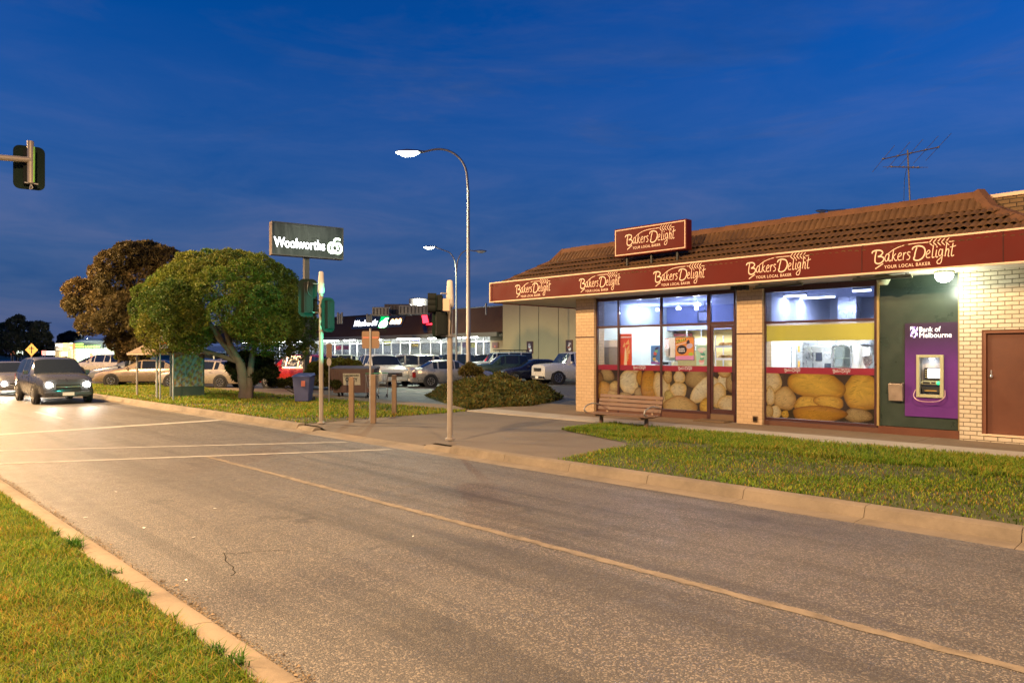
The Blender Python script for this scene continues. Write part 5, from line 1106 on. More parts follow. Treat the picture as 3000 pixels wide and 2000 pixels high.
        for i, b_ in enumerate(bay):
            if b_ == 's' and i < 9: xm = st[i + 1][0] + .12; mb = MB(); mb.box(xm - .07, xm + .07, sg * (st[i][3] + .002), sg * (st[i][3] + .025), st[i][1] - .13, st[i][1] - .10); mb.build('door_handle', mp, t, local=True)
    mb = MB(); mb.box(x0 + .051, x0 + .058, -.19, .19, zb + .10, zb + .22); mb.build('number_plate', m_plate, t, local=True); mb = MB(); mb.box(xe - .058, xe - .051, -.19, .19, zb + .12, zb + .24); mb.build('number_plate', m_plate, t, local=True)
    if rack:
        zr = max(s_[2] for s_ in st); mb = MB()
        for y in (-.62, .62): mb.bar((.3, y, zr + .14), (-2.1, y, zr + .14), .04, .05)
        for x in np.linspace(.25, -2.05, 7): mb.bar((x, -.62, zr + .12), (x, .62, zr + .12), .04, .03)
        for x in (.1, -1.0, -1.9):
            for y in (-.62, .62): mb.bar((x, y, zr - .03), (x, y, zr + .12), .05, .03)
        mb.build('roof_rack', m_trim, t, local=True)
    if lit:
        c, s_ = math.cos(rz), math.sin(rz)
        for sg in (1, -1):
            y = sg * wf * .78; w0 = Vector((p.x + c * (x0 + .1) - s_ * y, p.y + s_ * (x0 + .1) + c * y, z + zh - .12)); tg = w0 + Vector((c * 20, s_ * 20, -1.0))
            lamp('headlight_beam', 'SPOT', w0 + Vector((.2, 0, 0)), 50, (1, .93, .80), t, aim=tg, spot_size=R(64), spot_blend=.9, shadow_soft_size=.05)
    return t
# ---- cars in the car park (from near the bakery towards the left)
car('wagon4', 'white', (.62, .62, .58), 1680, 43.0, (-.36, -.93), 'white boxy off-road wagon parked nose out beside the tiled pillar', 'off-roader', rack=False)
car('sedan', 'ink', (.02, .02, .045), 1560, 45.5, (-.45, -.89), 'dark blue low sedan parked beside the white off-roader with bright alloy wheels', 'car')
car('ute', 'pine', (.03, .06, .05), 1492, 46.5, (-.55, -.84), 'dark green dual cab ute with a lamp glare on its windscreen', 'ute')
car('wagon4', 'ivory', (.55, .56, .50), 1462, 52.0, (-.5, -.86), 'pale high wagon carrying a black roof rack behind the dark ute', 'off-roader', rack=True)
car('sedan', 'silver', (.36, .34, .32), 1325, 39.5, (.42, .90), 'silver sedan parked tail out beside the planted mound', 'car', metal=.6)
car('suv', 'champagne', (.30, .28, .25), 1262, 44.0, (.55, .83), 'grey brown people mover seen from behind next to the silver sedan', 'car', metal=.5)
car('suv', 'pearl', (.55, .56, .53), 1118, 41.0, (.96, -.28), 'pale pearl crossover crossing the car park behind the bollards', 'car', metal=.2)
car('hatch', 'ruby', (.30, .012, .02), 1165, 52.0, (.4, .9), 'small dark red hatchback behind the pale crossover', 'car')
car('hatch', 'navy', (.03, .035, .08), 1225, 55.0, (.4, .9), 'navy hatchback in the far row between the people mover and the red hatchback', 'car')
car('suv', 'slate', (.05, .06, .065), 1082, 55.0, (-.5, -.86), 'slate grey wagon in the far row in front of the supermarket windows', 'car')
car('ute', 'green_white', (.40, .45, .40), 1012, 52.0, (.5, .86), 'pale canopied ute with a red roof bar parked before the supermarket', 'ute')
car('suv', 'red', (.28, .008, .008), 880, 37.0, (-.97, -.24), 'bright red wagon parked behind the sign pylon', 'car', metal=.2)
car('hatch', 'graphite', (.04, .04, .045), 962, 50.0, (-.5, -.86), 'graphite hatchback partly hidden behind the red wagon', 'car')
car('suv', 'black', (.015, .015, .018), 1365, 58.0, (.4, .9), 'black wagon in the far row behind the tall lamp pole', 'car')
car('hatch', 'mist', (.45, .46, .47), 760, 46.0, (-.5, -.86), 'pale grey hatchback under the edge of the green tree', 'car')
car('sedan', 'sand', (.42, .37, .30), 600, 38.0, (-.8, -.6), 'sand coloured sedan parked beyond the bus shelter under the green tree', 'car', metal=.4)
car('hatch', 'blue', (.05, .09, .22), 555, 44.0, (-.6, -.8), 'blue hatchback behind the sand coloured sedan', 'car')
car('wagon4', 'mint', (.45, .52, .46), 575, 52.0, (-.6, -.8), 'pale mint wagon parked far behind the bus shelter', 'off-roader')
car('sedan', 'bronze', (.34, .27, .20), 420, 40.5, (-.5, -.86), 'bronze sedan parked left of the bus shelter reflecting blue sky', 'car', metal=.5)
car('sedan', 'steel', (.20, .22, .26), 385, 47.0, (-.5, -.86), 'steel grey sedan with a blue windscreen beside the brown tree trunk', 'car', metal=.6)
car('ute', 'cream', (.58, .53, .44), 315, 56.0, (-.85, -.5), 'cream dual cab ute in front of the pharmacy wall', 'ute')
car('hatch', 'dusk', (.06, .065, .08), 268, 62.0, (-.6, -.8), 'dark hatchback parked in front of the laundry windows', 'car')
# ---- traffic waiting at the stop line, lamps lit
Q = 'approaching traffic'
for (kd, nm, c, x, y, lb) in [('suv', 'queue_slate', (.05, .052, .055), -33.2, 6.85, 'slate wagon leading the approaching traffic with headlights on'),
    ('hatch', 'queue_grey', (.10, .10, .11), -41.0, 6.7, 'dark grey hatchback behind the slate wagon with headlights on'), ('sedan', 'queue_black', (.03, .03, .03), -49.0, 6.9, 'black sedan farthest back in the traffic with headlights on')]:
    car(kd, nm, c, 0, 0, (1, .0), lb, 'car', 0.0, True, Q, pos=Vector((x, y, 0)))
# fill the far rows of the car park
for (kd, nm, c, px, d, hd, lb) in [('suv', 'row_white', (.5, .5, .5), 690, 52, (-.5, -.86), 'white wagon in the far row glimpsed left of the green tree trunk'), ('hatch', 'row_teal', (.05, .14, .15), 828, 54, (.4, .9), 'teal hatchback in the far row left of the sign pylon post'), ('sedan', 'row_grey', (.2, .2, .21), 1045, 60, (.4, .9), 'mid grey sedan in the last row beside the canopied ute'),
    ('suv', 'row_navy', (.03, .04, .08), 1140, 62, (-.5, -.86), 'navy wagon in the last row behind the dark red hatchback'), ('hatch', 'row_silver', (.4, .4, .42), 1200, 64, (.4, .9), 'silver hatchback in the last row behind the people mover'), ('sedan', 'row_maroon', (.12, .015, .02), 1285, 60, (-.5, -.86), 'maroon sedan in the last row right of the people mover'),
    ('ute', 'row_black', (.02, .02, .02), 1415, 64, (-.5, -.86), 'black ute in the last row behind the roof racked wagon'), ('hatch', 'row_lilac', (.25, .24, .3), 655, 44, (-.7, -.7), 'lilac grey hatchback beyond the green tree trunk')]:
    car(kd, nm, c, px, d, hd, lb, 'car')
# ================================================================ street furniture
def plate_pts(c, U, w, h, r, n=5):
    c = Vector(c); U = Vector(U).normalized(); Z = Vector((0, 0, 1)); out = []
    for sx, sz, a0 in ((1, 1, 0), (-1, 1, 90), (-1, -1, 180), (1, -1, 270)):
        for k in range(n): a = R(a0 + 90 * k / (n - 1)); out.append(c + U * (sx * (w / 2 - r) + r * math.cos(a)) + Z * (sz * (h / 2 - r) + r * math.sin(a)))
    return out
m_visor = M('signal_body', (.012, .015, .014), .8, var=.2, spec=.15)
LENS = {'r': M('lens_red', (.12, .01, .01), .2), 'a': M('lens_amber', (.2, .09, .01), .2), 'g': EM('lens_green', (.05, 1.0, .62), 25.0)}
def lantern(par, c, face, w=.46, h=.95, on=True):
    """three-aspect signal; face = way the lenses look"""
    F = Vector((face[0], face[1], 0)).normalized(); U = Vector((-F.y, F.x, 0)); c = Vector(c)
    mb = MB(); mb.prism(plate_pts(c + F * .06, U, w, h, .13), F * .012); bd = mb.build('backboard', m_board, par, smooth=30)
    mb = MB(); mb.obox(c, U, F, (0, 0, 1), .11, .058, h * .40); mb.obox(c - F * .06, U, F, (0, 0, 1), .07, .012, h * .36); hs_ = mb.build('signal_housing', m_visor, par, bevel=.015)
    for i, k in enumerate('rag'):
        cc = c + Vector((0, 0, h * .27 * (1 - i))) + F * .075; mb = MB(); mb.lathe([(.001, 0), (.075, 0), (.08, .012), (.001, .02)], cc, F, 16); mb.build('lens', LENS[k] if (k != 'g' or on) else M('lens_green_off', (.01, .08, .05), .2), hs_)
        mb = MB(); mb.lathe([(.088, 0), (.092, .16), (.086, .16), (.082, 0)], cc, F, 16); mb.build('visor', m_visor, hs_, smooth=40)
    return hs_
def sig_pole(base, top_z, label, capcol):
    t = thing('traffic_signal', label, 'traffic light', base); x, y, z = base; zc = top_z
    mb = MB(); mb.tube([(x, y, z - .02), (x, y, zc - .55)], .055, 14); mb.lathe([(.10, 0), (.10, .03), (.06, .05)], base, (0, 0, 1), 14); mb.build('pole', m_pole, t, smooth=40)
    mb = MB(); mb.lathe([(.07, zc - .56 - z), (.088, zc - .50 - z), (.06, zc - .03 - z), (.04, zc - z)], base, (0, 0, 1), 14); mb.build('pole_cap', M(capcol, (.50, .46, .40), .6), t, smooth=40)
    return t
b = gnd(941, 1240, .13); t = sig_pole(b, 3.97, 'traffic signal pole tinted green with two lanterns seen from behind', 'white_cap')
Uc = Vector((SN, CS, 0)); Fc = Vector((-CS, SN, 0))
c = at(903, 872, 17.9); lantern(t, c, (-.93, .36)); mb = MB()
for dz in (.36, -.36): mb.bar(c + Vector((0, 0, dz)), Vector((b.x, b.y, c.z + dz)), .03, .02)
mb.build('bracket', m_steel, t)
c2 = at(966, 922, 17.9); lantern(t, c2, (-.97, -.2), .42, .86); mb = MB()
for dz in (.30, -.30): mb.bar(c2 + Vector((0, 0, dz)), Vector((b.x, b.y, c2.z + dz)), .03, .02)
mb.build('bracket', m_steel, t)
mb = MB(); mb.tube(catmull([Vector((b.x + .02, b.y - .05, 3.2)), c + Vector((.1, -.05, .1)), c + Vector((.1, -.05, .4))], 6), .012, 6); mb.build('cable', m_black, t)
b = gnd(1318, 1288, .13); t = sig_pole(b, 3.40, 'traffic signal pole lit orange with stacked dark lanterns beside the driveway', 'tan_cap')
c = at(1292, 948, 14.6); hs1 = lantern(t, c, (-.90, .44), .34, .62)
c2 = at(1287, 887, 14.6); lantern(t, c2, (-.6, -.8), .30, .40, False)
mb = MB()
for dz in (.25, -.25, .62): mb.bar(c + Vector((0, 0, dz)), Vector((b.x, b.y, c.z + dz)), .03, .025)
mb.box(b.x - .10, b.x + .10, b.y - .07, b.y + .07, 2.24, 2.28); mb.build('bracket', m_steel, t)
q = at(1308, 893, 14.45); mb = MB(); mb.obox(q, Uc, Fc, (0, 0, 1), .07, .05, .125); mb.build('control_box', M('tan_box', (.55, .40, .28), .5), t, bevel=.01)
mb = MB(); mb.tube(catmull([Vector((b.x + .06, b.y, 2.9)), Vector((b.x + .12, b.y - .06, 2.6)), Vector((b.x + .06, b.y - .04, 2.3))], 6), .012, 6); mb.build('cable', m_black, t)
lamp('green_signal_light', 'SPOT', c + Vector((-.35, .15, .0)), 650, (.05, 1, .65), t, aim=c + Vector((-10, .35, .35)), spot_size=R(27), spot_blend=.35, shadow_soft_size=.08)
# overhead mast-arm signal
c = at(90, 482, 16.0); foot = Vector((c.x - .15, .55, .12)); t = thing('overhead_signal', 'dark traffic signal on a tan mast arm hanging over the road', 'traffic light', foot)
mb = MB(); mb.tube([foot, foot + Vector((0, 0, 5.0))] + catmull([foot + Vector((0, .05, 5.4)), foot + Vector((0, .5, 5.9)), foot + Vector((0.05, 1.4, c.z - foot.z - .02)), Vector((c.x - .0, c.y, c.z + .10))], 5), .065, 12); mb.build('mast_arm', m_pole, t, smooth=40)
mb = MB(); mb.tube([c + Vector((.0, 0, -.42)), c + Vector((-.02, 0, .52))], .068, 12); mb.build('drop_pipe', m_pole, t, smooth=40)
hc = c + Vector((-.17, .0, -.03)); lantern(t, hc, (-.95, .2), .60, .98)
mb = MB(); mb.tube([c + Vector((.05, .05, -.40)), c + Vector((.03, .06, .40))], .018, 6); mb.build('green_cable', M('green_cable', (.2, .5, .06), .5), t)
mb = MB(); mb.bar(c + Vector((0, -.12, -.42)), c + Vector((0, .14, -.42)), .04, .02); mb.tube(catmull([c + Vector((0, 0, -.43)), c + Vector((.02, .03, -.52)), c + Vector((0, -.02, -.55)), c + Vector((0, 0, -.45))], 5), .012, 6); mb.build('bracket', m_steel, t)
# ---- street lamps
m_lampon = EM('lit_lamp_glass', (.93, 1.0, .80), 10.0); m_lampoff = M('unlit_lamp_glass', (.55, .60, .58), .15, .2)
def luminaire(par, p, dirn, s, on):
    D = Vector((dirn[0], dirn[1], 0)).normalized(); S = Vector((-D.y, D.x, 0)); p = Vector(p); mb = MB(); g = MB()
    up = [(-.10, .05, .05), (.05, .09, .07), (.35, .14, .09), (.60, .10, .06), (.68, .03, .02)]
    ring = lambda f, w, h, sg: [p + D * (f * s) + S * (w * s * math.cos(a)) + Vector((0, 0, sg * h * s * math.sin(a))) for a in np.linspace(0, math.pi, 7)]
    for tgt, sg, sec in ((mb, 1, up), (g, -1, [(.05, .085, .02), (.2, .12, .10), (.42, .12, .12), (.60, .08, .05), (.66, .03, .01)])):
        k0 = len(tgt.V)
        for f, w, h in sec: tgt.V.extend(tuple(q) for q in ring(f, w, h, sg))
        for i in range(len(sec) - 1):
            for j in range(6): a = k0 + i * 7 + j; tgt.F.append((a, a + 1, a + 8, a + 7))
            tgt.F.append((k0 + i * 7, k0 + i * 7 + 6, k0 + i * 7 + 13, k0 + i * 7 + 7))
        tgt.F.append(tuple(k0 + j for j in range(7))); tgt.F.append(tuple(k0 + (len(sec) - 1) * 7 + j for j in range(7)))
    h_ = mb.build('lamp_head', m_steel, par, smooth=40); g.build('lamp_glass', m_lampon if on else m_lampoff, h_, smooth=50)
def lamp_post(px, d, ytop, tips, label, r=.085, on=(True,), power=0, z=.1, s=1.25):
    base = at(px, HOR, d); base.z = z; zt = at(px, ytop, d).z; t = thing('street_lamp', label, 'street lamp', base)
    zs = zt - (1.7 if len(tips) == 1 else 1.9); mb = MB(); mb.tube([base, (base.x, base.y, 4.6), (base.x, base.y, 4.61), (base.x, base.y, zs)], [r, r * .85, r * .8, r * .55], 12); mb.lathe([(r * 2, -.02), (r * 2, .02), (r * 1.2, .03)], base, (0, 0, 1), 12); mb.build('pole', m_steel, t, smooth=40)
    for (tx, ty), o in zip(tips, on):
        e = at(tx, ty, d); D = Vector((e.x - base.x, e.y - base.y, 0)); L = D.length; D.normalize()
        P = [Vector((base.x, base.y, zs - .02)), Vector((base.x, base.y, zs + (zt - zs) * .55)) + D * L * .06, Vector((base.x, base.y, zs + (zt - zs) * .88)) + D * L * .28, Vector((base.x, base.y, zt)) + D * L * .6, Vector((e.x, e.y, e.z))]
        mb = MB(); P2 = catmull(P, 7); mb.tube(P2, list(np.linspace(r * .54, r * .38, len(P2))), 10); mb.build('arm', m_steel, t, smooth=40)
        luminaire(t, e, D, s, o)
        if o and power: lamp('lamp_light', 'SPOT', e + D * .45 * s + Vector((0, 0, -.22 * s)), power, (.90, 1, .72), t, shadow_soft_size=.15, aim=e + D * .8 - Vector((0, 0, 6)), spot_size=R(155), spot_blend=.5)
    return t
lamp_post(1372, 29.0, 437, [(1232, 447)], 'tall curved street lamp, lit, between the car park and the bakery', .10, (True,), 450, s=1.5)
lamp_post(1337, 52.0, 733, [(1275, 724), (1392, 736)], 'twin arm car park lamp with its left head lit and right head dark', .09, (True, False), 1500)
e = at(2425, 618, 44.0); base = Vector((e.x + 2.2, e.y + .6, .1)); t = thing('street_lamp', 'unlit car park lamp whose head shows above the tile roof', 'street lamp', base)
mb = MB(); mb.tube([base, base + Vector((0, 0, 7.5))] + catmull([base + Vector((0, 0, 8.6)), (base + e) / 2 * 1.0 + Vector((.3, 0, (e.z - base.z) * .5 - .25)), e], 6)[1:], .07, 10); mb.build('pole', m_steel, t, smooth=40); luminaire(t, e, (-Uc.x, -Uc.y), 1.1, False)
# sodium lamps that light the road from beyond the picture's edges
def sodium(base, h, tip, label, power):
    base = Vector(base); tip = Vector(tip); t = thing('sodium_lamp', label, 'street lamp', base); D = Vector((tip.x - base.x, tip.y - base.y, 0)); L = D.length; D.normalize()
    P = catmull([base + Vector((0, 0, h - 1.5)), base + Vector((0, 0, h - .6)) + D * L * .08, base + Vector((0, 0, h - .1)) + D * L * .45, tip], 6); mb = MB(); mb.tube([base] + P, [.1] + [.06] * len(P), 10); mb.build('pole', m_steel, t, smooth=40)
    luminaire(t, tip, D, 1.0, False); lamp('sodium_light', 'SPOT', tip + D * .35 + Vector((0, 0, -.3)), power, (1.0, .63, .29), t, shadow_soft_size=.18, aim=tip + D * 1.6 - Vector((0, 0, 6)), spot_size=R(165), spot_blend=.4)
sodium((4.5, -2.0, .12), 11, (4.2, 1.2, 11.0), 'sodium street lamp on the median behind the viewpoint', SOD1)
sodium((-9.5, -3.6, .12), 10, (-8.6, -.6, 10.0), 'sodium street lamp standing on the median to the left', SOD2 * .85)
sodium((-30, -2.5, .12), 11, (-29.5, .5, 11.0), 'sodium street lamp on the median beyond the waiting cars', SOD2 * 2.2)
sodium((-49, -3, .12), 11, (-48, 1.5, 11.0), 'sodium street lamp farther along the median', SOD2 * 3)
# ---- pylon sign
d1, d2 = 32.0, 33.85; A = at(796, 647, d1); B = at(1006, 669.5, d2); h = A.z - at(796, 745, d1).z
U = Vector((B.x - A.x, B.y - A.y, 0)); wS = U.length; U.normalize(); N = Vector((U.y, -U.x, 0))
if N.dot(Vector((0, 0, 0)) - A) < 0: N = -N
pc = (A + B) / 2; post = at(897, HOR, 33.1)
t = thing('pylon_sign', 'tall dark pylon sign with glowing white lettering above the green tree', 'sign', (post.x, post.y, .1))
z1, z0 = A.z, A.z - h
mb = MB(); mb.prism([Vector((A.x, A.y, z0)), Vector((B.x, B.y, z0)), Vector((B.x, B.y, z1)), Vector((A.x, A.y, z1))], -N * .42); bx = mb.build('sign_box', M('sign_cladding', (.075, .05, .038), .5, dirt=.2), t)
m_face, nt, b_ = nt_new('weathered_sign_face')
tc = node(nt, 'ShaderNodeTexCoord'); mp_ = node(nt, 'ShaderNodeMapping'); mp_.inputs['Scale'].default_value = (2.2, 2.2, .45); lnk(nt, tc.outputs['Object'], mp_.inputs[0]); n1 = noise(nt, 1.6, 6, .65, mp_.outputs[0], .5)
lnk(nt, ramp(nt, n1.outputs[0], [(.35, (.030, .042, .036)), (.55, (.045, .058, .05)), (.75, (.11, .13, .12))]), b_.inputs['Base Color']); b_.inputs['Roughness'].default_value = .35
b_.inputs['Emission Color'].default_value = (.45, .5, .47, 1); es = node(nt, 'ShaderNodeMath', operation='MULTIPLY'); lnk(nt, ramp(nt, n1.outputs[0], [(.45, .0), (.8, .06)]), es.inputs[0]); es.inputs[1].default_value = .5; lnk(nt, es.outputs[0], b_.inputs['Emission Strength'])
mb = MB(); o = N * .008; fr_ = .05
def SP(u, v, off=.008): return Vector((A.x, A.y, 0)) + U * u + Vector((0, 0, z0 + v)) + N * off
mb.prism([SP(fr_, fr_, .002), SP(wS - fr_, fr_, .002), SP(wS - fr_, h - fr_, .002), SP(fr_, h - fr_, .002)], N * .004); fc = mb.build('sign_face', m_face, bx)
mb = MB()
for q in ((0, wS, 0, fr_), (0, wS, h - fr_, h), (0, fr_, fr_, h - fr_), (wS - fr_, wS, fr_, h - fr_)): mb.prism([SP(q[0], q[2], .002), SP(q[1], q[2], .002), SP(q[1], q[3], .002), SP(q[0], q[3], .002)], N * .02)
mb.build('sign_frame', M('sign_frame', (.10, .10, .095), .5, .4), bx)
m_neon = EM('white_neon', (.93, .96, 1.0), 2.6); m_neong = EM('pale_green_neon', (.80, 1.0, .72), 1.9)
mb = MB(); text(mb, 'Woolworths', SP(.10, .36, .012), U, (0, 0, 1), wS * .70, .44, .012); mb.build('lettering', m_neon, fc)
def apple(O, U_, s, mat, par, off):
    O = Vector(O); mbx = MB()
    S1 = [(-.02, .62), (-.30, .70), (-.50, .42), (-.42, .06), (-.15, -.02), (.0, .10), (.15, -.02), (.42, .06), (.50, .42), (.30, .70), (.05, .60)]
    stroke(mbx, S1, .17, O, U_, (0, 0, 1), s, s, 6); stroke(mbx, [(-.18, .16), (-.22, .42), (-.02, .58), (.16, .48), (.20, .22)], .12, O + off, U_, (0, 0, 1), s, s, 6); stroke(mbx, [(-.08, .74), (.0, .98), (.26, 1.05), (.42, .98)], .16, O + off * .5, U_, (0, 0, 1), s, s, 6, .4)
    return mbx.build('logo_emblem', mat, par)
apple(SP(wS * .875, .30, .012), U, .62, m_neong, fc, N * .001)
mb = MB(); mb.bar((post.x, post.y, .1), (post.x, post.y, z0 - .002), .28, .22, U); mb.build('post', M('pylon_post', (.05, .045, .042), .5, dirt=.2), t)
mb = MB()
for z in (2.15, 2.0): mb.bar((post.x, post.y, z - .03), (post.x, post.y, z + .03), .30, .24, U)
mb.build('reflective_band', M('amber_band', (.6, .4, .15), .5), t)
# ---- small signs, bollards, bins
b = at(1085, HOR, 19.2); b.z = .12; t = thing('road_sign', 'rounded square road sign seen from its dull back in the driveway island', 'sign', b)
mb = MB(); mb.tube([b, (b.x, b.y, at(0, 962, 19.2).z)], .028, 10); mb.build('post', m_steel, t, smooth=40)
mb = MB(); c = at(1085, 995, 19.2) - Vector((0, 0, 0)) + Fc * .04; mb.prism(plate_pts(c, Uc, .47, .46, .04), Fc * .004); pl = mb.build('plate', M('sign_back', (.26, .165, .10), .6, .1, var=.1), t)
mb = MB(); 
for s in (-1, 1): mb.obox(c + Uc * (.125 * s) - Fc * .006 + Vector((0, 0, .06)), Uc, Fc, (0, 0, 1), .085, .004, .022)
mb.build('bracing_strip', M('reddish_strip', (.55, .20, .13), .5), pl)
b = at(964, HOR, 26); b.z = .12; t = thing('small_sign', 'slim sign post with a narrow plate over an oval plate beside the yellow hedge', 'sign', b)
mb = MB(); mb.tube([b, (b.x, b.y, at(0, 1008, 26).z)], .022, 8); mb.build('post', m_steel, t, smooth=40)
mb = MB(); mb.prism(plate_pts(at(964, 1027, 25.95), Uc, .20, .50, .02), Fc * .004); mb.build('narrow_plate', M('sign_back', (.4, .27, .17)), t); mb = MB(); ellipse(mb, (0, 0), .085, .15, 0, at(964, 1060, 25.94), Uc, (0, 0, 1)); mb.build('oval_plate', M('pale_plate', (.5, .42, .33), .5), t)
m_post = M('timber_bollard', (.22, .15, .09), .75, var=.3, vs=9, bmp=.3, dirt=.3)
for px, yb, yt, w, lb in ((1030, 1236, 1104, .13, 'first timber bollard from the green signal pole'), (1094, 1238, 1097, .13, 'timber bollard beside the road sign post'), (1155, 1214, 1098, .13, 'timber bollard nearest the planted mound')):
    b = gnd(px, yb, .12); d = FPX * (EYE - .12) / (yb - HOR); mb = MB(); z1_ = at(px, yt, d).z; mb.bar((b.x, b.y, .1), (b.x, b.y, z1_), w, w, Uc); o = mb.build('bollard', m_post, bevel=.02); tag(o, lb, 'bollard', 'bollards at the driveway')
b = gnd(543, 1141, .12); mb = MB(); mb.bar((b.x, b.y, .1), (b.x, b.y, 1.05), .14, .14, Uc); o = mb.build('bollard', m_post, bevel=.02)
def wheelie(px, d, col, label):
    b = at(px, HOR, d); b.z = .12; t = thing('wheelie_bin', label, 'bin', b, 0)
    def Q(u, f, z): return b + Uc * u + Fc * f + Vector((0, 0, z))
    mb = MB(); mb.hexa([Q(-.24, -.28, .06), Q(.24, -.28, .06), Q(.24, .24, .06), Q(-.24, .24, .06), Q(-.31, -.36, .93), Q(.31, -.36, .93), Q(.31, .34, .93), Q(-.31, .34, .93)]); mb.build('bin_body', M('bin_plastic_' + col[0], col[1], .5, var=.1, dirt=.2), t, bevel=.02)
    mb = MB(); mb.hexa([Q(-.34, -.40, .935), Q(.34, -.40, .935), Q(.34, .36, .98), Q(-.34, .36, .98), Q(-.30, -.36, .99), Q(.30, -.36, .99), Q(.30, .34, 1.07), Q(-.30, .34, 1.07)]); mb.build('lid', M('bin_lid_' + col[0], col[2], .4, var=.1), t, bevel=.015)
    for s in (-1, 1): mb = MB(); mb.lathe([(.10, -.03), (.10, .03)], Q(s * .28, .30, .10), Uc, 14); mb.build('wheel', m_tyre, t)
    mb = MB(); mb.tube([Q(-.3, .40, .95), Q(.3, .40, .95)], .018, 8); mb.build('handle', m_black, t)
    return t, Q
t, Q_ = wheelie(890, 26.0, ('blue', (.07, .08, .17), (.06, .08, .20)), 'blue wheelie bin with its lid shut on the verge left of the green signal pole')
mb = MB(); mb.obox(Q_(.08, -.36, .70), Uc, Fc, (0, .0, 1), .07, .012, .10); mb.build('sticker', M('red_sticker', (.5, .15, .1), .5), t)
b = at(1040, HOR, 30.0); b.z = .1; t = thing('cardboard_skip', 'brown four wheeled skip bin with a white notice painted on its side', 'skip bin', b)
Q_ = lambda u, f, z: b + Uc * u + Fc * f + Vector((0, 0, z)); m_skip = M('brown_skip', (.16, .10, .085), .5, var=.15, dirt=.3)
mb = MB(); mb.hexa([Q_(-.8, -.45, .18), Q_(.8, -.45, .18), Q_(.8, .45, .18), Q_(-.8, .45, .18), Q_(-.92, -.6, 1.15), Q_(.92, -.6, 1.15), Q_(.92, .6, 1.15), Q_(-.92, .6, 1.15)]); mb.build('skip_body', m_skip, t, bevel=.02)
for i in range(5): mb = MB(); mb.bar(Q_(-.85 + i * .1, -.50 - .02, .25), Q_(-.92 + i * .1, -.62, 1.1), .035, .03, Fc); mb.build('stiffener', m_skip, t)
mb = MB(); mb.hexa([Q_(-.95, -.63, 1.155), Q_(.95, -.63, 1.155), Q_(.95, .62, 1.155), Q_(-.95, .62, 1.155), Q_(-.92, -.6, 1.19), Q_(.92, -.6, 1.19), Q_(.92, .6, 1.28), Q_(-.92, .6, 1.28)]); mb.build('lid', M('skip_lid', (.09, .06, .05), .5), t, bevel=.01)
for s in (-.6, .6):
    for f_ in (-.3, .3): mb = MB(); mb.lathe([(.08, -.03), (.08, .03)], Q_(s, f_, .09), Uc, 12); mb.build('castor', m_tyre, t)
tl = Vector((0, 0, 1)); mb = MB(); mb.hexa([Q_(-.36, -.53, .50), Q_(.34, -.53, .50), Q_(.34, -.50, .50), Q_(-.36, -.50, .50), Q_(-.36, -.635, .98), Q_(.34, -.635, .98), Q_(.34, -.60, .98), Q_(-.36, -.60, .98)]); nb = mb.build('notice_board', M('notice_white', (.62, .60, .46), .6), t)
Vt = (Q_(0, -.637, .98) - Q_(0, -.532, .50)).normalized(); mb = MB(); text(mb, 'CARDBOARD', Q_(-.33, -.62, .85), Uc, Vt, .64, .09, .02); text(mb, 'ONLY', Q_(-.26, -.577, .64), Uc, Vt, .50, .17, .02); mb.build('notice_lettering', m_black, nb)
def trolley(c, rz, lb):
    t = thing('shopping_trolley', lb, 'trolley', c, rz, 'shopping trolleys beside the skip'); mb = MB(); z = c[2]
    def W_(x, y, zz): return (x, y, zz)
    lo = [(-.22, -.18, .42), (.45, -.15, .52), (.45, .15, .52), (-.22, .18, .42)]; hi = [(-.32, -.28, .92), (.52, -.22, .95), (.52, .22, .95), (-.32, .28, .92)]
    for L_ in (lo, hi): mb.tube(L_ + [L_[0]], .010, 6)
    for k in range(4):
        for f_ in np.linspace(0, 1, 7):
            a = Vector(lo[k]).lerp(Vector(lo[(k + 1) % 4]), f_); b2 = Vector(hi[k]).lerp(Vector(hi[(k + 1) % 4]), f_); mb.tube([a, b2], .005, 4)
    mb.build('basket', m_steel, t, local=True); mb = MB(); mb.tube([(-.35, -.28, 1.0), (-.35, .28, 1.0)], .016, 8); mb.build('handle', M('trolley_handle', (.05, .25, .1), .5), t, local=True)
    mb = MB(); mb.tube([(-.30, -.26, .92), (-.2, -.25, .14), (.45, -.18, .14)], .012, 6); mb.tube([(-.30, .26, .92), (-.2, .25, .14), (.45, .18, .14)], .012, 6); mb.build('frame', m_steel, t, local=True)
    for x, y in ((-.2, -.25), (-.2, .25), (.42, -.18), (.42, .18)): mb = MB(); mb.lathe([(.06, -.015), (.06, .015)], (x, y, .06), (0, 1, 0), 10); mb.build('castor', m_tyre, t, local=True)
c = at(1090, HOR, 29.0); trolley((c.x, c.y, .1), 2.6, 'wire shopping trolley nearest the cardboard skip'); c = at(1118, HOR, 29.6); trolley((c.x, c.y, .1), 2.5, 'wire shopping trolley farther from the cardboard skip')
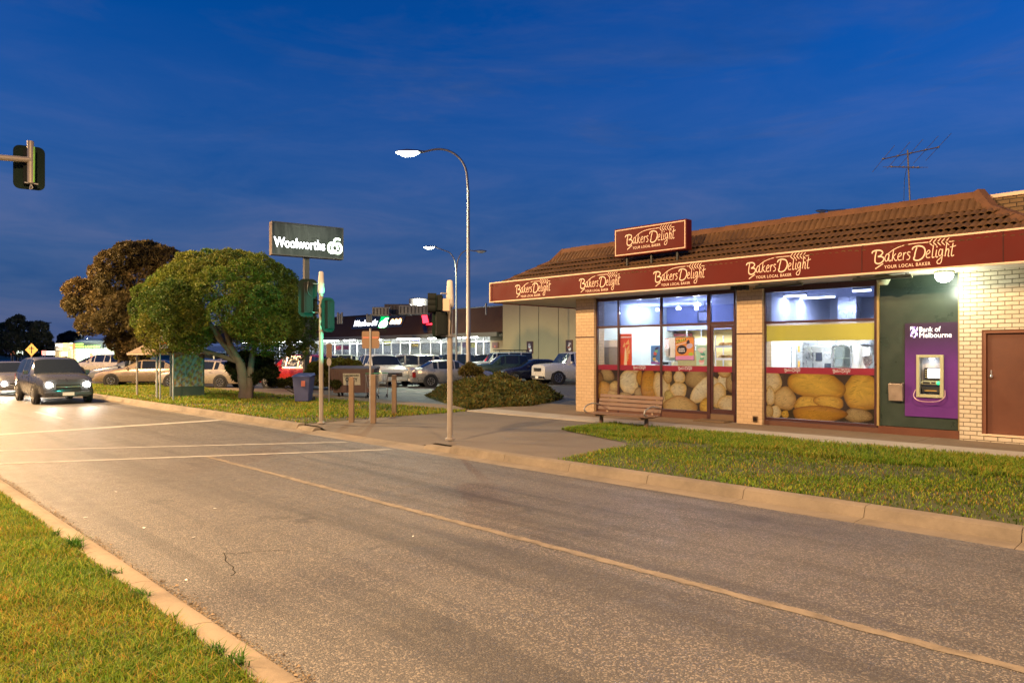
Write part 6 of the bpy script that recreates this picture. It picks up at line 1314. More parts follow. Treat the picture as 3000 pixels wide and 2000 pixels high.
# ---- bus shelter and stop
Ws = Vector((-30.6, 10.7, .12)); t = thing('bus_shelter', 'small bus shelter with a hipped roof and painted end panel', 'bus shelter', Ws)
m_rf = M('shelter_roof', (.11, .075, .042), .6, var=.2, dirt=.2); x0, x1, y0, y1 = Ws.x - 2.6, Ws.x + .5, Ws.y - 1.15, Ws.y + 1.1; ze, zr = 1.93, 2.62; ym = (y0 + y1) / 2
mb = MB(); mb.poly([(x0, y0, ze), (x1, y0, ze), (x1 - .7, ym, zr), (x0 + .7, ym, zr)]); mb.poly([(x1, y1, ze), (x0, y1, ze), (x0 + .7, ym, zr), (x1 - .7, ym, zr)]); mb.poly([(x1, y0, ze), (x1, y1, ze), (x1 - .7, ym, zr)]); mb.poly([(x0, y1, ze), (x0, y0, ze), (x0 + .7, ym, zr)]); mb.poly([(x0, y0, ze - .01), (x0, y1, ze - .01), (x1, y1, ze - .01), (x1, y0, ze - .01)]); rf = mb.build('roof', m_rf, t)
mb = MB()
for q in ((x0, x1, y0 - .02, y0), (x0, x1, y1, y1 + .02), (x1, x1 + .02, y0, y1)): mb.box(q[0], q[1], q[2], q[3], ze - .09, ze - .011)
mb.build('gutter', M('shelter_gutter', (.30, .22, .14), .5), rf)
mx = VCOL('painted_mural', .6, .3, 20); mb = MB(); C = []; xp = x1 - .28; n1, n2 = 26, 18
for j in range(n2 + 1):
    for i in range(n1 + 1):
        y = y0 + .85 + (y1 - y0 - 1.0) * i / n1; z = .55 + 1.30 * j / n2; mb.V.append((xp, y, z)); v = math.sin(i * 1.3 + 2 * math.sin(j * .9)) + math.sin(j * 1.7 + i * .5); C.append((.50, .36, .09) if v > .7 else (.33, .36, .38) if v > -.2 else (.18, .16, .10) if v > -1 else (.40, .15, .06))
for j in range(n2):
    for i in range(n1): k = j * (n1 + 1) + i; mb.F.append((k, k + 1, k + n1 + 2, k + n1 + 1))
mb.C = C; wl = MB(); wl.box(x1 - .40, xp - .003, y0 + .80, y1 - .1, .12, ze - .02); ew = wl.build('end_wall', M('shelter_wall', (.06, .07, .055), .6), t); mb.build('mural', mx, ew)
wl = MB(); wl.box(x0 + .3, x1 - .42, y1 - .25, y1 - .15, .12, ze - .02); wl.build('back_wall', M('shelter_wall', (.06, .07, .055)), t)
for x in (x0 + .3, x1 - .35): mb = MB(); mb.tube([(x, y0 + .3, .1), (x, y0 + .3, ze - .011)], .04, 10); mb.build('post', m_steel, t)
mb = MB(); mb.box(x0 + .5, x1 - .6, y1 - .62, y1 - .26, .52, .57); mb.build('bench_plank', m_slat, t)
b = gnd(469, 1172, .13); d = FPX * 1.77 / 137; t = thing('bus_stop_sign', 'bus stop sign post with white, orange and white plates', 'sign', b)
mb = MB(); mb.tube([b, (b.x, b.y, at(0, 984, d).z)], .03, 10); mb.build('post', m_steel, t, smooth=40)
for ya, yb, mt, nm in ((985, 999, M('stop_white', (.66, .68, .70), .5), 'white_plate'), (999.5, 1008, M('stop_orange', (.75, .22, .05), .5), 'orange_plate'), (1008.5, 1020, M('stop_white', (.6, .6, .6)), 'timetable_plate')):
    A_, B_ = at(473, ya, d), at(492, yb, d); mb = MB(); mb.prism([(A_.x, A_.y, B_.z), (B_.x, B_.y, B_.z), (B_.x, B_.y, A_.z), (A_.x, A_.y, A_.z)], Fc * .012); mb.build(nm, mt, t)
    if nm == 'white_plate': w = (Vector((B_.x, B_.y, 0)) - Vector((A_.x, A_.y, 0))).length; mb = MB(); P = Vector((A_.x, A_.y, B_.z)) - Fc * .004; stroke(mb, [(.1, .15), (.3, .7), (.55, .85)], .09, P, Uc, (0, 0, 1), w, A_.z - B_.z); stroke(mb, [(.2, .5), (.5, .35), (.6, .1)], .09, P - Fc * .001, Uc, (0, 0, 1), w, A_.z - B_.z); mb.build('bus_mark', m_black, t)
    if nm == 'timetable_plate': mb = MB(); [mb.obox((Vector((A_.x, A_.y, 0)) + Vector((B_.x, B_.y, 0))) / 2 + Vector((0, 0, B_.z + (A_.z - B_.z) * f_)) - Fc * .004, Uc, Fc, (0, 0, 1), .10, .002, .006) for f_ in (.25, .45, .65)]; mb.build('timetable_lines', M('grey_ink', (.3, .3, .33), .6), t)
b2 = b + Vector((.5, .3, 0)); mb = MB(); mb.tube([(b2.x, b2.y, .12), (b2.x, b2.y, 1.9)], .035, 10); o = mb.build('steel_post', m_steel, smooth=40); tag(o, 'plain steel post beside the bus stop sign', 'post')
b = gnd(725, 1150, .12) + Vector((2.5, 0, 0)); o = bpy.data.objects['bollard.003']; tag(o, 'short timber bollard on the verge between the bus stop and the green tree', 'bollard')
b = at(92, HOR, 50.0); b.z = .02; t = thing('crossroad_sign', 'orange lit diamond warning sign with a cross symbol at the far left', 'sign', b); mb = MB(); mb.tube([b, b + Vector((0, 0, 1.9))], .04, 8); mb.build('post', m_steel, t, smooth=40)
c = at(92.5, 1024.5, 49.9); hw = .45; mb = MB(); mb.prism([c + Uc * hw, c + Vector((0, 0, hw)), c - Uc * hw, c - Vector((0, 0, hw))], Fc * .006); dp = mb.build('diamond_plate', M('warning_yellow', (.62, .36, .12), .45, var=.08), t)
mb = MB(); mb.obox(c - Fc * .004, Uc, Fc, (0, 0, 1), .035, .003, .24); mb.obox(c - Fc * .008 + Vector((0, 0, .1)), Uc, Fc, (0, 0, 1), .18, .003, .03); mb.build('cross_symbol', m_black, dp)
b = at(216, HOR, 46.0); b.z = .1; t = thing('small_sign', 'thin roadside post with a small dark plate in front of the laundry', 'sign', b); mb = MB(); mb.tube([b, b + Vector((0, 0, 2.2))], .035, 8); mb.build('post', m_pole, t, smooth=40); mb = MB(); mb.prism(plate_pts(at(216, 1014, 45.95), Uc, .20, .35, .03), Fc * .005); mb.build('plate', M('sign_back', (.4, .3, .2)), t)
# ================================================================ supermarket and far buildings
YB = 46.0
def kY(px, py, Y): return onY(px, py, Y)
zr, zm, zf = ZY(1300, 909, YB - .6), ZY(1400, 974, YB - 2), ZY(1400, 986, YB - 2)
xl, xr = XY(540, YB), XY(1473, YB - 2)
sm = thing('supermarket_building', 'long supermarket with a brown mansard roof and bright white shopfront', 'supermarket', ((xl + xr) / 2, YB, .1))
m_man = M('mansard_brown', (.085, .048, .030), .9, var=.2, vs=.6, bmp=.3, bs=8, dirt=.3, spec=.1)
mb = MB(); mb.prism([(xl, YB - 2, zm), (xl, YB - .6, zr), (xl, YB + 20, zr), (xl, YB + 20, zm)], (xr - xl, 0, 0)); mroof = mb.build('mansard_roof', m_man, sm)
mb = MB(); mb.box(xl, xr - .7, YB - 2.1, YB - 1.8, zf, zm - .003); mb.build('canopy_fascia', M('grey_fascia', (.19, .19, .145), .6, var=.1, dirt=.2), sm)
mb = MB(); mb.box(xl, xr - .7, YB - 1.79, YB + .1, zf + .05, zf + .15); mb.build('canopy_soffit', m_soffit, sm)
mb = MB(); mb.box(xl, xr, YB - .7, YB - .5, zr, zr + .10); mb.build('roof_flashing', M('dark_flashing', (.05, .045, .04), .5), mroof)
# bright interior
xi0, xi1 = XY(600, YB), XY(1440, YB)
mb = MB(); mb.box(xi0, xi1, YB + 9, YB + 9.2, .1, 4); mb.build('back_wall', m_white2, sm); mb = MB(); mb.box(xi0, xi1, YB + .2, YB + 9, 3.7, 3.8); mb.build('ceiling', m_white2, sm); mb = MB(); mb.box(xi0, xi1, YB + .2, YB + 9, .08, .14); mb.build('floor', M('pale_vinyl', (.5, .5, .48), .3), sm)
m_shop_t = EM('shop_tube', (.93, 1.0, .95), 6.0)
for i, x in enumerate(np.linspace(xi0 + 2, xi1 - 2, 8)):
    mb = MB(); mb.box(x - 1.2, x + 1.2, YB + 3, YB + 3.3, 3.62, 3.69); mb.build('ceiling_tube', m_shop_t, sm); mb = MB(); mb.box(x - 1.2, x + 1.2, YB + 6, YB + 6.3, 3.62, 3.69); mb.build('ceiling_tube', m_shop_t, sm)
    lamp('interior_light', 'AREA', (x, YB + 3.5, 3.5), 42, (.93, 1, .95), sm, shape='RECTANGLE', size=2.5, size_y=2.5)
fr = MB(); g = MB(); mu = [XY(p, YB) for p in (605, 660, 720, 770, 820, 867, 917, 958, 982, 1003, 1025, 1047, 1072, 1098, 1122, 1147, 1173, 1202, 1232, 1262, 1293, 1325, 1352, 1372, 1395, 1418, 1438)]
for x in mu: fr.box(x - .05, x + .05, YB - .06, YB + .06, .1, zf + .05)
for a, b_ in zip(mu, mu[1:]): fr.box(a + .05, b_ - .05, YB - .05, YB + .05, .1, .3); fr.box(a + .05, b_ - .05, YB - .05, YB + .05, 3.0, 3.06)
sf = fr.build('shopfront', M('white_frame', (.65, .66, .65), .4), sm)
for i, (a, b_) in enumerate(zip(mu, mu[1:])):
    mb = MB(); mb.box(a + .05, b_ - .05, YB - .004, YB + .004, .3, 3.0); mb.build('pane', m_glass, sf)
m_prod = None
m, nt, b_ = nt_new('stacked_goods'); tcp = node(nt, 'ShaderNodeTexCoord'); mpp = node(nt, 'ShaderNodeMapping'); mpp.inputs['Scale'].default_value = (3.2, .2, 4.5); lnk(nt, tcp.outputs['Object'], mpp.inputs[0]); vp = node(nt, 'ShaderNodeTexVoronoi'); vp.inputs['Scale'].default_value = 1.0; vp.inputs['Randomness'].default_value = .6; lnk(nt, mpp.outputs[0], vp.inputs['Vector'])
hp = node(nt, 'ShaderNodeHueSaturation'); hp.inputs['Saturation'].default_value = .55; hp.inputs['Value'].default_value = .5; lnk(nt, vp.outputs['Color'], hp.inputs['Color']); lnk(nt, hp.outputs[0], b_.inputs['Base Color']); m_prod = m
for x in np.linspace(xi0 + 1.5, xi1 - 1.5, 11):
    mb = MB(); mb.box(x - 1.1, x + 1.1, YB + 2.2 + (x * 7 % 3), YB + 2.9 + (x * 7 % 3), .14, 1.9 + .5 * math.sin(x)); mb.build('product_shelf', m_prod, sm)
m_film = None
m, nt, b_ = nt_new('window_film'); n1 = noise(nt, 5, 3, .6); n2 = noise(nt, 1.1, 2)
vz = node(nt, 'ShaderNodeTexVoronoi'); vz.inputs['Scale'].default_value = 2.6; lnk(nt, node(nt, 'ShaderNodeTexCoord').outputs['Object'], vz.inputs['Vector'])
col = mix(nt, ramp(nt, vz.outputs['Distance'], [(.10, 1.0), (.16, 0.0)]), (.88, .90, .88), ramp(nt, n2.outputs[0], [(.4, (.25, .28, .26)), (.55, (.6, .55, .3)), (.65, (.45, .2, .2))]))
tr = node(nt, 'ShaderNodeBsdfTranslucent'); lnk(nt, col, tr.inputs[0]); lnk(nt, col, b_.inputs['Base Color']); mx = node(nt, 'ShaderNodeMixShader'); mx.inputs[0].default_value = .6; lnk(nt, b_.outputs[0], mx.inputs[1]); lnk(nt, tr.outputs[0], mx.inputs[2]); lnk(nt, mx.outputs[0], nt.nodes['Material Output'].inputs[0]); m_film = m
for a, b_ in zip(mu[3:20], mu[4:21]): mb = MB(); mb.box(a + .06, b_ - .06, YB + .02, YB + .03, .3, 2.05); mb.build('window_film', m_film, sf)
for px0, px1, py0, py1, c in ((978, 1022, 1012, 1024, (.55, .06, .06)), (1120, 1146, 1000, 1012, (.55, .55, .1)), (1205, 1225, 1000, 1016, (.5, .35, .12)), (1352, 1371, 1000, 1017, (.6, .5, .75)), (1375, 1395, 1003, 1018, (.7, .65, .2)), (1208, 1228, 995, 1001, (.15, .16, .35))):
    a_, b2 = onY(px0, py1, YB + .3), onY(px1, py0, YB + .3); mb = MB(); mb.box(a_.x, b2.x, YB + .3, YB + .31, a_.z, b2.z); mb.build('window_poster', M('poster_%d' % px0, c, .6, var=.1), sm)
pa, pb = XY(1395, YB), XY(1418, YB); mb = MB(); mb.box(XY(1398, YB), XY(1413, YB), YB - .09, YB - .065, .12, 2.7); mb.build('dark_door', M('dark_door', (.04, .04, .04), .5), sf)
# canopy lamps
m_can = EM('canopy_tube', (.95, 1, .95), 9)
for p0, p1 in ((786, 838), (940, 966), (1008, 1040), (1106, 1116), (1164, 1200), (1256, 1276), (1360, 1369), (1378, 1398)):
    y = YB - 1.0; xa, xb = XY(p0, y), XY(p1, y); mb = MB(); mb.box(xa, xb, y - .08, y + .08, zf - .07, zf + .045); mb.build('canopy_lamp', m_can, sm); lamp('canopy_light', 'AREA', ((xa + xb) / 2, y, zf - .12), 40 * min(1.5, xb - xa), (.95, 1, .93), sm, shape='RECTANGLE', size=xb - xa, size_y=.2)
# illuminated signs on the mansard
def slope(px, py, off=.12):
    """point on the mansard face, pushed out"""
    for Y in np.linspace(YB - 2.2, YB - .4, 60):
        p = onY(px, py, Y); zz = zm + (Y - (YB - 2)) / 1.4 * (zr - zm)
        if p.z <= zz: break
    return Vector((p.x, Y - off, p.z))
def slp(P): return [slope(*q) for q in P]
mb = MB(); mb.prism(slp([(1031, 965), (1132, 959), (1150, 923), (1046, 930)]), (0, .06, 0)); s1 = mb.build('sign_panel', M('sign_slate', (.045, .06, .075), .6, var=.15, spec=.2), sm)
mb = MB(); mb.prism(slp([(1134, 960), (1178, 957), (1193, 921), (1151, 924)]), (0, .06, 0)); s2 = mb.build('sign_panel', M('sign_slate', (.05, .06, .07)), sm)
mb = MB(); mb.prism([q - Vector((0, .02, 0)) for q in slp([(1110, 960.5), (1133, 959), (1144, 924), (1120, 926)])], (0, .015, 0)); mb.build('green_panel', EM('green_glow', (.0, .28, .05), .7), s1)
me, tx0, tx1, ty0, ty1 = textmesh('Woolworths', .014, .0)
mb = MB(); A0, A1, A2 = slope(1036, 957, .16), slope(1106, 953, .16), slope(1044, 939, .16)
mb.mesh_of(me, lambda c: A0 + (A1 - A0) * ((c.x - tx0) / (tx1 - tx0)) + (A2 - A0) * ((c.y - ty0) / (ty1 - ty0))); mb.build('lettering', EM('sign_white', (.95, .95, 1), 1.2), s1)
O = slope(1124, 956.5, .17); S_ = (slope(1140, 956, .17) - O).length; up = slope(1131, 938, .17) - slope(1124, 956.5, .17); mbx = MB(); E1 = Vector((1, 0, 0))
def st2(pts, w, off): 
    mm = MB(); stroke(mm, pts, w, (0, 0, 0), (1, 0, 0), (0, 1, 0), 1, 1, 6)
    for v in mm.V: mbx.V.append(tuple(O + E1 * (v[0] * S_ * 1.25) + up * (v[1] * 1.15) + Vector((0, off, 0))))
    k = len(mbx.V) - len(mm.V); mbx.F.extend(tuple(i + k for i in f) for f in mm.F)
st2([(-.02, .62), (-.30, .70), (-.50, .42), (-.42, .06), (-.15, -.02), (.0, .10), (.15, -.02), (.42, .06), (.50, .42), (.30, .70), (.05, .60)], .18, 0); st2([(-.16, .18), (-.2, .42), (.0, .56), (.16, .45), (.18, .22)], .12, -.004); st2([(-.08, .78), (.02, 1.0), (.26, 1.1), (.45, 1.05)], .16, -.002); mbx.build('logo_emblem', EM('sign_mint', (.75, 1, .8), 3.0), s1)
for i, ch in enumerate('BWS'):
    c = slope(1151.5 + i * 11, 944.5 - i * .9, .17); r_ = .32; mb = MB(); ellipse(mb, (0, 0), r_ * 1.12, r_ * 1.35, -.35, c, (1, 0, 0), (0, .3, 1)); ring = mb.build('letter_disc', EM('disc_orange', (1, .42, .08), .8), s2)
    mb = MB(); ellipse(mb, (0, 0), r_ * .92, r_ * 1.12, -.35, c - Vector((0, .01, 0)), (1, 0, 0), (0, .3, 1)); mb.build('letter_disc', EM('disc_white', (1, .93, .85), .7), ring)
    mb = MB(); text(mb, ch, c - Vector((.13, .02, .16)), (1, 0, 0), (0, .3, 1), .26, .34, .03); mb.build('disc_letter', M('disc_ink', (.12, .08, .10), .5), ring)
m_rg = EM('red_glow', (1.0, .03, .05), 1.3)
mb = MB(); mb.prism(slp([(1242, 947), (1258, 945), (1251, 916), (1237, 917)]), (0, .05, 0)); rl = mb.build('red_sign', m_rg, sm); mb = MB(); mb.prism(slp([(1249, 951), (1273, 951), (1274, 946), (1262, 947.5)]), (0, .05, 0)); mb.build('red_sign', m_rg, sm); mb = MB(); mb.prism(slp([(1245, 975), (1256, 974), (1251, 953), (1239, 953)]), (0, .05, 0)); mb.build('dark_sign_leg', m_black, sm)
# rooftop plant
def plant(px0, px1, py0, py1, d, name, label, mat, cat='rooftop unit', extra=True):
    A_, B_ = at(px0, py1, d), at(px1, py0, d); w = (Vector((B_.x, B_.y)) - Vector((A_.x, A_.y))).length; c = (A_ + B_) / 2; t = thing(name, label, cat, (c.x, c.y, A_.z)); mb = MB(); mb.obox((c.x, c.y, (A_.z + B_.z) / 2), Uc, Fc, (0, 0, 1), w / 2, w * .3, (B_.z - A_.z) / 2); b_ = mb.build('housing', mat, t, bevel=.03)
    mb = MB(); k = max(3, int(w / .3))
    for i in range(k): mb.obox(c + Uc * (-w / 2 + w * (i + .5) / k) - Fc * (w * .3 + .03), Uc, Fc, (0, 0, 1), .04, .02, (B_.z - A_.z) * .36)
    mb.build('louvre', m_black if mat is not m_black else m_steel, b_); return t, c, w
m_unit = M('plant_grey', (.17, .18, .18), .5, .3, var=.2, dirt=.4)
plant(1093, 1142, 900, 926, 66, 'roof_unit', 'boxy grey plant unit at the left of the supermarket roof', m_unit); plant(1130, 1205, 892, 924, 68, 'roof_unit', 'long dark plant unit in the middle of the supermarket roof', M('plant_dark', (.09, .075, .07), .6, dirt=.3)); plant(1172, 1256, 896, 922, 66.5, 'roof_unit', 'pale grey plant unit below the round tank on the supermarket roof', m_unit)
c0 = at(1228, 893, 70); t = thing('roof_tank', 'round pale tank with a bright floodlight on the supermarket roof', 'tank', c0); rr = 30 * 70 / FPX; mb = MB(); mb.lathe([(rr, -.6), (rr, .55), (rr * .9, .62), (.01, .66)], c0, (0, 0, 1), 24); mb.build('tank_shell', M('tank_skin', (.30, .29, .26), .5), t, smooth=40); mb = MB(); mb.lathe([(.01, 0), (.26, .0), (.28, -.08), (.01, -.1)], at(1229, 887, 68.6), -Fc, 14); mb.build('floodlight', EM('roof_flood', (1, 1, .9), 10), t); lamp('flood_glow', 'POINT', at(1229, 887, 68.0), 120, (1, 1, .9), t, shadow_soft_size=.2)
for px, py0, py1, lb in ((990, 915, 932, 'slim grey vent pipes at the far left of the supermarket roof'), (1076, 919, 929, 'cluster of thin vent pipes beside the first roof unit'), (1424, 888, 906, 'single vent pipe near the right end of the supermarket roof')):
    b0 = at(px, py1, 64); t = thing('roof_vent', lb, 'vent', b0)
    for k in range(3 if px < 1400 else 1): e_ = at(px + k * 6, py0 + 4 * (k % 2), 64); mb = MB(); mb.tube([(e_.x, e_.y, b0.z - .5), e_], .09, 8); mb.build('vent_pipe', m_unit, t)
# tan wall building to the right of the supermarket
YT = 43.0; x0, x1 = XY(1473, YT), XY(1473, YT) + 26; zt = ZY(1473, 888, YT)
tb = thing('tan_building', 'plain tan panel wall building rising behind the parked cars', 'building', (x0, YT, .1)); m_tan = M('tan_panel', (.30, .26, .155), .75, var=.07, vs=.8, dirt=.15)
mb = MB(); mb.box(x0, x1, YT, YT + 16, .1, zt); wl = mb.build('wall', m_tan, tb); mb = MB(); mb.box(x0 - .03, x1, YT - .04, YT + 16, zt, zt + .08); mb.build('capping', M('tan_capping', (.2, .17, .11), .6), tb)
for p in (1523, 1578, 1636, 1697, 1760): mb = MB(); x = XY(p, YT); mb.box(x - .03, x + .03, YT - .012, YT - .001, .1, zt - .01); mb.build('panel_joint', M('joint_dark', (.09, .08, .05), .8), wl)
for (p0, p1, q0, q1, lb) in ((1543, 1561, 999, 1035, 'framed dark poster with a pale figure shape left of centre on the tan wall'), (1657, 1677, 995, 1031, 'framed dark poster nearest the tiled pillar on the tan wall')):
    a_, b2 = onY(p0, q1, YT - .06), onY(p1, q0, YT - .06); t = thing('wall_poster', lb, 'poster', (a_.x, YT - .06, a_.z)); mb = MB(); mb.box(a_.x, b2.x, YT - .06, YT - .001, a_.z, b2.z); mb.build('frame', M('poster_frame', (.14, .06, .04), .5), t); w_, h_ = b2.x - a_.x, b2.z - a_.z
    mb = MB(); mb.box(a_.x + .03, b2.x - .03, YT - .066, YT - .061, a_.z + .03, b2.z - .03); sh = mb.build('print', M('poster_dark', (.05, .03, .035), .5, var=.3, vs=4), t)
    for k in range(4): mb = MB(); ellipse(mb, (0, 0), w_ * random.uniform(.1, .24), h_ * random.uniform(.07, .16), random.uniform(-1, 1), (a_.x + w_ * random.uniform(.35, .65), YT - .068 - k * .001, a_.z + h_ * (.25 + .15 * k)), (1, 0, 0), (0, 0, 1)); mb.build('printed_shape', M('poster_pale%d' % k, [(.6, .6, .62), (.25, .1, .08), (.5, .5, .52), (.3, .25, .3)][k], .5), sh)
a_, b2 = onY(1441, 1019, YB - .2), onY(1459, 1002, YB - .2); mb = MB(); mb.box(XY(1436, YB - .15), XY(1474, YB - .15), YB - .15, YB + .3, .1, zf + .05); mb.build('end_wall', m_tan, sm); t = thing('wall_poster', 'small reddish poster under the end of the supermarket canopy', 'poster', a_); mb = MB(); mb.box(a_.x, b2.x, YB - .2, YB - .151, a_.z, b2.z); mb.build('frame', M('poster_frame', (.1, .05, .03)), t); mb = MB(); ellipse(mb, (0, 0), .1, .1, 0, ((a_.x + b2.x) / 2, YB - .203, a_.z + .15), (1, 0, 0), (0, 0, 1)); mb.build('printed_shape', M('print_rust', (.5, .12, .06), .5), t)
# ---- laundry and pharmacy at far left
D = 76.0
def fb(mb, p0, p1, q0, q1, d, dep): A_, B_ = at(p0, q1, d), at(p1, q0, d); w = (Vector((B_.x, B_.y)) - Vector((A_.x, A_.y))).length; c = (A_ + B_) / 2 + Fc * dep / 2; mb.obox(c, Uc, Fc, (0, 0, 1), w / 2, dep / 2, (B_.z - A_.z) / 2); return A_, B_
g0 = HOR + FPX * (EYE - .05) / D
t = thing('laundry_building', 'low laundry building with a dark green sign band and lit windows', 'shop', at(260, g0, D)); m_pg = M('pale_green_render', (.42, .48, .33), .7, var=.06)
mb = MB(); fb(mb, 196, 345, 1018, g0, D, 8); wl = mb.build('wall', m_pg, t)
mb = MB(); fb(mb, 197, 300, 1004, 1019.5, D - .35, .3); bd = mb.build('sign_band', M('band_dark', (.02, .025, .02), .4), t)
m_lime = EM('lime_lettering', (.33, .75, .06), .8); P = at(221, 1017.5, D - .37); Q2 = at(294, 1012, D - .37); mb = MB(); text(mb, 'COIN LAUNDRY', P, Uc, (0, 0, 1), (Vector((Q2.x, Q2.y)) - Vector((P.x, P.y))).length, Q2.z - P.z, .03); mb.build('lettering', m_lime, bd)
mb = MB(); stroke(mb, [(0, 0), (1, 0)], .5, at(221, 1007.5, D - .37), Uc, (0, 0, 1), .85, .2); mb.build('small_lettering', m_lime, bd)
mb = MB(); ellipse(mb, (0, 0), .29, .29, 0, at(209, 1011.5, D - .37), Uc, (0, 0, 1)); di = mb.build('logo_disc', EM('lime_pale', (.6, .75, .45), .7), bd); mb = MB(); ellipse(mb, (0, 0), .2, .2, 0, at(208, 1011.5, D - .38), Uc, (0, 0, 1)); mb.build('logo_core', m_lime, di)
m_litw = EM('lit_window', (.95, 1.0, .92), 1.6)
for p0, p1, q0, q1 in ((210, 234, 1032, 1049), (236, 247, 1031, 1047), (248, 257, 1031, 1047)): mb = MB(); fb(mb, p0, p1, q0, q1, D - .04, .03); mb.build('lit_window', m_litw, t)
mb = MB(); fb(mb, 210, 238, 1038, 1041, D - .06, .02); mb.build('window_text', M('green_strip', (.05, .2, .08), .5), t)
mb = MB(); fb(mb, 258, 349, 1028.5, 1051, D - .5, .45); ph = mb.build('pharmacy_wall', M('pharmacy_pale', (.46, .52, .40), .7), t); P = at(271, 1047, D - .52); Q2 = at(290, 1038, D - .52)
mb = MB(); text(mb, 'ufs', P, Uc, (0, 0, 1), (Vector((Q2.x, Q2.y)) - Vector((P.x, P.y))).length, .34, .04, .2); mb.build('bold_lettering', m_black, ph); P = at(292, 1046, D - .52); Q2 = at(346, 1038, D - .52); mb = MB(); text(mb, 'pharmacy', P, Uc, (0, 0, 1), (Vector((Q2.x, Q2.y)) - Vector((P.x, P.y))).length, .32, 0, .2); mb.build('thin_lettering', M('grey_lettering', (.12, .15, .13), .5), ph)
mb = MB(); ellipse(mb, (0, 0), .18, .26, .5, at(268, 1041, D - .53), Uc, (0, 0, 1)); mb.build('red_emblem', M('emblem_red', (.45, .08, .04), .5), ph); mb = MB(); fb(mb, 256, 345, 1026.5, 1028, D - .6, .6); mb.build('ledge', M('brown_ledge', (.2, .14, .07), .6), ph)
mb = MB(); A_ = at(280, 1004, D + 3); mb.lathe([(2.2, -.5), (2.0, .2), (1.2, .42), (.01, .5)], A_, (0, 0, 1), 18); mb.build('roof_dome', M('dome_skin', (.3, .33, .33), .5), t, smooth=50)
lamp('facade_light', 'AREA', at(250, 1034, D - 2.5), 220, (.9, 1, .85), t, aim=at(250, 1034, D), size=4)  # area light ahead of the facade, aimed back at its wall, without a fixture
t = thing('corner_shop', 'small shop with a lit colourful board left of the laundry', 'shop', at(178, g0, D - 1)); m_tanp = M('tan_render', (.42, .27, .13), .7)
mb = MB(); fb(mb, 161, 174, 1028, g0, D - 1, 3); fb(mb, 197.5, 209, 1028, g0, D - 1, .9); mb.build('wall', m_tanp, t); mb = MB(); fb(mb, 174.5, 197, 1030, 1042, D - .6, .1); mb.build('lit_window', EM('warm_window', (1, .95, .8), 2.0), t)
mb = MB(); fb(mb, 161, 197, 1004, 1027.5, D - 1, .4); bb = mb.build('advert_board', M('advert_tan', (.30, .22, .15), .6), t)
for i, (p0, p1, q0, q1, c) in enumerate(((163, 172, 1008, 1014, (.9, .85, .8)), (172.5, 183, 1007, 1017, (.85, .85, 1)), (183.5, 195, 1005, 1018, (.9, .6, .15)), (164, 184, 1019, 1026, (.35, .25, .18)), (185, 195, 1019, 1027, (.4, .45, .1)))): mb = MB(); fb(mb, p0, p1, q0, q1, D - 1.06 - .003 * i, .03); mb.build('advert_picture', EM('advert_%d' % i, c, .5), bb)
for (px, py, d_, w_, h_, c, lb) in ((144, 1034, 80, 38, 11, (1, .9, .85), 'long white lit shop board left of the corner shop'), (128, 1033, 79, 12, 12, (.75, .2, .15), 'red and white lit board at the far left'), (57, 1033, 82, 15, 11, (.8, .9, .7), 'pale lit board beside the diamond sign'), (36, 1034, 82, 9, 9, (.6, .15, .08), 'small red lit board at the far left edge')):
    b0 = at(px, HOR, d_); t = thing('lit_board', lb, 'sign', (b0.x, b0.y, .0)); mb = MB(); fb(mb, px - w_ / 2, px + w_ / 2, py - h_ / 2, py + h_ / 2, d_, .15); mb.build('board_face', EM('board_%d' % px, c, .9), t)
    for s in (-.35, .35): mb = MB(); q = at(px + s * w_, HOR, d_ + .08); mb.tube([(q.x, q.y, 0), (q.x, q.y, at(0, py + h_ / 2, d_).z - .002)], .05, 8); mb.build('leg', m_steel, t)
for px, y0, d_, lb, lit_ in ((143, 945, 140, 'tall thin floodlight mast beyond the far left trees', 0), (239, 980, 120, 'thin mast rising behind the laundry roof', 0), (256, 996, 118, 'distant lit lamp above the laundry roof', 1)):
    b0 = at(px, HOR, d_); b0.z = 0; e_ = at(px, y0, d_); t = thing('light_mast', lb, 'lamp', b0); mb = MB(); mb.tube([b0, e_], .12, 8); mb.build('mast', m_steel, t); mb = MB()
    if lit_: mb.lathe([(.02, .25), (.3, .1), (.3, -.15), (.02, -.25)], e_, (0, 0, 1), 12); mb.build('lamp_head', EM('mast_lamp', (1, 1, .75), 30), t)
    else: mb.bar(e_ - Uc * .5, e_ + Uc * .5, .15, .2); mb.build('lamp_head', m_steel, t)
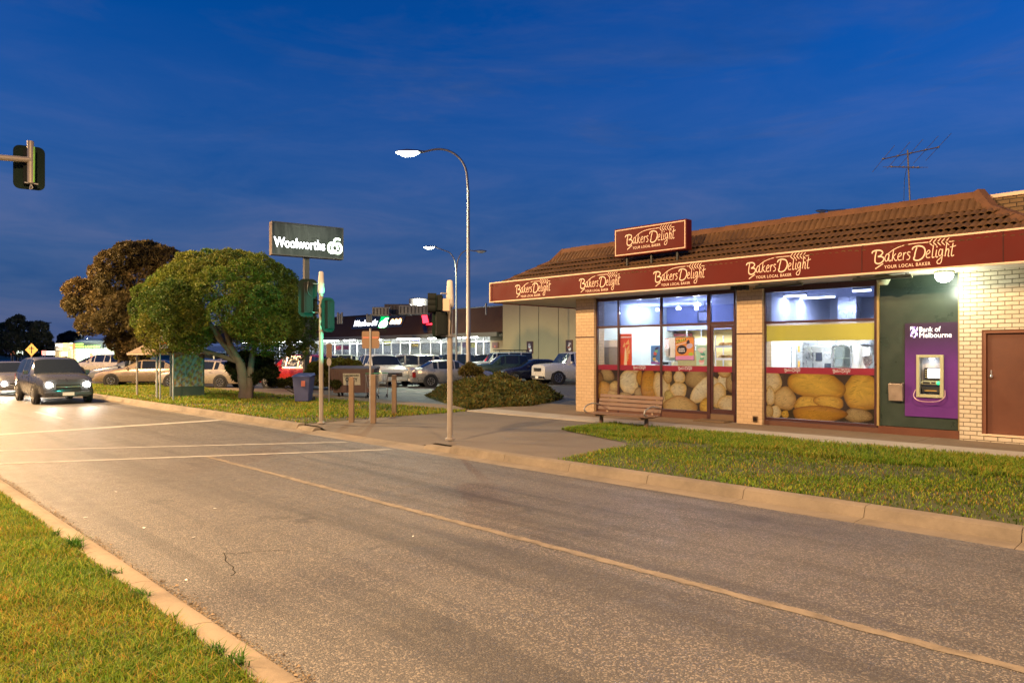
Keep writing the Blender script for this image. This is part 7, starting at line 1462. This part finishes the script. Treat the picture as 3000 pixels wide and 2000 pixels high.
# ================================================================ trees and planting
m_bark = M('bark', (.17, .135, .10), .9, var=.4, vs=7, bmp=.8, bs=18, dirt=.3)
m_bark2 = M('dark_bark', (.07, .05, .035), .95, var=.4, vs=7, bmp=.8, bs=18)
def leafmat(n, tr=.25): return VCOL('leaves_' + n, .6, .35, 2.2, tr, .2)
def crown(name, lobes, n, size, pal, mat, par, up=.35, sq=.8, rag=.16, hollow=.55):
    """lobes: (centre, radius) - leaves sit through the outer shell of each lobe, tufts of tone per lobe"""
    C = np.array([l[0] for l in lobes], float); Rr = np.array([l[1] for l in lobes], float); w = Rr ** 2; w /= w.sum(); k = rng.choice(len(Rr), n, p=w)
    v = rng.normal(size=(n, 3)); v[:, 2] += up; v /= np.linalg.norm(v, axis=1, keepdims=True)
    # small sub-tufts so the shell is bumpy
    ph = rng.uniform(0, 6, (len(Rr), 3)); tuft_ = np.sin(v[:, 0] * 7 + ph[k, 0]) * np.sin(v[:, 1] * 7 + ph[k, 1]) * np.sin(v[:, 2] * 6 + ph[k, 2])
    r = Rr[k] * (1 - rag * np.abs(rng.normal(size=n)) + .16 * tuft_); r = np.maximum(r, Rr[k] * hollow)
    P = C[k] + v * r[:, None] * np.array([1, 1, sq])
    keep = np.ones(n, bool)
    for c, q in zip(C, Rr): d = (P - c) / np.array([1, 1, sq]); keep &= ~((np.linalg.norm(d, axis=1) < q * .72))
    P, v, k, tuft_ = P[keep], v[keep], k[keep], tuft_[keep]; n = len(P)
    a = rng.normal(size=(n, 3)) * .75 + v * .55 + np.array([0, 0, .35]); a /= np.linalg.norm(a, axis=1, keepdims=True)
    b = np.cross(a, rng.normal(size=(n, 3))); b /= np.linalg.norm(b, axis=1, keepdims=True)
    s = (size * rng.uniform(.6, 1.4, n))[:, None]
    V = np.empty((n, 4, 3)); V[:, 0] = P - a * s; V[:, 1] = P + b * s * .36; V[:, 2] = P + a * s * 1.1; V[:, 3] = P - b * s * .36
    F = (np.arange(n) * 4)[:, None] + np.arange(4)
    pal = np.array(pal); lt = rng.choice(len(pal), len(Rr)); mixk = np.where(rng.random(n) < .7, lt[k], rng.choice(len(pal), n)); c = pal[mixk] * rng.uniform(.7, 1.3, (n, 1)) * rng.uniform(.82, 1.15, len(Rr))[k][:, None] * (1 + .25 * tuft_[:, None])
    me = fastmesh(name, V.reshape(-1, 3), F, np.repeat(c, 4, 0)); return link(name, me, mat, par)
def limb(mb, pts, r0, r1, n=9):
    P = catmull(pts, 5); P = [p + Vector((random.uniform(-.02, .02), random.uniform(-.02, .02), 0)) * (r0 * 4) for p in P]; mb.tube(P, list(np.linspace(r0, r1, len(P))), n)
def AT(px, py, d): return np.array(at(px, py, d))
# green tree by the verge
dG = 28.0; base = at(716, HOR, dG); base.z = .1
t = thing('green_tree', 'broad rounded green tree with cauliflower foliage and a leaning pale trunk', 'tree', base)
mb = MB(); f0 = Vector(base)
fork = at(705, 1062, dG)
limb(mb, [f0 + Vector((0, 0, -.05)), f0 + Vector((-.03, 0, .45)), fork], .24, .17); limb(mb, [fork, at(650, 1000, dG), at(620, 955, dG - .3), at(590, 915, dG - .4)], .15, .07); limb(mb, [fork, at(675, 1010, dG - .2), at(660, 965, dG - .3), at(640, 920, dG)], .13, .06)
limb(mb, [f0 + Vector((.1, .1, 0)), at(735, 1070, dG + .2), at(750, 1000, dG + .5), at(770, 940, dG + .8)], .16, .07); limb(mb, [fork, at(560, 1010, dG + .6), at(500, 960, dG + 1)], .10, .04); limb(mb, [at(750, 1000, dG + .5), at(830, 960, dG + .3), at(880, 930, dG)], .07, .03)
for (a, b_) in (((620, 955), (560, 860)), ((640, 920), (660, 820)), ((770, 940), (800, 840)), ((590, 915), (500, 870))): limb(mb, [at(*a, dG - .2), at((a[0] + b_[0]) / 2 + 8, (a[1] + b_[1]) / 2, dG), at(*b_, dG)], .05, .02, 6)
mb.build('trunk', m_bark, t, smooth=60)
lob = []
def dome(cx, cy, rx, ry, d, dep, n, r0, r1, zlo=-.75):
    out = []
    for i in range(n):
        z = 1 - (i + .5) / n * (1 - zlo); th_ = i * 2.399963; rr_ = math.sqrt(max(0, 1 - z * z)); r_ = random.uniform(r0, r1)
        px = cx + (rx - r_ * .9) * rr_ * math.cos(th_) * random.uniform(.90, 1.04); py = cy - (ry - r_ * .75) * z * random.uniform(.92, 1.04); dd = d + dep * rr_ * math.sin(th_)
        out.append((AT(px, py, dd), r_ * dd / FPX))
    return out
lob = dome(660, 905, 258, 182, dG, 3.0, 58, 42, 68, -.70) + dome(505, 905, 95, 108, dG - 1.6, 1.6, 11, 40, 55) + dome(770, 925, 120, 120, dG - 1.4, 1.8, 12, 40, 58)
lob = [l for l in lob if not ((lambda q: 585 < q[0] < 712 and q[1] > 968)(tuple(float(v[0]) for v in project(np.array([l[0]]))[:2])))]
lob += [(AT(px, py, dG + dd), r_ * dG / FPX) for px, py, r_, dd in ((450, 975, 46, -.8), (490, 1000, 44, -1.2), (535, 985, 46, -1.6), (430, 940, 44, .2), (770, 1005, 46, -1.2), (815, 1020, 42, -.6), (855, 1000, 44, .2), (890, 985, 38, .6), (870, 1035, 30, .2), (735, 975, 44, -1.6), (905, 1020, 26, .6), (418, 905, 40, .0), (425, 860, 38, .4), (905, 950, 34, .8), (900, 905, 36, .6), (600, 985, 40, 1.2), (560, 1010, 36, -.6), (445, 1025, 26, -.8), (700, 1000, 34, 1.4))]
crown('crown', lob, 250000, .046, [(.075, .12, .012), (.11, .135, .014), (.050, .10, .014), (.14, .145, .018)], leafmat('green'), t, up=.45, rag=.07, hollow=.6)
# tree behind; brown of the sodium light is put into its leaf colours
dB = 42.0; base = at(405, HOR, dB); base.z = .1
t = thing('brown_tree', 'tall dark gum tree lit brown with layered crowns behind the bus stop', 'tree', base); mb = MB(); f0 = Vector(base); limb(mb, [f0, f0 + Vector((0, 0, 1.0)), at(415, 1000, dB), at(420, 930, dB)], .34, .22)
for (P) in ([(420, 950), (360, 930), (320, 915)], [(420, 930), (400, 860), (360, 800)], [(420, 930), (450, 840), (480, 770)], [(420, 940), (470, 900), (530, 850)], [(405, 1000), (350, 985), (320, 970)], [(360, 930), (290, 890), (240, 860)]): limb(mb, [at(*q, dB - .4) for q in P], .12, .04, 7)
mb.build('trunk', m_bark2, t, smooth=60)
outline = [(330, 770, 45), (380, 750, 50), (430, 745, 50), (480, 760, 48), (545, 770, 34), (295, 800, 34), (340, 830, 55), (420, 815, 60), (500, 820, 60), (550, 830, 45), (230, 850, 42), (280, 850, 45), (215, 890, 32), (250, 900, 50), (310, 890, 55), (370, 890, 50), (430, 880, 50), (265, 950, 40), (320, 945, 45), (370, 950, 45), (420, 950, 45), (350, 1000, 38), (390, 1010, 38), (430, 1010, 40), (370, 1035, 28), (410, 1040, 28), (460, 980, 45), (520, 900, 50)]
lob = [(AT(px, py, dB + random.uniform(-1.8, 1.8)), r_ * dB / FPX * 1.02) for px, py, r_ in outline]
crown('crown', lob, 95000, .095, [(.095, .074, .026), (.115, .084, .03), (.075, .062, .022), (.13, .09, .034)], leafmat('gum'), t, rag=.13)
# further trees on the left
def far_tree(name, label, d, base_px, lobes, pal, mkey, n, size, trunks, tr=.15):
    b = at(base_px, HOR, d); b.z = 0; t = thing(name, label, 'tree', b); mb = MB()
    for P in trunks: limb(mb, [Vector((at(P[0][0], HOR, d).x, at(P[0][0], HOR, d).y, 0))] + [at(*q, d) for q in P[1:]], .2, .06, 7)
    mb.build('trunk', m_bark2, t, smooth=60); crown('crown', [(AT(px, py, d + random.uniform(-2, 2)), r_ * d / FPX) for px, py, r_ in lobes], n, size, pal, leafmat(mkey), t, rag=.28, hollow=.4)
far_tree('shadow_tree', 'dark ragged tree mass beyond the diamond sign at the left edge', 84, 55, [(10, 970, 32), (45, 950, 26), (55, 935, 16), (80, 965, 30), (115, 960, 24), (30, 1000, 34), (80, 1000, 34), (125, 990, 26), (20, 1025, 24), (60, 1025, 26), (100, 1025, 26), (140, 1010, 18), (148, 1030, 16), (-20, 990, 40), (-40, 960, 30)], [(.08, .072, .035), (.10, .085, .045), (.06, .075, .03)], 'shadow', 30000, .17, [[(52, 0), (50, 1000), (48, 950)], [(38, 0), (30, 990), (15, 960)], [(90, 0), (90, 1000), (110, 960)]])
far_tree('round_tree', 'distant dark rounded tree standing behind the laundry roof', 120, 208, [(185, 990, 16), (205, 983, 17), (228, 985, 15), (240, 998, 10), (200, 1002, 18), (222, 1003, 18), (180, 1005, 14), (268, 1000, 10), (290, 1003, 9)], [(.02, .024, .02), (.03, .03, .022)], 'far', 9000, .2, [[(208, 0), (208, 1000), (208, 990)]])
far_tree('bamboo_shrub', 'upright yellow green shrub clump between the pharmacy wall and the brown tree', 52, 362, [(352, 1012, 11), (362, 1005, 13), (375, 1010, 12), (350, 1030, 12), (362, 1030, 13), (376, 1030, 13), (355, 1047, 12), (372, 1048, 12), (345, 1045, 9), (385, 1040, 10)], [(.10, .12, .012), (.16, .11, .012), (.06, .10, .014)], 'bamboo', 9000, .12, [[(362, 0), (362, 1040), (362, 1010)], [(352, 0), (350, 1040), (348, 1015)], [(374, 0), (376, 1040), (380, 1012)]])
# dark shrubs below the green tree
def shrub(name, label, d, lobes, pal, mkey, n, size, cat='shrub'):
    px = sum(l[0] for l in lobes) / len(lobes); b = at(px, HOR, d); b.z = .1; t = thing(name, label, cat, b); mb = MB()
    for i in range(4): e_ = lobes[i % len(lobes)]; limb(mb, [b + Vector((random.uniform(-.2, .2), random.uniform(-.2, .2), 0)), at(e_[0], e_[1], d)], .03, .012, 5)
    mb.build('stem', m_bark2, t); crown('foliage', [(AT(q[0], q[1], d + random.uniform(-.6, .6)), q[2] * d / FPX) for q in lobes], n, size, pal, leafmat(mkey), t, rag=.25, hollow=.3)
shrub('dark_shrub', 'dark shrub massed round the foot of the green tree', 28.6, [(690, 1075, 30), (720, 1050, 30), (750, 1080, 32), (775, 1055, 28), (790, 1090, 26), (705, 1100, 26), (740, 1105, 26)], [(.020, .035, .010), (.03, .045, .012)], 'darkshrub', 16000, .07)
shrub('yellow_hedge', 'low rounded yellow green hedge in front of the red wagon', 32.5, [(920, 1075, 18), (945, 1068, 19), (970, 1066, 20), (995, 1064, 20), (1020, 1066, 19), (1045, 1070, 17), (910, 1092, 16), (940, 1092, 20), (970, 1090, 20), (1000, 1090, 20), (1030, 1090, 20), (1058, 1080, 12)], [(.12, .115, .012), (.15, .12, .014), (.08, .09, .012)], 'hedge', 15000, .07, 'hedge')
shrub('verge_shrub', 'loose dry shrub row at the kerb of the car park beside the blue bin', 29.5, [(800, 1120, 16), (825, 1122, 15), (850, 1118, 15), (930, 1118, 16), (955, 1120, 15), (985, 1125, 14)], [(.06, .07, .014), (.09, .08, .02)], 'vergeshrub', 7000, .07)
shrub('flax_plant', 'spiky flax plant at the foot of the tall lamp on the mound', 27.5, [(1360, 1088, 12), (1385, 1085, 14), (1375, 1078, 12), (1400, 1090, 11)], [(.10, .10, .03), (.14, .11, .03)], 'flax', 3000, .13, 'plant')
# ground-cover mound
quad = [Vector((-17.4, 14.9)), Vector((-16.7, 17.2)), Vector((-19.1, 21.5)), Vector((-24.0, 18.4))]
def inside(p, sh=0.0):
    m_ = 9
    for i in range(4):
        a, b = quad[i], quad[(i + 1) % 4]; e = b - a; n_ = Vector((e.y, -e.x)).normalized(); c = sum(quad, Vector((0, 0))) / 4
        if n_.dot(c - a) < 0: n_ = -n_
        m_ = min(m_, n_.dot(p - a))
    return m_
def hgt(x, y):
    q = inside(Vector((x, y)))
    if q <= 0: return 0
    pk = math.exp(-((x + 19.9) ** 2 / 6.5 + (y - 18.4) ** 2 / 5.0))
    return min(1, q / .8) ** .6 * (.30 + .50 * pk + .16 * math.sin(x * 2.1 + math.sin(y * 2.3)) * math.sin(y * 1.7 + 1) + .09 * math.sin(x * 5.3 + 2 * math.sin(y * 3.1)) * math.sin(y * 4.7))
mb = MB(); nx, ny = 50, 46; xs_ = np.linspace(-24.4, -16.2, nx); ys_ = np.linspace(14.4, 21.8, ny)
for y in ys_:
    for x in xs_: h = hgt(x, y); mb.V.append((x, y, .09 + h * .88 if h > 0 else .06))
for j in range(ny - 1):
    for i in range(nx - 1): k = j * nx + i; mb.F.append((k, k + 1, k + nx + 1, k + nx))
t = thing('planted_mound', 'rounded mound of dense ground cover at the car park entrance', 'shrub bed', (-19.5, 18.2, .1)); mb.build('soil', m_soil, t, smooth=60)
N = 90000; X_ = rng.uniform(-24.4, -16.2, N); Y_ = rng.uniform(14.4, 21.8, N); H_ = np.array([hgt(a, b) for a, b in zip(X_, Y_)]); k = H_ > .02; X_, Y_, H_ = X_[k], Y_[k], H_[k]; n = len(X_)
P = np.stack([X_, Y_, .1 + H_ * (.86 + .2 * rng.random(n))], 1); a = rng.normal(size=(n, 3)) * .8 + np.array([.0, -.2, .5]); a /= np.linalg.norm(a, axis=1, keepdims=True); b = np.cross(a, rng.normal(size=(n, 3))); b /= np.linalg.norm(b, axis=1, keepdims=True); s = rng.uniform(.05, .12, n)[:, None]
V = np.empty((n, 4, 3)); V[:, 0] = P - a * s * .3; V[:, 1] = P + b * s * .42 + a * s * .5; V[:, 2] = P + a * s * 1.5; V[:, 3] = P - b * s * .42 + a * s * .5
pal = np.array([(.10, .12, .03), (.14, .13, .03), (.07, .09, .03), (.17, .12, .03)]); c = pal[rng.choice(4, n)] * rng.uniform(.7, 1.3, (n, 1))
link('foliage', fastmesh('foliage', V.reshape(-1, 3), (np.arange(n) * 4)[:, None] + np.arange(4), np.repeat(c, 4, 0)), leafmat('cover'), t)
# ---------------------------------------------------------------- dusk sun below the horizon: a last faint glow
S = bpy.data.lights.new('sun', 'SUN'); S.energy = .02; S.angle = R(12); S.color = (1, .86, .72); so = bpy.data.objects.new('sun', S); COL.objects.link(so); so.rotation_euler = (R(88), 0, R(205 - 180))
